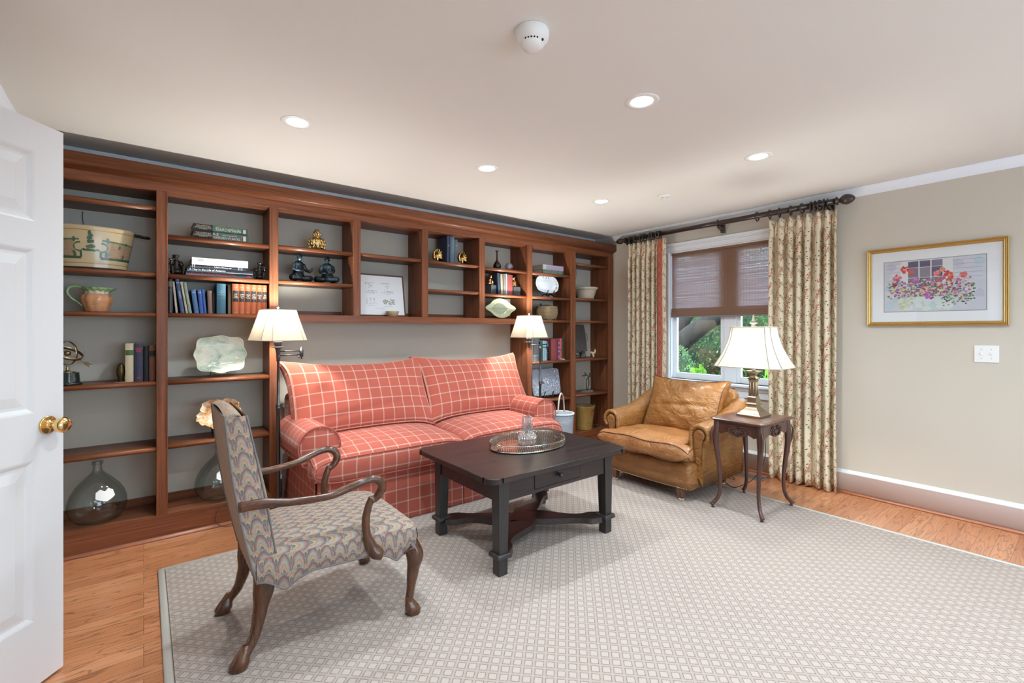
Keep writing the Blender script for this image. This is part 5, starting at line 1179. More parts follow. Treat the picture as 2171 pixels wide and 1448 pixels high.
M_PLAID = plaid('coral_windowpane_check', (0.47, 0.112, 0.076), (0.70, 0.50, 0.42), w=0.0042)
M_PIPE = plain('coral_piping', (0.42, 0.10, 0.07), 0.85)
def WB(o): return B(Matrix.Translation(-Vector(o.location)))
# ------------------------------------------------------------------ sofa
SX = 1.825
sofa = thing('sofa', 'coral sofa with a white windowpane check, between the two floor lamps', 'sofa', (SX, 3.45, 0))
def sm_(x, a, b): 
    t = min(1, max(0, (x-a)/(b-a))); return t*t*(3-2*t)
# arms: cross-section swept front to back
def arm(sg):
    cx, cz, r = sg*0.955, 0.577, 0.130
    prof = [(0.83, 0.30), (0.83, 0.47), (0.835, 0.545)]
    for k in range(0, 17):
        a = math.radians(195-k*14.5); prof.append((0.955+r*math.cos(a), cz+r*math.sin(a)))
    prof += [(1.066, 0.495), (1.056, 0.470), (1.035, 0.462), (0.995, 0.452), (0.988, 0.40), (0.986, 0.20), (0.985, 0.012)]
    prof = [(sg*x, z) for x, z in prof]
    acc = [0]
    for i in range(1, len(prof)): acc.append(acc[-1]+math.hypot(prof[i][0]-prof[i-1][0], prof[i][1]-prof[i-1][1]))
    ys = [3.055, 3.062, 3.08, 3.15, 3.25, 3.4, 3.55, 3.66]
    b = WB(sofa)
    P = []
    for i, y in enumerate(ys):
        row = []
        for j, (x, z) in enumerate(prof):
            k = 0.012 if i == 0 else 0.004 if i == 1 else 0
            dx, dz = (x-cx), (z-cz); L = math.hypot(dx, dz) or 1
            zz = z-(0.0 if j < 3 else 0.012*sm_(y, 3.4, 3.1)*0) ; f = k/L if 3 <= j <= 22 else 0
            flare = sg*0.02*math.sin(y*17)*(1 if j in (20, 21, 22) else 0)*0.4
            row.append(b.V((SX+x-dx*f+flare, y, zz-dz*f)))
        P.append(row)
    for i in range(len(ys)-1):
        for j in range(len(prof)-1):
            q = [P[i][j], P[i+1][j], P[i+1][j+1], P[i][j+1]]
            b.F(q, [(acc[j], ys[i]), (acc[j], ys[i+1]), (acc[j+1], ys[i+1]), (acc[j+1], ys[i])])
    # front face
    c = b.V((SX+cx, 3.050, 0.56)); fr = P[0]
    for j in range(3, 22): b.F([c, fr[j], fr[j+1]], [(SX+cx, 0.56), (prof[j][0]+SX, prof[j][1]), (prof[j+1][0]+SX, prof[j+1][1])])
    lo = b.V((SX+sg*0.985, 3.055, 0.40)); b.F([c, fr[22], fr[23], fr[24]], [(SX+cx, 0.56)]+[(prof[j][0]+SX, prof[j][1]) for j in (22, 23, 24)])
    b.F([c, fr[24], lo, b.V((SX+sg*0.83, 3.055, 0.40)), fr[3]], [(SX+cx, 0.56), (SX+prof[24][0], prof[24][1]), (SX+sg*.985, .40), (SX+sg*.83, .40), (SX+prof[3][0], prof[3][1])])
    b.fin('arm', M_PLAID, sofa)
    b = WB(sofa); b.tube([(SX+x*0.995+cx*0.005, 3.054, z) for x, z in prof[3:24]], 0.0045, 6); b.fin('arm_piping', M_PIPE, sofa)
arm(-1); arm(1)
# base and skirt
b = WB(sofa); b.box(SX-0.975, SX+0.975, 3.02, 3.90, 0.05, 0.36, 0.01); b.fin('seat_base', M_PLAID, sofa)
b = WB(sofa); b.box(SX-0.98, SX+0.98, 3.72, 3.93, 0.05, 0.84, 0.05, 4); b.fin('back_frame', M_PLAID, sofa)
def skirt(x0, x1, y0, y1):
    b = WB(sofa); L = math.hypot(x1-x0, y1-y0); n = int(L/0.03); nx, ny = (y1-y0)/L, -(x1-x0)/L
    def f(u, v): w = 0.004*math.sin(u*L*19+x0*7)*v; return (x0+(x1-x0)*u+nx*(w+0.010*v), y0+(y1-y0)*u+ny*(w+0.010*v), 0.372-0.360*v)
    b.surf(f, n, 8, lambda u, v: (x0+y0+L*u, 0.372-0.360*v)); 
    def g(u, v): q = f(u, v); return (q[0]-nx*0.006, q[1]-ny*0.006, q[2])
    b.surf(g, n, 8); b.fin('skirt_panel', M_PLAID, sofa)
skirt(SX-0.985, SX+0.066, 3.0, 3.0); skirt(SX+0.072, SX+0.985, 3.0, 3.0)
skirt(SX-0.988, SX-0.988, 3.90, 3.03); skirt(SX+0.988, SX+0.988, 3.03, 3.90)
# seat cushions
for sg, w, cx in ((-1, 1.065, -0.490), (1, 0.985, 0.545)):
    def ts(x, y, u, v, sg=sg):
        if u*sg > 0: x -= sg*0.215*(abs(u)**4)*sm_(y, -0.245, -0.185)
        return x, y
    M = Matrix.Translation((SX+cx-sofa.location.x, 3.300-sofa.location.y, 0.452)) @ Matrix.Rotation(math.radians(1.5), 4, 'X')
    b = B(M); tl, bl = b.cushion(w, 0.73, 0.150, puff=0.058, puffb=0.01, ears=0.0, bow=0.004, nu=40, nv=30, p=3.0, tshape=ts); b.fin('seat_cushion', M_PLAID, sofa)
    b = B(M); b.tube(tl, 0.005, 6, closed=True); b.tube(bl, 0.005, 6, closed=True); b.fin('seat_piping', M_PIPE, sofa)
# back cushions
for sg, cx, rz in ((-1, -0.492, 0.0), (1, 0.545, 0.0)):
    M = Matrix.Translation((SX+cx-sofa.location.x, 3.575-sofa.location.y, 0.800)) @ Matrix.Rotation(math.radians(62), 4, 'X')
    def crs(u, v, sg=sg): return -0.010*math.exp(-((v+0.55+0.25*u*sg)/0.08)**2)*(1-u*u)
    def sag(x, y, u, v): return x, y-0.014*(1-u*u)*(v > 0)*v
    b = B(M); tl, bl = b.cushion(1.045, 0.545, 0.125, puff=0.080, puffb=0.05, ears=0.040, bow=0.016, nu=40, nv=26, p=2.4, crease=crs, tshape=sag); b.fin('back_cushion', M_PLAID, sofa)
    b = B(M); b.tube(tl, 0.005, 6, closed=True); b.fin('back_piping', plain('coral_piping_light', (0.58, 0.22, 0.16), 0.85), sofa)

# ------------------------------------------------------------------ coffee table
M_BTX = wood('black_table_wood', (0.010, 0.007, 0.007), (0.024, 0.015, 0.0145), (0.050, 0.030, 0.028), axis='x', rough=0.34, coat=0.06, cross=18)
M_BTZ = wood('black_table_wood_z', (0.016, 0.014, 0.014), (0.030, 0.025, 0.024), (0.050, 0.042, 0.040), axis='z', rough=0.42, coat=0.08, cross=18)
ct = thing('coffee_table', 'nearly black antique coffee table with a small drawer, in front of the sofa', 'table', (1.93, 2.33, 0.0))
def rrect(x0, x1, y0, y1, r, n=6, notch=0.006):
    out = []
    for cx, cy, a0 in ((x1-r, y0+r, -PI/2), (x1-r, y1-r, 0), (x0+r, y1-r, PI/2), (x0+r, y0+r, PI)):
        for k in range(n+1): a = a0+PI/2*k/n; out.append((cx+r*math.cos(a), cy+r*math.sin(a)))
    return out
def notched(x0, x1, y0, y1, r):
    o = 0.010; out = []
    for sx, sy, (cx, cy), a0 in ((1, -1, (x1-r, y0+r), -PI/2), (1, 1, (x1-r, y1-r), 0), (-1, 1, (x0+r, y1-r), PI/2), (-1, -1, (x0+r, y0+r), PI)):
        pts = [(cx+r*math.cos(a0+PI/2*k/6), cy+r*math.sin(a0+PI/2*k/6)) for k in range(7)]
        d0 = (-math.sin(a0), math.cos(a0)); d1 = (-math.sin(a0+PI/2), math.cos(a0+PI/2))
        n0 = (math.cos(a0), math.sin(a0)); n1 = (math.cos(a0+PI/2), math.sin(a0+PI/2))
        p, q = pts[0], pts[-1]
        out += [(p[0]-d0[0]*0.016, p[1]-d0[1]*0.016), (p[0]-d0[0]*0.016-n0[0]*o, p[1]-d0[1]*0.016-n0[1]*o), (p[0]-n0[0]*o, p[1]-n0[1]*o)]+pts+[(q[0]-n1[0]*o, q[1]-n1[1]*o), (q[0]+d1[0]*0.016-n1[0]*o, q[1]+d1[1]*0.016-n1[1]*o), (q[0]+d1[0]*0.016, q[1]+d1[1]*0.016)]
    return out
b = WB(ct); b.prism(notched(1.385, 2.495, 1.925, 2.765, 0.065), 0.517, 0.548, 0.004); b.fin('table_top', M_BTX, ct)
TX0, TX1, TY0, TY1 = 1.468, 2.385, 1.972, 2.668
L_ = 0.072
b = WB(ct)
b.box(TX0+L_-0.01, TX1-L_+0.01, TY1-0.03, TY1-0.01, 0.398, 0.517); b.box(TX0+0.01, TX0+0.03, TY0+L_-0.01, TY1-L_+0.01, 0.398, 0.517); b.box(TX1-0.03, TX1-0.01, TY0+L_-0.01, TY1-L_+0.01, 0.398, 0.517)
b.box(TX0+L_-0.01, 1.722, TY0+0.010, TY0+0.03, 0.398, 0.517); b.box(2.094, TX1-L_+0.01, TY0+0.010, TY0+0.03, 0.398, 0.517); b.box(1.722, 2.094, TY0+0.010, TY0+0.03, 0.398, 0.418)
b.fin('apron', M_BTX, ct)
b = WB(ct); b.box(1.725, 2.091, TY0+0.007, TY0+0.026, 0.421, 0.514, 0.002); dr = b.fin('drawer', M_BTX, ct)
b = WB(ct); b.M = b.M @ Matrix.Translation((1.908, TY0+0.007, 0.470)) @ Matrix.Rotation(PI/2, 4, 'X'); b.lathe([(0.012, 0), (0.008, 0.006), (0.007, 0.012), (0.013, 0.016), (0.0165, 0.024), (0.014, 0.032), (0.007, 0.036), (0, 0.037)], 20); b.fin('knob', M_BTZ, dr)
for lx, ly, sx, sy in ((TX0, TY0, 1, 1), (TX1, TY0, -1, 1), (TX0, TY1, 1, -1), (TX1, TY1, -1, -1)):
    b = WB(ct)
    def sq(i0, i1, z): # inset outer, width
        xa, xb = lx+sx*i0, lx+sx*i1; ya, yb = ly+sy*i0, ly+sy*i1
        return [(min(xa, xb), min(ya, yb), z), (max(xa, xb), min(ya, yb), z), (max(xa, xb), max(ya, yb), z), (min(xa, xb), max(ya, yb), z)]
    b.hexa(sq(0.004, 0.062, 0.125)+sq(0.0, L_, 0.517), 0.002); b.hexa(sq(0.004, 0.062, 0.0095)+sq(0.004, 0.062, 0.105), 0.003)
    a, c2 = sq(-0.016, 0.082, 0.102), sq(-0.012, 0.078, 0.128); b.hexa(a+c2, 0.008, 3); b.fin('leg', M_BTZ, ct)
# serpentine x-stretcher
b = WB(ct); cx, cy = (TX0+TX1)/2, (TY0+TY1)/2; outl = []
corners = [(TX0+0.055, TY0+0.055), (TX1-0.055, TY0+0.055), (TX1-0.055, TY1-0.055), (TX0+0.055, TY1-0.055)]
wid = [(0.0, 0.052), (0.14, 0.062), (0.26, 0.040), (0.42, 0.042), (0.58, 0.062), (0.78, 0.080), (0.92, 0.070)]
left, right = [], []
for i, (px, py) in enumerate(corners):
    d = Vector((cx-px, cy-py)); L = d.length; d.normalize(); nrm = Vector((-d.y, d.x))
    A = [Vector((px, py))+d*(L*f)+nrm*w*(-1)+nrm*0.018*math.sin(f*5.2) for f, w in wid]; C2 = [Vector((px, py))+d*(L*f)+nrm*w+nrm*0.018*math.sin(f*5.2) for f, w in wid]
    left.append(A); right.append(C2)
def cat(seq): return smooth_path([(p.x, p.y, 0) for p in seq], 4)
# four tongues plus a hub, lofted as thick strips
for A, C2 in zip(left, right):
    PA, PC = cat(A), cat(C2); R4 = []
    for p, q in zip(PA, PC): R4.append([(p.x, p.y, 0.084), (q.x, q.y, 0.084), (q.x+(p.x-q.x)*0.04, q.y+(p.y-q.y)*0.04, 0.118), (p.x+(q.x-p.x)*0.04, p.y+(q.y-p.y)*0.04, 0.118)])
    b.loft(R4)
b.prism([(cx+0.095*math.cos(a)*(1+0.10*math.cos(4*a)), cy+0.085*math.sin(a)*(1+0.10*math.cos(4*a))) for a in [2*PI*k/32 for k in range(32)]], 0.0835, 0.1185, 0.003)
for f in b.bm.faces: f.smooth = False
b.fin('stretcher', M_BTX, ct)

# ------------------------------------------------------------------ oval gallery tray and carafe
M_SILV = plain('silver_plate', (0.50, 0.47, 0.40), 0.16, 1.0, noise=0.3, nscale=40)
tr = thing('gallery_tray', 'oval silver gallery tray with a pierced wavy rim on the coffee table', 'tray', (2.010, 2.375, 0.5485))
def ov(th, k, z): return ((0.272+k)*math.cos(th), (0.190+k)*math.sin(th), z)
n = 96
b = B(); b.loft([[ov(2*PI*k/n, q, z) for k in range(n)] for q, z in ((-0.06, 0.008), (-0.008, 0.008), (0.0, 0.010), (0.006, 0.004), (0.004, 0.0), (-0.06, 0.003))]); b.fin('tray_floor', M_SILV, tr)
N = 112
def hand(th): return abs(math.sin(th)) < 0.20
bars = [k for k in range(N) if not hand(2*PI*k/N)]
b = B()
for k in bars:
    if k > N//2 and bars[bars.index(k)-1] < N//2: b.fin('pierced_gallery', M_SILV, tr); b = B()
    th = 2*PI*k/N; b.tube([ov(th, 0.004, 0.006), ov(th, 0.009, 0.022), ov(th, 0.006, 0.034), ov(th, 0.009, 0.043)], [(0.0016, 0.003), (0.0016, 0.0042), (0.0016, 0.0022), (0.0016, 0.004)], 6)
b.fin('pierced_gallery', M_SILV, tr)
b = B(); b.tube([ov(2*PI*k/n, 0.009, 0.044+0.0026*abs(math.sin(th_*14))+(0.006 if hand(th_) else 0)) for k in range(n) for th_ in (2*PI*k/n,)], 0.0032, 8, closed=True); b.tube([ov(2*PI*k/n, 0.006, 0.006) for k in range(n)], 0.004, 8, closed=True); b.fin('wavy_rim', M_SILV, tr)
for s in (0, PI):
    b = B()
    b.tube(smooth_path([ov(s-0.17, 0.008, 0.014), ov(s, 0.009, 0.008), ov(s+0.17, 0.008, 0.014), ov(s+0.19, 0.009, 0.03), ov(s+0.12, 0.010, 0.043), ov(s, 0.010, 0.045), ov(s-0.12, 0.010, 0.043), ov(s-0.19, 0.009, 0.03)], 4, closed=True), 0.004, 8, closed=True); b.fin('handle_opening', M_SILV, tr)
def ribbed_glass():
    t = NT('ribbed_glass'); fr = t.n('LayerWeight', {'Blend': 0.35}); v = t.coord('Object'); s = t.n('SeparateXYZ', {0: v}); an = t.m_('ARCTAN2', s.outputs[1], s.outputs[0])
    h = t.m_('SINE', t.m_('MULTIPLY', an, 26.0)); nrm = t.bump(h, 0.7, 0.004)
    tr_ = t.n('BsdfTransparent', {0: t.mix(t.m_('POWER', fr.outputs[1], 2.0), (0.94, 0.94, 0.96), (0.55, 0.56, 0.60))}); gl = t.n('BsdfGlossy', {'Roughness': 0.03, 'Color': (1, 1, 1, 1), 'Normal': nrm})
    mx = t.n('MixShader', {0: t.m_('MULTIPLY_ADD', fr.outputs[1], 0.55, 0.16, clamp=True)}); t.t.links.new(tr_.outputs[0], mx.inputs[1]); t.t.links.new(gl.outputs[0], mx.inputs[2]); return t.done(mx)
M_RIB = ribbed_glass()
cf = thing('carafe', 'ribbed glass bedside carafe with its upturned tumbler on the silver tray', 'carafe', (1.985, 2.355, 0.5572))
b = B(); b.lathe([(0, 0.003), (0.038, 0.0), (0.044, 0.004), (0.058, 0.020), (0.066, 0.042), (0.064, 0.060), (0.050, 0.080), (0.034, 0.090), (0.026, 0.096), (0.024, 0.106), (0.024, 0.150), (0.026, 0.152), (0.022, 0.150), (0.021, 0.104), (0.047, 0.076), (0.061, 0.058), (0.062, 0.042), (0.040, 0.008), (0, 0.008)], 48); b.fin('carafe_body', M_RIB, cf)
tb = thing('tumbler', 'clear tumbler upturned over the neck of the carafe', 'glass', (1.985, 2.355, 0.5572+0.1005))
b = B(); b.lathe([(0.037, 0.0), (0.0375, 0.03), (0.036, 0.070), (0.033, 0.088), (0.025, 0.096), (0, 0.097), (0, 0.090), (0.024, 0.088), (0.032, 0.070), (0.0345, 0.03), (0.0345, 0.0), (0.037, 0.0)], 40); b.fin('glass_body', M_RIB, tb)
# ------------------------------------------------------------------ patterned open armchair
def flame(name, k=1.0, lum=1.0):
    t = NT(name); v0 = t.coord('UV'); nz = t.n('TexNoise', {'Vector': v0, 'Scale': 55.0, 'Detail': 2.0}).outputs[1]
    v = t.n('VectorMath', {0: v0, 1: t.n('VectorMath', {0: nz, 'Scale': 0.014}, operation='SCALE').outputs[0]}, operation='ADD').outputs[0]
    s = t.n('SeparateXYZ', {0: v}); PX, PY = 0.062*k, 0.040*k
    def scale_val(off):
        y = t.m_('ADD', t.m_('DIVIDE', s.outputs[1], PY*2), off*0.5); x = t.m_('ADD', t.m_('DIVIDE', s.outputs[0], PX), off*0.5)
        fx = t.m_('SUBTRACT', t.m_('FRACT', x), 0.5); fy = t.m_('FRACT', y)
        r = t.m_('SQRT', t.m_('ADD', t.m_('POWER', t.m_('MULTIPLY', fx, 2.0), 2.0), t.m_('POWER', t.m_('MULTIPLY', fy, 1.02), 2.0)))
        return r
    r0, r1 = scale_val(0.0), scale_val(1.0)
    use = t.m_('LESS_THAN', r0, 1.0)
    r = t.m_('ADD', t.m_('MULTIPLY', r0, use), t.m_('MULTIPLY', t.m_('SUBTRACT', 1.0, use), t.m_('MULTIPLY', r1, 0.92)))
    ser = t.noise(t.n('Mapping', {0: v0, 'Scale': (260, 60, 1)}).outputs[0], 1.0, 1)
    rr = t.m_('ADD', r, t.m_('MULTIPLY', t.m_('SUBTRACT', ser, 0.5), 0.16))
    c = t.ramp(rr, [(0.0, (0.20, 0.23, 0.23)), (0.14, (0.06, 0.11, 0.10)), (0.24, (0.44, 0.38, 0.27)), (0.42, (0.46, 0.20, 0.13)), (0.52, (0.38, 0.36, 0.28)), (0.66, (0.26, 0.28, 0.29)), (0.80, (0.34, 0.13, 0.10)), (0.90, (0.11, 0.10, 0.14)), (1.0, (0.36, 0.31, 0.22))])
    cn = t.noise(v0, 14, 2); c = t.mix(t.m_('MULTIPLY', cn, 0.3), c, (0.40, 0.36, 0.28))
    th = t.noise(v0, 700, 2); c = t.mix(0.35, c, t.mix(th, (0.35, 0.35, 0.35), (1, 1, 1)), 'MULTIPLY')
    p = t.pbr(Base_Color=c, Roughness=0.92); p.inputs['Specular IOR Level'].default_value = 0.12; t.put(p.inputs['Normal'], t.bump(th, 0.3, 0.001)); return t.done(p)
M_FLAME = flame('flamestitch', 0.85)
def backstrip():
    t = NT('flamestitch_stripe'); v = t.coord('UV'); f = t.noise(t.n('Mapping', {0: v, 'Scale': (150, 14, 1)}).outputs[0], 1, 3)
    c = t.ramp(f, [(0.3, (0.15, 0.12, 0.10)), (0.45, (0.34, 0.26, 0.19)), (0.55, (0.36, 0.21, 0.15)), (0.7, (0.42, 0.36, 0.27))]); return t.done(t.pbr(Base_Color=c, Roughness=0.95))
M_FSTR = backstrip(); M_FPIPE = plain('blue_grey_piping', (0.17, 0.155, 0.15), 0.85)
M_WAL = wood('walnut_wood', (0.040, 0.013, 0.005), (0.090, 0.031, 0.012), (0.15, 0.056, 0.022), axis='x', rough=0.28, coat=0.35, cross=16)
M_WALZ = wood('walnut_wood_z', (0.040, 0.013, 0.005), (0.090, 0.031, 0.012), (0.15, 0.056, 0.022), axis='z', rough=0.28, coat=0.35, cross=16)
ac = thing('armchair', 'open armchair in multicoloured flamestitch fabric with curved walnut arms, in the left foreground', 'armchair', (0.64, 2.27, 0.0))
def loop8(x0, x1, y0, y1, z, r=0.02, n=5, bow=0.0):
    return [(x, y, z) for x, y in rrect(x0, x1, y0, y1, r, n)]
# seat: trapezoid, crowned, with shaped lower edge
YN0, YN1, YF0, YF1 = 2.045, 1.965, 2.515, 2.585      # near/far edges at rear and front
XS0, XS1 = 0.345, 1.005
def seat_edge(u, v):   # u 0..1 rear->front, v 0..1 near->far
    x = XS0+(XS1-XS0)*u; yn = YN0+(YN1-YN0)*u; yf = YF0+(YF1-YF0)*u
    # round the corners
    x -= 0.020*max(0, abs(2*v-1)-0.75)/0.25*sm_(u, 0.8, 1)
    return x, yn+(yf-yn)*v
b = WB(ac)
def top(u, v):
    x, y = seat_edge(u, v); e = (1-abs(2*u-1)**3.2)*(1-abs(2*v-1)**3.2); z = 0.408+0.062*e**0.65+0.012*(1-u)
    return (x, y, z)
b.surf(top, 26, 22, lambda u, v: (v*0.60, u*0.66))
def low(t_, side):
    # scalloped lower edge profile along side (0 rear..1 front)
    z = 0.300
    if side: 
        z = 0.306-0.028*math.exp(-((t_-0.155)/0.045)**2)-0.030*math.exp(-((t_-0.84)/0.045)**2)+0.020*sm_(t_, 0.20, 0.32)*(1-sm_(t_, 0.66, 0.80))+0.028*sm_(t_, 0.90, 0.97)+0.020*sm_(0.12-t_, 0, 0.1)
    return z
N = 44
for v in (0, 1):
    sgn = -1 if v == 0 else 1
    def f(u, w):
        x, y = seat_edge(u, v); zt = 0.408+0.012*(1-u); zb = low(u, True); return (x, y+sgn*0.010*math.sin(PI*w), zt+(zb-zt)*w)
    b.surf(f, N, 5, lambda u, w: (u*0.66+0.03, 0.12-w*0.11))
def ff(u, w):
    x, y = seat_edge(1, u); zb = 0.334-0.03*(math.exp(-((u-0.12)/0.05)**2)+math.exp(-((u-0.88)/0.05)**2)); return (x+0.010*math.sin(PI*w), y, 0.408+(zb-0.408)*w)
b.surf(ff, 30, 5, lambda u, w: (u*0.6, 0.12-w*0.11))
b.surf(lambda u, w: (seat_edge(0, u)[0], seat_edge(0, u)[1], 0.42-0.10*w), 10, 3)
b.surf(lambda u, v: (*seat_edge(u, v), 0.335), 6, 6)
b.fin('seat', M_FLAME, ac)
b = WB(ac)
for v in (0, 1): b.tube([(*seat_edge(i/N, v), low(i/N, True)) for i in range(N+1)], 0.0042, 6)
b.tube([ff(i/30, 1) for i in range(31)], 0.0042, 6); b.fin('seat_piping', M_FPIPE, ac)
# back: raked slab with rolled top
def backpt(h, s, y):  # h 0..1 height, s 0 rear face .. 1 front face
    z = 0.330+(0.985-0.330)*h; xr = 0.345-0.105*h-0.014*math.sin(PI*h); th = 0.085-0.012*h+0.018*math.sin(PI*h)
    return (xr+th*s, y, z)
yN, yF = lambda h: 2.045+0.010*h, lambda h: 2.515-0.020*h
b = WB(ac); NH = 20
def bowy(u): return 0.0
def front(u, v):
    y = yN(v)+(yF(v)-yN(v))*u; p = backpt(v, 1, y); return (p[0]+0.022*(1-(2*u-1)**4)*math.sin(PI*min(1, v*1.0)), y, p[2]-0.035*0)
b.surf(front, 14, NH, lambda u, v: (u*0.47, v*0.67))
for w in (0, 1):
    def side(u, v):
        y = (yN if w == 0 else yF)(v); p = backpt(v, u, y); return (p[0], y+(-1 if w == 0 else 1)*0.006*math.sin(PI*u), p[2])
    b.surf(side, 4, NH, lambda u, v: (u*0.09+0.5, v*0.67))
    y = (yN if w == 0 else yF)(1)
    def capend(u, v):
        a, c = Vector(backpt(1, 0, y)), Vector(backpt(1, 1, y)); p = a.lerp(c, u); p.z += (0.016*math.sin(PI*u)-0.030*u*u)*v; return p
    b.surf(capend, 8, 2, lambda u, v: (u*0.09+0.5, 0.67))
b.fin('back_upholstery', M_FLAME, ac)
b = WB(ac)
b.surf(lambda u, v: (backpt(v, 0, 0)[0], yN(v)+(yF(v)-yN(v))*u, backpt(v, 0, 0)[2]), 8, NH, lambda u, v: (u*0.47, v*0.67))
def topcap(u, v):
    y = yN(1)+(yF(1)-yN(1))*u; a, c = Vector(backpt(1, 0, y)), Vector(backpt(1, 1, y)); p = a.lerp(c, v); p.z += 0.016*math.sin(PI*v)+0.014*math.sin(PI*u)-0.030*v*v; return p
b.surf(topcap, 16, 8, lambda u, v: (v*0.2, u*0.47)); b.fin('outside_back', M_FSTR, ac)
b = WB(ac)
for w in (yN, yF):
    for s in (0, 1): b.tube([backpt(h/NH, s, w(h/NH)) for h in range(NH+1)], 0.0038, 6)
b.tube([backpt(1, 0, yN(1)+(yF(1)-yN(1))*k/10) for k in range(11)], 0.0038, 6); b.fin('back_piping', M_FPIPE, ac)
# arms
for sg, yr, yk, yp, yfo in ((-1, 2.050, 1.985, 1.975, 1.972), (1, 2.505, 2.575, 2.585, 2.578)):
    b = WB(ac); o = sg
    path = [(0.285, yr-o*0.0, 0.640), (0.37, yr+o*0.012, 0.640), (0.48, yr+o*0.032, 0.628), (0.60, (yr+o*0.065), 0.632), (0.66, yk+o*0.006, 0.646), (0.735, yp+o*0.008, 0.668), (0.782, yp+o*0.006, 0.672), (0.815, yp+o*0.004, 0.655), (0.826, yp, 0.624), (0.812, yp-o*0.004, 0.594), (0.790, yp-o*0.006, 0.574)]
    if sg < 0: path = [(x, y, z-0.004) for x, y, z in path]
    rad = [(0.021, 0.010), (0.020, 0.011), (0.016, 0.014), (0.0145, 0.0155), (0.017, 0.017), (0.017, 0.0175), (0.018, 0.0185), (0.019, 0.020), (0.019, 0.020), (0.017, 0.018), (0.014, 0.015)]
    P = smooth_path(path, 5); b.tube(P, interp(rad, len(P)), 12, up=(0, 0, 1)); b.ball((0.785, yp-o*0.006, 0.574), 0.0165, 12); b.fin('arm', M_WAL, ac)
    b = WB(ac)
    post = [(0.782, yp-o*0.006, 0.585), (0.766, yp-o*0.008, 0.540), (0.756, yp-o*0.008, 0.490), (0.760, yp-o*0.006, 0.430), (0.778, yp-o*0.000, 0.375), (0.802, yp+o*0.004, 0.338), (0.812, yp+o*0.004, 0.315)]
    rad = [(0.014, 0.012), (0.0165, 0.015), (0.0175, 0.017), (0.018, 0.018), (0.024, 0.021), (0.030, 0.030), (0.012, 0.020)]
    P = smooth_path(post, 5); b.tube(P, interp(rad, len(P)), 12, up=(1, 0, 0)); b.fin('arm_post', M_WALZ, ac)
# legs
def cab(name, pts, rad, foot, scroll=None, mat=M_WALZ):
    b = WB(ac); P = smooth_path(pts, 5); b.tube(P, interp(rad, len(P)), 14, up=(1, 0, 0))
    fx, fy, ang, L = foot
    M0 = b.M.copy(); b.M = M0 @ Matrix.Translation((fx, fy, 0.0095)) @ Matrix.Rotation(ang, 4, 'Z')
    prof = [(0.0, 0.0, 0.0), (0.027, 0.0, 0.0), (0.029, 0.005, 0), (0.027, 0.012, 0), (0.032, 0.016, 0), (0.033, 0.024, 0.0), (0.028, 0.040, 0), (0.019, 0.062, 0), (0.011, 0.085, 0)]
    n = 20; rings = []
    for r, z, _ in prof:
        rings.append([(r*math.cos(2*PI*k/n)*(1.35 if math.cos(2*PI*k/n) > 0 else 0.85)-z*0.25, r*0.92*math.sin(2*PI*k/n), z) for k in range(n)])
    b.loft(rings); b.M = M0
    if scroll:
        for (sx, sy, sz, r, axis) in scroll: b.ball((sx, sy, sz), r, 12, (1, 0.8, 1))
    b.fin(name, mat, ac)
# rear legs (raked back)
for y0, y1, sg in ((2.085, 2.060, -1), (2.475, 2.520, 1)):
    cab('rear_leg', [(0.385, y0, 0.345), (0.378, y0, 0.28), (0.365, y0+sg*0.0, 0.20), (0.345, (y0+y1)/2, 0.12), (0.315, y1, 0.065), (0.296, y1, 0.035)], [(0.046, 0.028), (0.040, 0.024), (0.027, 0.021), (0.021, 0.018), (0.018, 0.017), (0.024, 0.022)], (0.292, y1, PI, 1), [(0.422, y0, 0.298, 0.018, 0)])
for y0, y1, sg in ((2.005, 1.975, -1), (2.545, 2.575, 1)):
    cab('front_leg', [(0.965, y0, 0.350), (0.978, y0+sg*0.012, 0.31), (0.990, y0+sg*0.02, 0.27), (0.984, y0+sg*0.014, 0.20), (0.968, y1-sg*0.008, 0.12), (0.958, y1-sg*0.002, 0.06), (0.966, y1, 0.035)], [(0.034, 0.034), (0.038, 0.038), (0.040, 0.040), (0.028, 0.028), (0.019, 0.019), (0.0165, 0.0165), (0.024, 0.024)], (0.972, y1, 0.35*sg*0.8, 1), [(0.925, y0+sg*0.016, 0.300, 0.017, 0), (0.962, y0-sg*0.05, 0.305, 0.016, 0)])
b = WB(ac)
for y0, sg in ((1.985, -1), (2.565, 1)):
    b.tube(smooth_path([(0.928, y0+sg*0.018, 0.300), (0.940, y0+sg*0.026, 0.312), (0.965, y0+sg*0.030, 0.318), (0.985, y0+sg*0.030, 0.290), (0.982, y0+sg*0.026, 0.235), (0.970, y0+sg*0.012, 0.195)], 4), 0.004, 6)
b.fin('knee_carving', M_WALZ, ac)

# ------------------------------------------------------------------ tan leather club chair
def leather(name, c1, c2, rough=0.30):
    t = NT(name); v = t.coord('Object'); f = t.noise(v, 5, 5, 0.6); g = t.noise(v, 9, 3, 0.5, 1.2)
    c = t.mix(t.sstep(f, 0.3, 0.7), c1, c2); p = t.pbr(Base_Color=c, Roughness=t.m_('MULTIPLY_ADD', g, 0.2, rough-0.1))
    cr = t.n('TexVoronoi', {'Vector': t.coord('Object', (1, 1, 1)), 'Scale': 420.0}, feature='DISTANCE_TO_EDGE').outputs[0]
    w = t.m_('ADD', t.m_('MULTIPLY', t.noise(t.coord('Object', (5, 9, 14)), 1.3, 3, 0.55, 1.6), 1.0), t.m_('MULTIPLY', cr, 0.05))
    t.put(p.inputs['Normal'], t.bump(w, 0.9, 0.02)); p.inputs['Coat Weight'].default_value = 0.25; p.inputs['Coat Roughness'].default_value = 0.2
    return t.done(p)
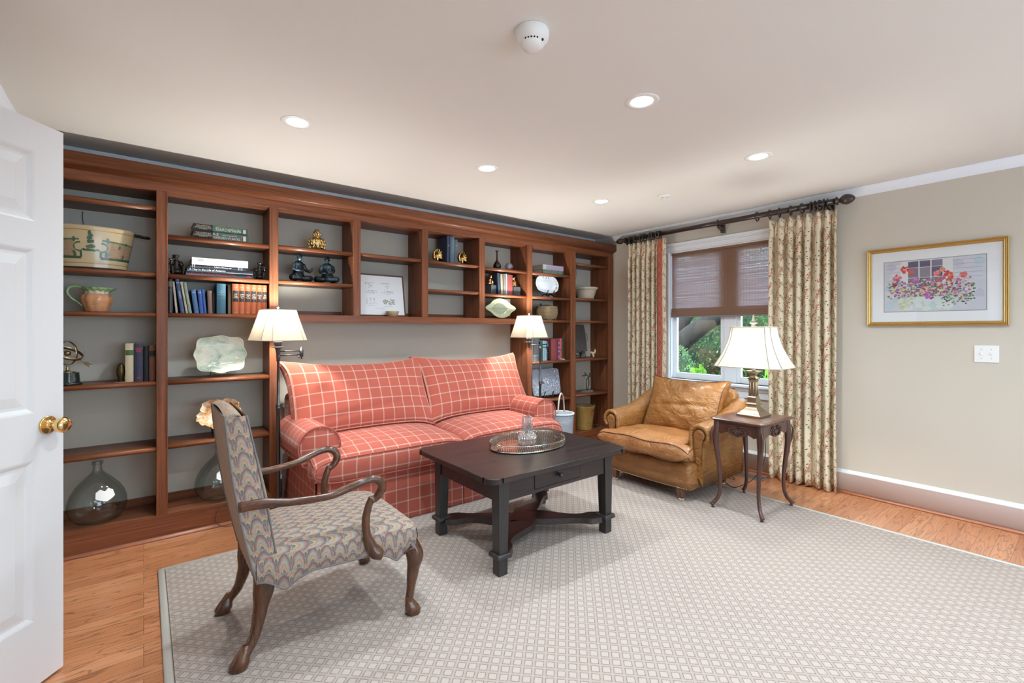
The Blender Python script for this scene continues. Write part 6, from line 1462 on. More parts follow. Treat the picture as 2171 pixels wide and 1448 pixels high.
M_LE = leather('tan_leather', (0.27, 0.112, 0.026), (0.37, 0.165, 0.045)); M_LEC = leather('worn_tan_leather', (0.32, 0.120, 0.034), (0.47, 0.215, 0.080), 0.38)
M_LES = leather('smooth_tan_leather', (0.235, 0.092, 0.023), (0.30, 0.124, 0.033), 0.34); M_LP = plain('dark_leather_piping', (0.10, 0.035, 0.015), 0.4)
lc = thing('club_chair', 'tan leather club chair with rolled arms below the window', 'armchair', (3.60, 2.33, 0.0))
# body
b = WB(lc)
def bodyring(z, ins=0.0, bowf=0.0):
    x0, x1, y0, y1 = 3.215+ins, 3.955-ins, 1.925+ins, 2.735-ins; out = []
    for (x, y) in rrect(x0, x1, y0, y1, 0.03, 4):
        if x < 3.3: x -= bowf*(1-((y-2.33)/0.41)**2)
        out.append((x, y, z))
    return out
def botz(x, y):   # serpentine lower edge at the front and sides
    return 0.105+0.030*(abs(x-3.6) < 0.34)*(1-((x-3.6)/0.34)**2)*(y < 1.98 or y > 2.68)
R0 = [(x, y, botz(x, y)) for x, y, z in bodyring(0.11, 0.0, 0.03)]
b.loft([R0, [(x, y, 0.16) for x, y, z in bodyring(0, 0, 0.03)], bodyring(0.26, 0, 0.03), bodyring(0.285, 0.004, 0.03), bodyring(0.295, 0.02, 0.02)])
b.fin('seat_base', M_LES, lc)
# nail heads along the front lower edge
M_NAIL = plain('brass_nail', (0.75, 0.58, 0.32), 0.25, 1.0)
b = WB(lc)
for k in range(70):
    y = 1.95+0.76*k/69; x = 3.215-0.03*(1-((y-2.33)/0.41)**2); b.ball((x-0.001, y, 0.114), 0.0034, 6)
for k in range(16): x = 3.225+0.03*k; b.ball((x, 1.9245, botz(x, 1.95)+0.007), 0.0034, 6)
b.fin('nailhead_trim', M_NAIL, lc, kind='stuff')
for s in (-1, 1):
    yc = 2.33+s*0.425
    b = WB(lc); prof = []
    inn = yc-s*0.065; outy = yc+s*0.030
    sec = [(inn, 0.27), (inn, 0.40), (yc-s*0.085, 0.47)]
    for k in range(12): a = math.radians(200-k*21); sec.append((yc+s*0.088*math.cos(a), 0.512+0.088*math.sin(a)))
    sec += [(outy+s*0.008, 0.445), (outy, 0.42), (outy-s*0.004, 0.30), (outy-s*0.006, 0.12)]
    xs_ = [3.325, 3.332, 3.36, 3.45, 3.58, 3.70, 3.80, 3.90, 3.955]; rise = [0, 0, 0.002, 0.006, 0.018, 0.045, 0.085, 0.13, 0.15]
    rings = []
    for i, (x, r) in enumerate(zip(xs_, rise)):
        k = 0.010 if i == 0 else 0.003 if i == 1 else 0
        ring = []
        for (y, z) in sec:
            dy, dz = y-yc, z-0.512; L = math.hypot(dy, dz) or 1; f = (k/L) if z > 0.44 else 0
            ring.append((x, y-dy*f, z-dz*f+(r if z > 0.42 else r*max(0, (z-0.3)/0.12)*0.9 if z > 0.3 else 0)))
        rings.append(ring)
    b.loft(rings, cap=True, closed=True); b.fin('arm', M_LE, lc)
    # scroll front panel: gathered roll and flat facing
    b = WB(lc); pts = [(3.322, yc-s*0.032, 0.29), (3.320, yc-s*0.046, 0.42), (3.318, yc-s*0.052, 0.50)]
    for k in range(9): a = math.radians(180-k*22.5); pts.append((3.317, yc+s*0.052*math.cos(a), 0.512+0.050*math.sin(a)))
    pts += [(3.320, yc+s*0.028, 0.46), (3.322, yc+s*0.020, 0.40), (3.324, yc+s*0.018, 0.29)]
    b.loft([[(x-0.010, (y-yc)*0.72+yc, (z-0.5)*0.86+0.49 if z > 0.42 else z) for x, y, z in pts], [(x-0.006, (y-yc)*0.85+yc, (z-0.5)*0.93+0.495 if z > 0.42 else z) for x, y, z in pts], [(x+0.004, (y-yc)*0.92+yc, z) for x, y, z in pts]]); b.fin('arm_facing', M_LES, lc)
    b = WB(lc); P = smooth_path([(3.326, yc-s*0.062, 0.30), (3.322, yc-s*0.068, 0.42)]+[(3.320, yc+s*0.072*math.cos(a), 0.512+0.072*math.sin(a)) for a in [math.radians(190-k*24) for k in range(11)]], 4)
    m = len(P); b.tube(P, [0.0165+0.0022*math.sin(i*2.1) for i in range(m)], 10); b.fin('gathered_roll', M_LE, lc)
# T seat cushion
def tsl(x, y, u, v):
    # local x = world y, local y = world -x  (front = +y)
    if True:
        ax = abs(u); lim = 0.335
        if y < 0.235: x = (1 if x > 0 else -1)*min(abs(x), abs(x)-(0.090*(ax**4))*sm_(0.265-y, 0.0, 0.05))
        y += 0.030*(1-u*u)*(v > 0)*v
    return x, y
M = Matrix.Translation((3.460-3.60, 2.33-2.33, 0.368)) @ Matrix.Rotation(math.radians(3), 4, 'Y') @ Matrix.Rotation(PI/2, 4, 'Z')
b = B(M); tl, bl = b.cushion(0.86, 0.62, 0.115, puff=0.052, puffb=0.005, ears=0, bow=0.004, nu=36, nv=28, p=2.6, tshape=tsl, crease=lambda u, v: 0.006*math.sin(7*u+3*v)*math.sin(5*v)); b.fin('seat_cushion', M_LEC, lc)
b = B(M); b.tube(tl, 0.0042, 6, closed=True); b.tube(bl, 0.0038, 6, closed=True); b.fin('cushion_piping', M_LP, lc)
# back cushion and outside back
M = Matrix.Translation((3.775-3.60, 2.33-2.33-0.02, 0.640)) @ Matrix.Rotation(math.radians(-67), 4, 'Y') @ Matrix.Rotation(-PI/2, 4, 'Z')
def crl(u, v): return -0.020*math.exp(-((v+0.08-0.12*u)/0.06)**2)*(1-abs(u)**3)+0.007*math.sin(9*u+4*v)*math.sin(6*v+2*u)*(1-u*u)
b = B(M); tl, bl = b.cushion(0.685, 0.470, 0.085, puff=0.070, puffb=0.02, ears=0.022, bow=0.012, nu=36, nv=28, p=2.4, crease=crl); b.fin('back_cushion', M_LE, lc)
b = B(M); b.tube(tl, 0.004, 6, closed=True); b.fin('back_piping', M_LP, lc)
b = WB(lc); rings = []
for z, xa, xb, wv in ((0.12, 3.86, 3.95, 0.395), (0.30, 3.86, 3.965, 0.405), (0.50, 3.88, 3.985, 0.410), (0.66, 3.90, 4.00, 0.410), (0.76, 3.93, 4.01, 0.402), (0.800, 3.945, 4.005, 0.385), (0.812, 3.96, 3.995, 0.36)):
    rings.append([(x, y, z) for x, y in rrect(xa, xb, 2.33-wv, 2.33+wv, 0.028, 4)])
b.loft(rings); b.fin('outside_back', M_LE, lc)
M_CHL = wood('brown_leg_wood', (0.07, 0.028, 0.015), (0.14, 0.058, 0.03), (0.20, 0.09, 0.05), axis='z')
for x, y, sx, sy in ((3.245, 2.012, -1, -1), (3.245, 2.648, -1, 1), (3.855, 2.005, 1, -1), (3.855, 2.655, 1, 1)):
    b = WB(lc); z0 = 0.0095; b.hexa([(x-0.020, y-0.020, z0+0.016), (x+0.020, y-0.020, z0+0.016), (x+0.020, y+0.020, z0+0.016), (x-0.020, y+0.020, z0+0.016), (x-0.032, y-0.032, 0.125), (x+0.032, y-0.032, 0.125), (x+0.032, y+0.032, 0.125), (x-0.032, y+0.032, 0.125)], 0.003)
    lg = b.fin('leg', M_CHL, lc)
    b = WB(lc); b.lathe([(0, z0), (0.016, z0), (0.018, z0+0.005), (0.022, z0+0.011), (0.022, z0+0.017), (0, z0+0.017)], 16, c=(x, y)); b.fin('foot_glide', plain('worn_white_glide', (0.62, 0.55, 0.45), 0.5), lg)

# ------------------------------------------------------------------ side table
M_STW = wood('side_table_wood', (0.045, 0.017, 0.012), (0.095, 0.036, 0.025), (0.15, 0.062, 0.045), axis='y', rough=0.30, coat=0.35, cross=14)
M_STZ = wood('side_table_wood_z', (0.040, 0.015, 0.010), (0.085, 0.032, 0.022), (0.13, 0.055, 0.038), axis='z', rough=0.34, coat=0.25, cross=14)
st = thing('side_table', 'small carved dark wood side table with cabriole legs, carrying the brass lamp', 'table', (3.545, 1.64, 0.0))
x0, x1, y0, y1 = 3.285, 3.800, 1.425, 1.805
b = WB(st); oc = [(x0+0.02, y0), (x1-0.02, y0), (x1, y0+0.02), (x1, y1-0.02), (x1-0.02, y1), (x0+0.02, y1), (x0, y1-0.02), (x0, y0+0.02)]
def octo(i, z): 
    cx_, cy_ = (x0+x1)/2, (y0+y1)/2; return [(x+(i if x < cx_ else -i), y+(i if y < cy_ else -i), z) for x, y in oc]
b.loft([octo(0.016, 0.650), octo(0.006, 0.654), octo(0.0, 0.661), octo(0.0, 0.668), octo(0.004, 0.6715), octo(0.012, 0.6715), octo(0.016, 0.6745), octo(0.03, 0.6745)]); 
for f in b.bm.faces: f.smooth = False
b.fin('table_top', M_STW, st)
ax0, ax1, ay0, ay1 = x0+0.026, x1-0.026, y0+0.026, y1-0.026
def apr(L, k=20):
    out = []
    for i in range(k+1):
        t_ = i/k; u = abs(2*t_-1)
        z = 0.572-0.020*math.exp(-(u/0.18)**2)+0.010*math.exp(-((u-0.42)/0.10)**2)-0.012*math.exp(-((u-0.70)/0.08)**2)-0.05*max(0, (u-0.86)/0.14)**2
        out.append((t_*L, z))
    return out
b = WB(st)
for (p0, p1, ax_, L) in ((ay0, ay0+0.016, 'y', ax1-ax0), (ay1-0.016, ay1, 'y', ax1-ax0)): b.prism([(ax0+a, z) for a, z in apr(L)]+[(ax1, 0.652), (ax0, 0.652)], p0, p1, 0.002, axis='y')
for (p0, p1) in ((ax0, ax0+0.016), (ax1-0.016, ax1)): b.prism([(ay0+a, z) for a, z in apr(ay1-ay0)]+[(ay1, 0.652), (ay0, 0.652)], p0, p1, 0.002, axis='x')
b.fin('apron', M_STZ, st)
# carved rocaille relief in the middle of the aprons
for (cx_, cy_, nx, ny) in ((ax0, (ay0+ay1)/2, -1, 0), ((ax0+ax1)/2, ay0, 0, -1)):
    b = WB(st); tx, ty = -ny, nx
    def rp(u, v, d=0.004): return (cx_+tx*u+nx*d, cy_+ty*u+ny*d, 0.590+v)
    for s in (-1, 1):
        b.tube(smooth_path([rp(s*0.010, -0.025), rp(s*0.040, -0.022), rp(s*0.060, 0.0), rp(s*0.045, 0.024), rp(s*0.022, 0.020), rp(s*0.024, 0.004), rp(s*0.040, 0.002)], 4), interp([0.003, 0.006, 0.006, 0.005, 0.004, 0.003, 0.005], 25), 6)
        b.tube(smooth_path([rp(s*0.010, 0.030), rp(s*0.030, 0.040), rp(s*0.070, 0.030), rp(s*0.085, 0.010)], 4), interp([0.003, 0.005, 0.004, 0.001], 13), 6)
    for k in range(5): b.tube([rp(0, -0.024), rp(0.014*(k-2), 0.012+0.004*(2-abs(k-2)))], [0.003, 0.0045], 6)
    b.fin('carving', M_STZ, st)
for lx, ly, sx, sy in ((ax0, ay0, -1, -1), (ax1, ay0, 1, -1), (ax0, ay1, -1, 1), (ax1, ay1, 1, 1)):
    b = WB(st); q = lambda o, z: (lx-sx*0.016+sx*o, ly-sy*0.016+sy*o, z)
    P = smooth_path([q(0.004, 0.655), q(0.005, 0.60), q(0.010, 0.54), q(0.008, 0.46), q(-0.004, 0.34), q(-0.012, 0.22), q(-0.010, 0.13), q(0.004, 0.075), q(0.022, 0.045), q(0.030, 0.030)], 4)
    b.tube(P, interp([0.022, 0.025, 0.023, 0.019, 0.0155, 0.013, 0.0125, 0.013, 0.0135, 0.011], len(P)), 10, up=(sx, sy, 0))
    b.ball(q(0.030, 0.036), 0.015, 10, (1.1, 1.1, 0.8)); b.lathe([(0, 0.0095), (0.009, 0.0095), (0.012, 0.014), (0.007, 0.022), (0.010, 0.030), (0, 0.034)], 12, c=q(0.026, 0)[:2])
    b.tube(smooth_path([q(0.026, 0.61), q(0.034, 0.57), q(0.030, 0.52), q(0.022, 0.47)], 4), interp([0.003, 0.007, 0.006, 0.002], 13), 6); b.fin('leg', M_STZ, st)
# ------------------------------------------------------------------ lamps
def shade_mat(name, c, tr, weave=0.0, rough=0.9, mixf=0.06):
    t = NT(name); v = t.coord('Object'); col = c
    if weave:
        s = t.n('Mapping', {0: v, 'Scale': (60, 60, 700)}).outputs[0]; s2 = t.n('Mapping', {0: v, 'Scale': (500, 500, 40)}).outputs[0]
        f = t.m_('MULTIPLY', t.m_('ADD', t.noise(s, 1.0, 3), t.noise(s2, 1.0, 3)), 0.5); col = t.mix(t.sstep(f, 0.40, 0.62), tuple(x*(1-weave) for x in c), c)
    d = t.n('BsdfDiffuse', {0: col}); l = t.n('BsdfTranslucent', {0: t.mix(0.5, col, tr)}); mx = t.n('MixShader', {0: mixf})
    t.t.links.new(d.outputs[0], mx.inputs[1]); t.t.links.new(l.outputs[0], mx.inputs[2]); return t.done(mx)
M_LINEN = shade_mat('linen_shade', (0.58, 0.50, 0.40), (0.95, 0.70, 0.45), 0.18); M_SILK = shade_mat('silk_shade', (0.66, 0.60, 0.52), (1.0, 0.76, 0.50), 0.0, mixf=0.06)
M_SEAM = plain('shade_seam', (0.34, 0.28, 0.22), 0.9); M_SEAMG = plain('grey_shade_trim', (0.34, 0.32, 0.28), 0.8)
M_BULB = emit_mat('bulb_glow', (1.0, 0.86, 0.66), 8.0)
M_BRZ = plain('grey_bronze', (0.10, 0.105, 0.115), 0.28, 0.85); M_NICK = plain('brushed_nickel', (0.6, 0.6, 0.6), 0.2, 1.0)
def shade(b, wb, db, wt, dt, z0, z1, cc, flare, n=14, notch=None):
    """panelled shade ring: rectangle with cut corners, flared sides"""
    rings = []; corners = []
    for i in range(n+1):
        f = i/n; k = (1-f)**flare; w = wt+(wb-wt)*k; d = dt+(db-dt)*k; c = cc*(0.45+0.55*k)
        hw, hd = w/2, d/2
        cr = [(hw-c, -hd), (hw, -hd+c), (hw, hd-c), (hw-c, hd), (-hw+c, hd), (-hw, hd-c), (-hw, -hd+c), (-hw+c, -hd)]
        corners.append([(x, y, z0+(z1-z0)*f) for x, y in cr])
        ring = []
        for j in range(8):
            a, e = cr[j], cr[(j+1) % 8]
            for q in range(4): t_ = q/4; ring.append((a[0]+(e[0]-a[0])*t_, a[1]+(e[1]-a[1])*t_, z0+(z1-z0)*f))
        rings.append(ring)
    b.loft(rings, cap=False)
    for f in b.bm.faces: f.smooth = False
    return corners
def bulb(parent, z, watts, name='bulb', r=0.028, col=(0.97, 1.0, 0.95)):
    b = B(); b.lathe([(0, z-0.055), (0.013, z-0.055), (0.014, z-0.03), (0.024, z-0.012), (r, z+0.004), (0.024, z+0.022), (0.012, z+0.032), (0, z+0.034)], 16); o = b.fin(name, M_BULB, parent); o.visible_shadow = True
    ld = bpy.data.lights.new('bulb_light', 'POINT'); ld.energy = watts; ld.color = col; ld.shadow_soft_size = 0.035
    lo = bpy.data.objects.new('bulb_light', ld); COL.objects.link(lo); lo.parent = parent; lo.location = (0, 0, z+0.075)
def floor_lamp(label, pole, joint, head, rz):
    """local origin = pole foot; joint, head: xy offsets"""
    t = thing('floor_lamp', label, 'floor lamp', (pole[0], pole[1], 0.0), 0, 'swing-arm floor lamps')
    j = Vector((joint[0]-pole[0], joint[1]-pole[1], 0)); h = Vector((head[0]-pole[0], head[1]-pole[1], 0))
    b = B(); b.lathe([(0, 0.0), (0.125, 0.0), (0.127, 0.008), (0.110, 0.018), (0.05, 0.026), (0.022, 0.035), (0.018, 0.06), (0, 0.06)], 36); b.fin('base', M_BRZ, t)
    b = B(); b.lathe([(0.0125, 0.03), (0.0125, 0.775), (0.017, 0.778), (0.017, 0.79), (0.013, 0.793), (0.016, 0.80), (0.016, 0.808), (0.009, 0.812), (0.0085, 1.10), (0.013, 1.103), (0.011, 1.12), (0.014, 1.125), (0.014, 1.15), (0.009, 1.155)], 20); b.fin('pole', M_BRZ, t)
    b = B(); b.tube([(0, 0, 0.790), (0.024, -0.006, 0.790)], 0.004, 8); b.ball((0.032, -0.008, 0.790), 0.010, 10); b.fin('height_knob', M_BRZ, t)
    z1, z2 = 1.142, 1.170
    b = B(); b.tube([(0, 0, z1), (j.x, j.y, z1)], 0.0048, 8); b.tube([(j.x, j.y, z2), (h.x, h.y, z2)], 0.0048, 8); b.fin('swing_arm', M_BRZ, t)
    b = B(); b.lathe([(0, z1-0.030), (0.007, z1-0.028), (0.004, z1-0.018), (0.012, z1-0.012), (0.012, z2+0.012), (0.007, z2+0.016), (0.008, z2+0.024), (0, z2+0.030)], 14, c=(j.x, j.y)); b.ball((j.x-0.018, j.y-0.010, z1-0.012), 0.008, 8); b.fin('swivel_joint', M_BRZ, t)
    hb = thing('tmp', 'x', 'x'); COL.objects.unlink(hb); bpy.data.objects.remove(hb)
    M = Matrix.Translation((h.x, h.y, 0))
    b = B(M); b.lathe([(0, 1.140), (0.006, 1.142), (0.012, 1.155), (0.016, 1.180), (0.020, 1.192), (0.042, 1.198), (0.043, 1.201), (0.020, 1.203), (0.022, 1.206), (0.0245, 1.232), (0.026, 1.240), (0, 1.240)], 24); b.fin('socket_cup', M_BRZ, t)
    b = B(M @ Matrix.Rotation(rz, 4, 'Z')); cs = shade(b, 0.305, 0.305, 0.185, 0.185, 1.245, 1.452, 0.050, 1.08); sh = b.fin('lamp_shade', M_LINEN, t)
    b = B(M @ Matrix.Rotation(rz, 4, 'Z'))
    for q in (0, len(cs)-1): b.tube(cs[q], 0.0028, 6, closed=True)
    for k in range(8): b.tube([(x*1.002, y*1.002, z) for x, y, z in [r[k] for r in cs[::2]]], 0.0012, 5)
    b.fin('shade_trim', M_SEAM, sh)
    b = B(M); b.tube([(0, 0, 1.24), (0, 0, 1.30)], 0.011, 10); b.fin('candle_sleeve', M_WHITEPL, t)
    b = B(M); b.lathe([(0, 1.30), (0.013, 1.302), (0.024, 1.325), (0.027, 1.342), (0.023, 1.360), (0.010, 1.372), (0, 1.373)], 16); b.fin('bulb', M_BULB, t)
    ld = bpy.data.lights.new('bulb_light', 'POINT'); ld.energy = FLOORLAMP_W; ld.color = (0.97, 1.0, 0.95); ld.shadow_soft_size = 0.03
    lo = bpy.data.objects.new('bulb_light', ld); COL.objects.link(lo); lo.parent = t; lo.location = (h.x, h.y, 1.40)
    b = B(M); b.tube(smooth_path([(0, -0.02, 1.30), (0, -0.045, 1.36), (0, -0.02, 1.44), (0, 0, 1.452)], 3), 0.0015, 5); b.tube(smooth_path([(0, 0.02, 1.30), (0, 0.045, 1.36), (0, 0.02, 1.44), (0, 0, 1.452)], 3), 0.0015, 5)
    for k in range(3): a = k*2*PI/3; b.tube([(0, 0, 1.451), (0.088*math.cos(a), 0.088*math.sin(a), 1.451)], 0.0015, 5)
    b.fin('harp', M_BRZ, t)
    b = B(M); b.lathe([(0, 1.452), (0.007, 1.453), (0.004, 1.460), (0.009, 1.466), (0.010, 1.474), (0.006, 1.481), (0, 1.483)], 14); b.fin('finial', M_NICK, t)
    return t
fl1 = floor_lamp('dark bronze swing-arm floor lamp with a linen shade at the left end of the sofa', (0.722, 3.495), (0.868, 3.480), (0.715, 3.47), 0.22)
floor_lamp('dark bronze swing-arm floor lamp with a linen shade at the right end of the sofa', (3.100, 3.475), (3.215, 3.495), (2.915, 3.430), 0.10)
# table lamp
M_PEW = plain('antique_nickel_brass', (0.46, 0.40, 0.31), 0.26, 1.0, noise=0.2, nscale=30)
tl_ = thing('table_lamp', 'square column metal table lamp with a flared cream shade on the side table', 'table lamp', (3.575, 1.620, 0.6752), 0.0)
def sqr(prof):
    return [[(w, -w, z), (w, w, z), (-w, w, z), (-w, -w, z)] for w, z in prof]
b = B(); b.loft(sqr([(0.088, 0.0), (0.088, 0.012), (0.082, 0.014), (0.078, 0.022), (0.070, 0.026), (0.064, 0.036), (0.054, 0.044), (0.045, 0.058), (0.036, 0.068), (0.033, 0.080)]))
for f in b.bm.faces: f.smooth = False
b.fin('stepped_base', M_PEW, tl_)
b = B(); b.loft(sqr([(0.033, 0.080), (0.040, 0.082), (0.042, 0.092), (0.036, 0.096), (0.032, 0.102)])); b.loft(sqr([(0.0315, 0.102), (0.0300, 0.140), (0.0255, 0.148), (0.0225, 0.255), (0.0255, 0.262), (0.0245, 0.270)]))
for f in b.bm.faces: f.smooth = False
b.fin('column', M_PEW, tl_)
b = B()
for (dx, dy) in ((0, -1), (-1, 0), (1, 0), (0, 1)):
    for s in (-1, 1):
        for (w0, z0, w1, z1) in ((0.0272, 0.150, 0.0240, 0.252),):
            p = lambda w, z: (dx*w+(s*0.012 if dx == 0 else 0), dy*w+(s*0.012 if dy == 0 else 0), z)
            b.tube([p(w0, z0), p(w1, z1)], 0.003, 6)
b.fin('column_rib', M_PEW, tl_)
b = B(); b.loft(sqr([(0.022, 0.270), (0.032, 0.276), (0.033, 0.282), (0.024, 0.288), (0.015, 0.296), (0.015, 0.304), (0.024, 0.318), (0.045, 0.330), (0.046, 0.336), (0.020, 0.338)]))
for f in b.bm.faces: f.smooth = False
b.fin('capital', M_PEW, tl_)
b = B(); b.tube([(0, 0, 0.336), (0, 0, 0.390)], 0.013, 12); b.fin('socket', M_WHITEPL, tl_)
b = B(); cs = shade(b, 0.350, 0.490, 0.175, 0.285, 0.368, 0.662, 0.058, 1.75, 16); sh = b.fin('lamp_shade', M_SILK, tl_)
b = B()
for q in (0, len(cs)-1): b.tube(cs[q], 0.0040, 6, closed=True)
b.fin('shade_trim', plain('cream_trim', (0.62, 0.56, 0.46), 0.8), sh)
b = B()
for k in range(8): b.tube([(x*1.003, y*1.003, z) for x, y, z in [r[k] for r in cs]], 0.0030, 6)
b.fin('shade_seam', M_SEAMG, sh)
bulb(tl_, 0.455, TABLELAMP_W)
b = B(); 
for k in (0, 1, 2, 3): a = k*PI/2; b.tube([(0, 0, 0.662), (0.085*math.cos(a)*(1 if k % 2 == 0 else 1.6), 0.085*1.6*math.sin(a), 0.662)], 0.0016, 5)
b.tube(smooth_path([(0, -0.015, 0.39), (0, -0.05, 0.47), (0, -0.04, 0.60), (0, 0, 0.662)], 4), 0.0018, 5); b.tube(smooth_path([(0, 0.015, 0.39), (0, 0.05, 0.47), (0, 0.04, 0.60), (0, 0, 0.662)], 4), 0.0018, 5); b.fin('harp', M_PEW, tl_)
b = B(); b.loft(sqr([(0.006, 0.662), (0.013, 0.664), (0.011, 0.676), (0.008, 0.684), (0.020, 0.692), (0.020, 0.700), (0.009, 0.704), (0.010, 0.708), (0.004, 0.752), (0.001, 0.755)]))
for f in b.bm.faces: f.smooth = False
b.fin('finial', plain('pale_metal', (0.72, 0.68, 0.60), 0.25, 0.8), tl_)
# cords
M_CORD = plain('brown_cord', (0.05, 0.035, 0.03), 0.5)
b = WB(tl_); b.tube(smooth_path([(3.66, 1.66, 0.60), (3.75, 1.62, 0.50), (3.80, 1.64, 0.30), (3.83, 1.74, 0.12), (3.83, 1.86, 0.03), (3.86, 1.93, 0.005), (3.98, 2.06, 0.005), (4.10, 2.16, 0.005), (4.16, 2.11, 0.005), (4.10, 2.02, 0.005), (4.06, 2.02, 0.006), (4.14, 2.14, 0.012), (4.33, 2.22, 0.10), (4.43, 2.30, 0.28)], 7), 0.0028, 6); b.fin('power_cord', M_CORD, tl_)
b = WB(fl1); b.tube(smooth_path([(0.72, 3.56, 0.012), (0.62, 3.60, 0.012), (0.50, 3.60, 0.012), (0.415, 3.615, 0.012), (0.375, 3.635, 0.05), (0.385, 3.650, 0.11), (0.43, 3.658, 0.150), (0.50, 3.69, 0.166), (0.60, 3.73, 0.164), (0.630, 3.745, 0.165)], 6), 0.0026, 6); b.fin('power_cord', M_CORD, fl1)
# white woven basket beside the sofa
M_WBASK = weave_mat('white_wicker', (0.56, 0.60, 0.66), (0.66, 0.70, 0.76), (0.20, 0.22, 0.28), 240)
t = thing('handled_basket', 'tall pale woven basket with a hoop handle beside the right sofa arm', 'basket', (3.262, 3.345, 0.0))
b = B(); n = 40
b.loft([[(r*math.cos(2*PI*k/n), r*math.sin(2*PI*k/n), z) for k in range(n)] for r, z in ((0.095, 0.0), (0.105, 0.10), (0.114, 0.25), (0.120, 0.40), (0.124, 0.485))], cap=True, uv=lambda i, j: (j*0.018, i*0.12)); b.fin('woven_body', M_WBASK, t)
b = B(); b.tube([(0.124*math.cos(2*PI*k/n), 0.124*math.sin(2*PI*k/n), 0.488) for k in range(n)], 0.009, 8, closed=True); b.fin('rim', plain('pale_wicker_rim', (0.62, 0.66, 0.72), 0.8, noise=0.2, nscale=200), t)
b = B(); b.tube([(0.10*math.cos(a), 0.06*math.cos(a), 0.485+0.20*math.sin(a)) for a in [PI*k/20 for k in range(21)]], 0.0085, 8, flat=0.7); b.fin('hoop_handle', plain('pale_cane', (0.50, 0.45, 0.40), 0.75), t)
b = B(); b.lathe([(0, 0.44), (0.06, 0.455), (0.112, 0.45)], 24); b.fin('contents', plain('brown_filling', (0.16, 0.10, 0.06), 0.9, noise=0.6, nscale=80), t)
# ------------------------------------------------------------------ curtains, rod, blind
def sprig(name='sprig_print'):
    t = NT(name); v0 = t.coord('UV'); nz = t.n('TexNoise', {'Vector': v0, 'Scale': 30.0, 'Detail': 2.0}).outputs[1]
    v = t.n('VectorMath', {0: v0, 1: t.n('VectorMath', {0: nz, 'Scale': 0.012}, operation='SCALE').outputs[0]}, operation='ADD').outputs[0]
    col = (0.82, 0.72, 0.54)
    def layer(col, rot, sc_, off, c, wid, seed):
        mp = t.n('Mapping', {0: v, 'Rotation': (0, 0, rot), 'Scale': (1/sc_[0], 1/sc_[1], 1), 'Location': (off, off*1.7, 0)}).outputs[0]; s = t.n('SeparateXYZ', {0: mp})
        row = t.m_('FLOOR', s.outputs[1]); x = t.m_('ADD', s.outputs[0], t.m_('MULTIPLY', row, 0.5))
        fx = t.m_('SUBTRACT', t.m_('FRACT', x), 0.5); fy = t.m_('SUBTRACT', t.m_('FRACT', s.outputs[1]), 0.5)
        # stem: a short curved line; leaflets: herringbone ticks around it
        cx = t.m_('SUBTRACT', fx, t.m_('MULTIPLY', t.m_('SINE', t.m_('MULTIPLY', fy, 5.0)), 0.06)); ax = t.m_('ABSOLUTE', cx); ay = t.m_('ABSOLUTE', fy)
        stem = t.m_('MULTIPLY', t.sstep(ax, 0.045*wid, 0.015*wid), t.sstep(ay, 0.42, 0.38))
        tick = t.m_('FRACT', t.m_('MULTIPLY', t.m_('ADD', fy, t.m_('MULTIPLY', ax, -1.1)), 6.5))
        leaf = t.m_('MULTIPLY', t.m_('MULTIPLY', t.sstep(t.m_('ABSOLUTE', t.m_('SUBTRACT', tick, 0.5)), 0.27, 0.15), t.sstep(ax, 0.17, 0.12)), t.m_('MULTIPLY', t.sstep(ay, 0.36, 0.30), t.sstep(t.noise(v0, 45+seed, 2), 0.38, 0.5)))
        m = t.m_('MAXIMUM', stem, leaf); return t.mix(t.m_('MULTIPLY', m, 0.85), col, c)
    col = layer(col, 0.45, (0.088, 0.105), 0.13, (0.34, 0.27, 0.12), 1.0, 3)
    col = layer(col, -0.60, (0.100, 0.120), 0.55, (0.50, 0.13, 0.08), 1.0, 9)
    vo = t.n('TexVoronoi', {'Vector': v0, 'Scale': 24.0, 'Randomness': 0.9}, voronoi_dimensions='2D'); col = t.mix(t.sstep(vo.outputs[0], 0.125, 0.085), col, (0.08, 0.05, 0.06))
    d = t.pbr(Base_Color=col, Roughness=0.85); d.inputs['Specular IOR Level'].default_value = 0.2
    tl = t.n('BsdfTranslucent', {0: t.mix(0.5, col, (0.75, 0.65, 0.48))}); mx = t.n('MixShader', {0: 0.12}); t.t.links.new(d.outputs[0], mx.inputs[1]); t.t.links.new(tl.outputs[0], mx.inputs[2])
    return t.done(mx)
M_SPRIG = sprig(); M_BANDF = plaid('diagonal_coral_check', (0.46, 0.13, 0.085), (0.62, 0.42, 0.33), 0.075, 0.075, 0.0035, rot=PI/4)
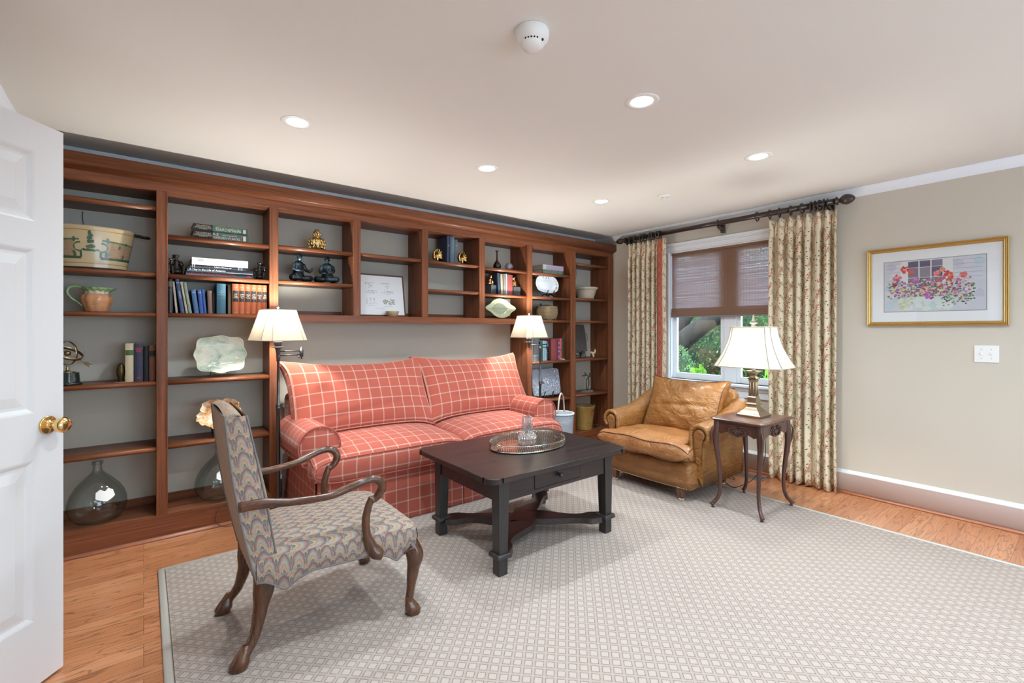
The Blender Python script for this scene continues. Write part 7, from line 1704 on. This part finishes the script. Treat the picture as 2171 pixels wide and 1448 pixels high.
def curtain(label, y0, y1, nf, seed, zb, zt, side_band=None):
    t = thing('curtain', label, 'curtain', (4.385, (y0+y1)/2, 0), 0, 'pinch-pleated curtains'); R = random.Random(seed)
    # fold phases with slightly irregular widths
    ws = [0.8+0.45*R.random() for _ in range(nf)]; tot = sum(ws); ed = [0]
    for w in ws: ed.append(ed[-1]+w/tot)
    amp = [0.034+0.012*R.random() for _ in range(nf)]; flat_w = (y1-y0)*2.1
    def fold(s):
        for i in range(nf):
            if s <= ed[i+1] or i == nf-1: return i, (s-ed[i])/(ed[i+1]-ed[i])
    def pos(s, h):    # s along width, h 0 bottom..1 top
        i, f = fold(s); z = zb+(zt-zb)*h
        y = y0+(y1-y0)*s; w = (y1-y0)*(ed[i+1]-ed[i])
        pinch = math.exp(-((z-(zt-0.105))/0.055)**2); head = sm_(z, zt-0.10, zt-0.02)
        a = amp[i]*(1+0.25*math.sin(3*h*PI+i*2.1)*(1-h))
        x = -a*math.cos(2*PI*f)*(1-0.25*head)*(1-0.5*pinch)
        y += w*0.10*math.sin(4*PI*f)*(1-head)+w*0.05*math.sin(2.3*h*PI+i*1.7)*(1-h)
        y += -(f-0.5)*w*0.55*pinch*math.exp(-((f-0.5)/0.30)**2)
        x += -0.014*math.exp(-((f-0.5)/0.09)**2)*pinch*2.0-0.010*math.exp(-((f-0.5)/0.05)**2)*sm_(z, zt-0.5, zt-0.12)
        x += 0.006*math.sin(9*h+i*1.3+4*f)*(1-h)
        return Vector((4.385+x, y, z+0.008*math.sin(2*PI*f+i)*(1-h)))
    NS, NZ = nf*16, 34
    b = WB(t)
    hs = [j/NZ for j in range(NZ+1)]; hs = sorted(set(hs+[1-0.03*k/2.3 for k in range(8)]))
    G = [[b.V(pos(i/NS, h)) for h in hs] for i in range(NS+1)]
    for i in range(NS):
        for j in range(len(hs)-1):
            b.F([G[i][j], G[i+1][j], G[i+1][j+1], G[i][j+1]], [(flat_w*a/NS, zb+(zt-zb)*hs[c]) for a, c in ((i, j), (i+1, j), (i+1, j+1), (i, j+1))])
    o = b.fin('pleated_panel', M_SPRIG, t); md = o.modifiers.new('s', 'SOLIDIFY'); md.thickness = 0.003
    if side_band:
        ya, yb = side_band
        b = WB(t); bw = 0.03
        def lead(u, v):
            y = ya+(yb-ya)*u; z = zb+0.01+(zt-zb-0.012)*(1-v); return (4.352-0.010*math.sin(PI*u)+0.004*math.sin(z*6), y, z)
        for u0, u1, mt, nm in ((0.0, 0.34, M_SPRIG, 'leading_edge'), (0.34, 1.0, M_BANDF, 'contrast_band')):
            b = WB(t); b.surf(lambda u, v, u0=u0, u1=u1: lead(u0+(u1-u0)*u, v), 6, 30, lambda u, v, u0=u0, u1=u1: ((u0+(u1-u0)*u)*0.16, (1-v)*2.3)); o = b.fin(nm, mt, t); md = o.modifiers.new('s', 'SOLIDIFY'); md.thickness = 0.003
    return t
curtain('floor-length sprigged pleated curtain with no coral band, right of the window', 1.325, 1.842, 7, 4, 0.012, 2.290)
curtain('sprigged pleated curtain with a coral check band, left of the window', 2.985, 3.372, 6, 9, 0.012, 2.300, side_band=(2.878, 2.992))
M_ROD = plain('dark_rod_wood', (0.030, 0.016, 0.013), 0.3, coat=0.4, noise=0.3, nscale=30)
RX, RZ = 4.360, 2.349
rod = thing('curtain_rod', 'thick dark wooden curtain rod with pinecone finials above the window', 'curtain rod', (RX, 2.33, RZ))
b = WB(rod); b.tube([(RX, 1.33, RZ), (RX, 3.42, RZ)], 0.0235, 20); 
b.fin('pole', M_ROD, rod)
for y, s in ((1.33, -1), (3.42, 1)):
    b = B(Matrix.Translation((0, y-2.33, 0)) @ Matrix.Rotation(-PI/2*s, 4, 'X')); k_ = 1.0 if s < 0 else 0.85
    b.lathe([(0.030*k_, 0.0), (0.034*k_, 0.004), (0.034*k_, 0.010), (0.020*k_, 0.016), (0.016*k_, 0.024), (0.022*k_, 0.032), (0.034*k_, 0.048), (0.040*k_, 0.068), (0.038*k_, 0.090), (0.028*k_, 0.110), (0.014*k_, 0.124), (0, 0.130)], 40, fn=lambda a, z: 1+(0.07*math.sin(6*a+z*190)*math.sin(6*a-z*190) if z > 0.03 else 0)); b.fin('pinecone_finial', M_ROD, rod)
for y in (1.385, 2.307, 3.40):
    b = WB(rod); b.box(4.43, 4.467, y-0.018, y+0.018, RZ-0.085, RZ+0.010, 0.003); b.prism([(4.435, RZ-0.07), (4.435, RZ-0.045), (RX, RZ-0.022), (RX-0.018, RZ-0.034), (RX+0.01, RZ-0.05)], y-0.011, y+0.011, 0.002, axis='y')
    ns = 14; ang = [math.radians(-160+i*300/ns) for i in range(ns+1)]; b.tube([(RX+0.028*math.cos(a-PI/2), y, RZ+0.028*math.sin(a-PI/2)) for a in ang], (0.005), 8, flat=1.6); b.fin('bracket', M_ROD, rod)
rings_r = [1.415, 1.445, 1.480, 1.510, 1.578, 1.665, 1.755, 1.835, 1.945]; rings_l = [2.955, 2.985, 3.045, 3.080, 3.155, 3.20, 3.28, 3.345]
ORD = ['first', 'second', 'third', 'fourth', 'fifth', 'sixth', 'seventh', 'eighth', 'last']
for i, y in enumerate(rings_r+rings_l):
    tilt = [0.1, -0.12, 0.05, 0.12, -0.1, 0.12, 0.14, 0.14, 0.0][i % 9]
    side = 'right' if i < 9 else 'left'
    r = thing('curtain_ring', 'dark curtain ring, %s of the eight %s of the window counting from the %s' % (ORD[i if i < 9 else i-9], side, 'wall end' if side == 'right' else 'window') if i != 8 else 'single dark wooden curtain ring standing apart on the bare middle of the rod', 'curtain ring', (RX, y, RZ-0.007), (0, 0, tilt), None if i == 8 else ('curtain rings bunched on the %s of the rod' % side))
    b = B(); b.tube([(0.038*math.cos(a), 0, 0.038*math.sin(a)) for a in [2*PI*k/28 for k in range(28)]], 0.0058, 10, closed=True); b.fin('ring_body', M_ROD, r)
    b = B(); b.tube([(0, 0, -0.0425), (0, 0, -0.052)], 0.0018, 6); b.fin('eyelet', M_ROD, r)
def blindmat():
    t = NT('woven_reed'); v = t.coord('Object'); s = t.n('SeparateXYZ', {0: v})
    reed = t.noise(t.n('Mapping', {0: v, 'Scale': (1, 1.2, 260)}).outputs[0], 1.0, 3, 0.7); thick = t.noise(t.n('Mapping', {0: v, 'Scale': (1, 0.5, 60)}).outputs[0], 1.0, 2)
    cord = t.m_('ABSOLUTE', t.m_('SUBTRACT', t.m_('FRACT', t.m_('DIVIDE', s.outputs[1], 0.0265)), 0.5)); cm = t.sstep(cord, 0.08, 0.04)
    c = t.mix(reed, (0.30, 0.16, 0.09), (0.58, 0.38, 0.25)); c = t.mix(t.m_('MULTIPLY', cm, 0.7), c, (0.14, 0.08, 0.05))
    d = t.n('BsdfDiffuse', {0: c}); l = t.n('BsdfTranslucent', {0: t.mix(0.6, c, (0.75, 0.72, 0.85))}); tp = t.n('BsdfTransparent', {0: (1, 1, 1, 1)})
    m1 = t.n('MixShader', {0: 0.50}); t.t.links.new(d.outputs[0], m1.inputs[1]); t.t.links.new(l.outputs[0], m1.inputs[2])
    hole = t.m_('MULTIPLY', t.sstep(reed, 0.50, 0.66), t.m_('SUBTRACT', 0.40, t.m_('MULTIPLY', cm, 0.40)))
    m2 = t.n('MixShader', {0: hole}); t.t.links.new(m1.outputs[0], m2.inputs[1]); t.t.links.new(tp.outputs[0], m2.inputs[2]); return t.done(m2)
M_REED = blindmat()
bl_ = thing('woven_blind', 'tan woven reed roman blind half lowered over the window', 'blind', (W+0.02, 2.27, 2.13))
b = WB(bl_); b.box(W+0.018, W+0.022, 1.655, 2.890, 1.50, 2.148); b.fin('reed_cloth', M_REED, bl_)
b = WB(bl_)
for k, (z0, z1, x) in enumerate(((1.465, 1.545, 0.006), (1.458, 1.510, -0.002))): b.box(W+x, W+x+0.006, 1.653, 2.892, z0, z1, 0.002)
b.fin('stacked_fold', M_REED, bl_)
b = WB(bl_); b.box(W-0.004, W+0.012, 1.653, 2.892, 1.448, 1.459, 0.003); b.fin('bottom_hem', plain('blue_grey_hem', (0.22, 0.24, 0.28), 0.8), bl_)
b = WB(bl_); b.box(W+0.004, W+0.03, 1.655, 2.890, 2.115, 2.148, 0.003); b.fin('headrail', M_REED, bl_)

# ------------------------------------------------------------------ garden beyond the glass
def leafmat(name, c1, c2, tr=0.35):
    t = NT(name); oi = t.n('NewGeometry'); f = oi.outputs['Random Per Island']; c = t.mix(f, c1, c2)
    d = t.pbr(Base_Color=c, Roughness=0.45); l = t.n('BsdfTranslucent', {0: t.mix(0.4, c, (0.5, 0.7, 0.1))}); mx = t.n('MixShader', {0: tr}); t.t.links.new(d.outputs[0], mx.inputs[1]); t.t.links.new(l.outputs[0], mx.inputs[2]); return t.done(mx)
M_BOX = leafmat('boxwood_leaf', (0.02, 0.07, 0.025), (0.07, 0.17, 0.06)); M_BOXB = leafmat('blue_boxwood_leaf', (0.035, 0.09, 0.05), (0.10, 0.20, 0.12)); M_LIME = leafmat('lime_leaf', (0.14, 0.34, 0.03), (0.34, 0.58, 0.06), 0.5)
M_TREEL = leafmat('tree_leaf', (0.05, 0.14, 0.02), (0.22, 0.38, 0.06), 0.5); M_BARK = plain('dark_bark', (0.016, 0.012, 0.011), 0.95, noise=0.5, nscale=18, bump=0.8, bscale=30)
M_GRND = plain('garden_soil', (0.10, 0.085, 0.04), 0.95, noise=0.6, nscale=5)
GX = W+0.16
b = B(); b.box(GX, GX+16, -9, 14, -0.6, -0.35); o = b.fin('garden_ground', M_GRND); o['kind'] = 'structure'
def leafcloud(b, pts, sz, R, aspect=1.8):
    for p in pts:
        n = Vector((R.gauss(0, 1), R.gauss(0, 1), R.gauss(0, 1)+0.5)).normalized(); a = n.orthogonal().normalized(); a.rotate(Matrix.Rotation(R.random()*6.28, 3, n)); c = n.cross(a); s = sz*(0.6+0.8*R.random())
        b.F([b.V(Vector(p)-a*s*aspect*0.5), b.V(Vector(p)+c*s*0.4), b.V(Vector(p)+a*s*aspect*0.5), b.V(Vector(p)-c*s*0.4)], smooth=False)
def shrub(name, label, cat_, c, rad, n, mat, sz, seed, flat=1.0, group=None):
    R = random.Random(seed); t = thing(name, label, cat_, (c[0], c[1], -0.35), 0, group); b = WB(t); b.M = Matrix.Translation((-c[0], -c[1], 0.35))
    pts = []
    for i in range(n):
        d = Vector((R.gauss(0, 1), R.gauss(0, 1), R.gauss(0, 1))).normalized(); lump = 1+0.08*math.sin(d.x*7+seed)*math.sin(d.z*6+d.y*5); q = 0.86+0.16*R.random()**0.5
        p = Vector((c[0]+d.x*rad[0]*lump*q, c[1]+d.y*rad[1]*lump*q, c[2]+d.z*rad[2]*lump*q))
        if p.z > -0.34: pts.append(p)
    leafcloud(b, pts, sz, R); b.fin('foliage', mat, t)
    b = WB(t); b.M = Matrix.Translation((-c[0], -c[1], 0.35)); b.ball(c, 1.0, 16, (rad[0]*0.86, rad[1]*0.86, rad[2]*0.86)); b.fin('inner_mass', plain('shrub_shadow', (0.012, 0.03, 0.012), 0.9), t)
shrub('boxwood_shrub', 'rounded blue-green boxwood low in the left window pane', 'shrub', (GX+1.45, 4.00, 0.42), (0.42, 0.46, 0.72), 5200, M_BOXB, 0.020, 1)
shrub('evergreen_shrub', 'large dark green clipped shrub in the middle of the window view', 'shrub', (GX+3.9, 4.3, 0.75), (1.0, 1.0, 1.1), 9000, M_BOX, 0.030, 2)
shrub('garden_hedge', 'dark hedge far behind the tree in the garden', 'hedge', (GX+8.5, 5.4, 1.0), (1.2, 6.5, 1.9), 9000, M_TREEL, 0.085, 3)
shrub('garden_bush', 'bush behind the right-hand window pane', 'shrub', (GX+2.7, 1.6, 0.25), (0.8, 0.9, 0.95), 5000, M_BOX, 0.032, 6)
# tree
tt = thing('garden_tree', 'dark forked tree trunk leaning across the left window pane', 'tree', (GX+2.1, 4.75, -0.35)); b = WB(tt); b.M = Matrix.Translation((-(GX+2.1), -4.75, 0.35))
b.tube(smooth_path([(GX+2.1, 4.95, -0.4), (GX+2.1, 4.7, 0.4), (GX+2.2, 4.35, 1.0), (GX+2.4, 3.7, 1.55), (GX+2.8, 2.6, 2.1), (GX+3.2, 1.2, 2.6)], 5), interp([0.24, 0.20, 0.16, 0.13, 0.10, 0.07], 26), 12)
b.tube(smooth_path([(GX+2.12, 4.6, 0.6), (GX+2.3, 4.45, 1.2), (GX+2.6, 4.2, 1.9), (GX+2.8, 4.1, 3.2)], 5), interp([0.15, 0.12, 0.10, 0.07], 16), 10)
b.tube(smooth_path([(GX+2.1, 4.75, 0.5), (GX+2.1, 4.95, 1.3), (GX+2.2, 5.2, 2.6)], 5), interp([0.14, 0.11, 0.07], 11), 10); b.tube(smooth_path([(GX+2.4, 3.7, 1.55), (GX+2.9, 3.3, 1.75), (GX+3.6, 2.2, 1.85)], 5), interp([0.08, 0.06, 0.03], 11), 8); b.fin('trunk', M_BARK, tt)
R = random.Random(17); b = WB(tt); b.M = Matrix.Translation((-(GX+2.1), -4.75, 0.35)); pts = []
for (cx_, cy_, cz_, r) in ((GX+2.9, 4.6, 2.3, .9), (GX+3.4, 3.4, 2.5, 1.0), (GX+3.6, 2.2, 2.35, .9), (GX+4.2, 4.6, 2.0, 1.0), (GX+4.4, 3.0, 1.9, .8), (GX+3.4, 5.6, 1.9, .8), (GX+3.3, 1.2, 2.6, 0.9)):
    for i in range(1100): d = Vector((R.gauss(0, 1), R.gauss(0, 1), R.gauss(0, 0.7))).normalized()*r*R.random()**0.4; pts.append((cx_+d.x, cy_+d.y, cz_+d.z*0.6))
leafcloud(b, pts, 0.055, R); b.fin('foliage', M_TREEL, tt)
# broad leafy plants under the window
R = random.Random(23); gp = [(GX+0.42, y) for y in (1.75, 2.13, 2.50, 2.88, 3.25)]+[(GX+0.85, y) for y in (2.3, 2.75, 3.2)]
LILY = ['bright green leafy plant below the right window pane, rightmost of the row', 'bright green leafy plant behind the table lamp base', 'bright green leafy plant at the window mullion', 'bright green leafy plant at the middle foot of the left pane', 'bright green leafy plant at the left foot of the left pane',
    'leafy plant of the second row behind the mullion', 'leafy plant of the second row, behind the middle of the left pane', 'leafy plant of the second row before the blue-green boxwood']
for i, (x, y) in enumerate(gp):
    t = thing('lily_plant', LILY[i], 'plant', (x, y, -0.35), 0, 'strap-leaved plants under the window'); b = B()
    hgt = 1.18 if x < GX+0.6 else 1.10
    for k in range(30):
        a = R.random()*6.28; L = 0.08+0.10*R.random(); z0 = hgt*(0.55+0.4*R.random()); dx, dy = math.cos(a), math.sin(a); w = 0.016+0.014*R.random(); px_, py_ = -dy*w, dx*w
        c0 = Vector((dx*0.02, dy*0.02, z0)); m1 = Vector((dx*L*0.45, dy*L*0.45, z0+0.15*(0.5+R.random()))); m2 = Vector((dx*L, dy*L, z0+0.13*R.random()))
        q = [b.V(c0), b.V(m1+Vector((px_, py_, 0))), b.V(m1+Vector((-px_, -py_, 0))), b.V(m2)]; b.F([q[0], q[1], q[2]], smooth=False); b.F([q[1], q[3], q[2]], smooth=False)
    b.fin('leaves', M_LIME, t); b = B()
    for k in range(5): a = k*1.3; b.tube([(0.03*math.cos(a), 0.03*math.sin(a), 0), (0.02*math.cos(a), 0.02*math.sin(a), hgt*0.95)], 0.006, 6)
    b.fin('stem', plain('green_stem', (0.12, 0.24, 0.05), 0.6), t)
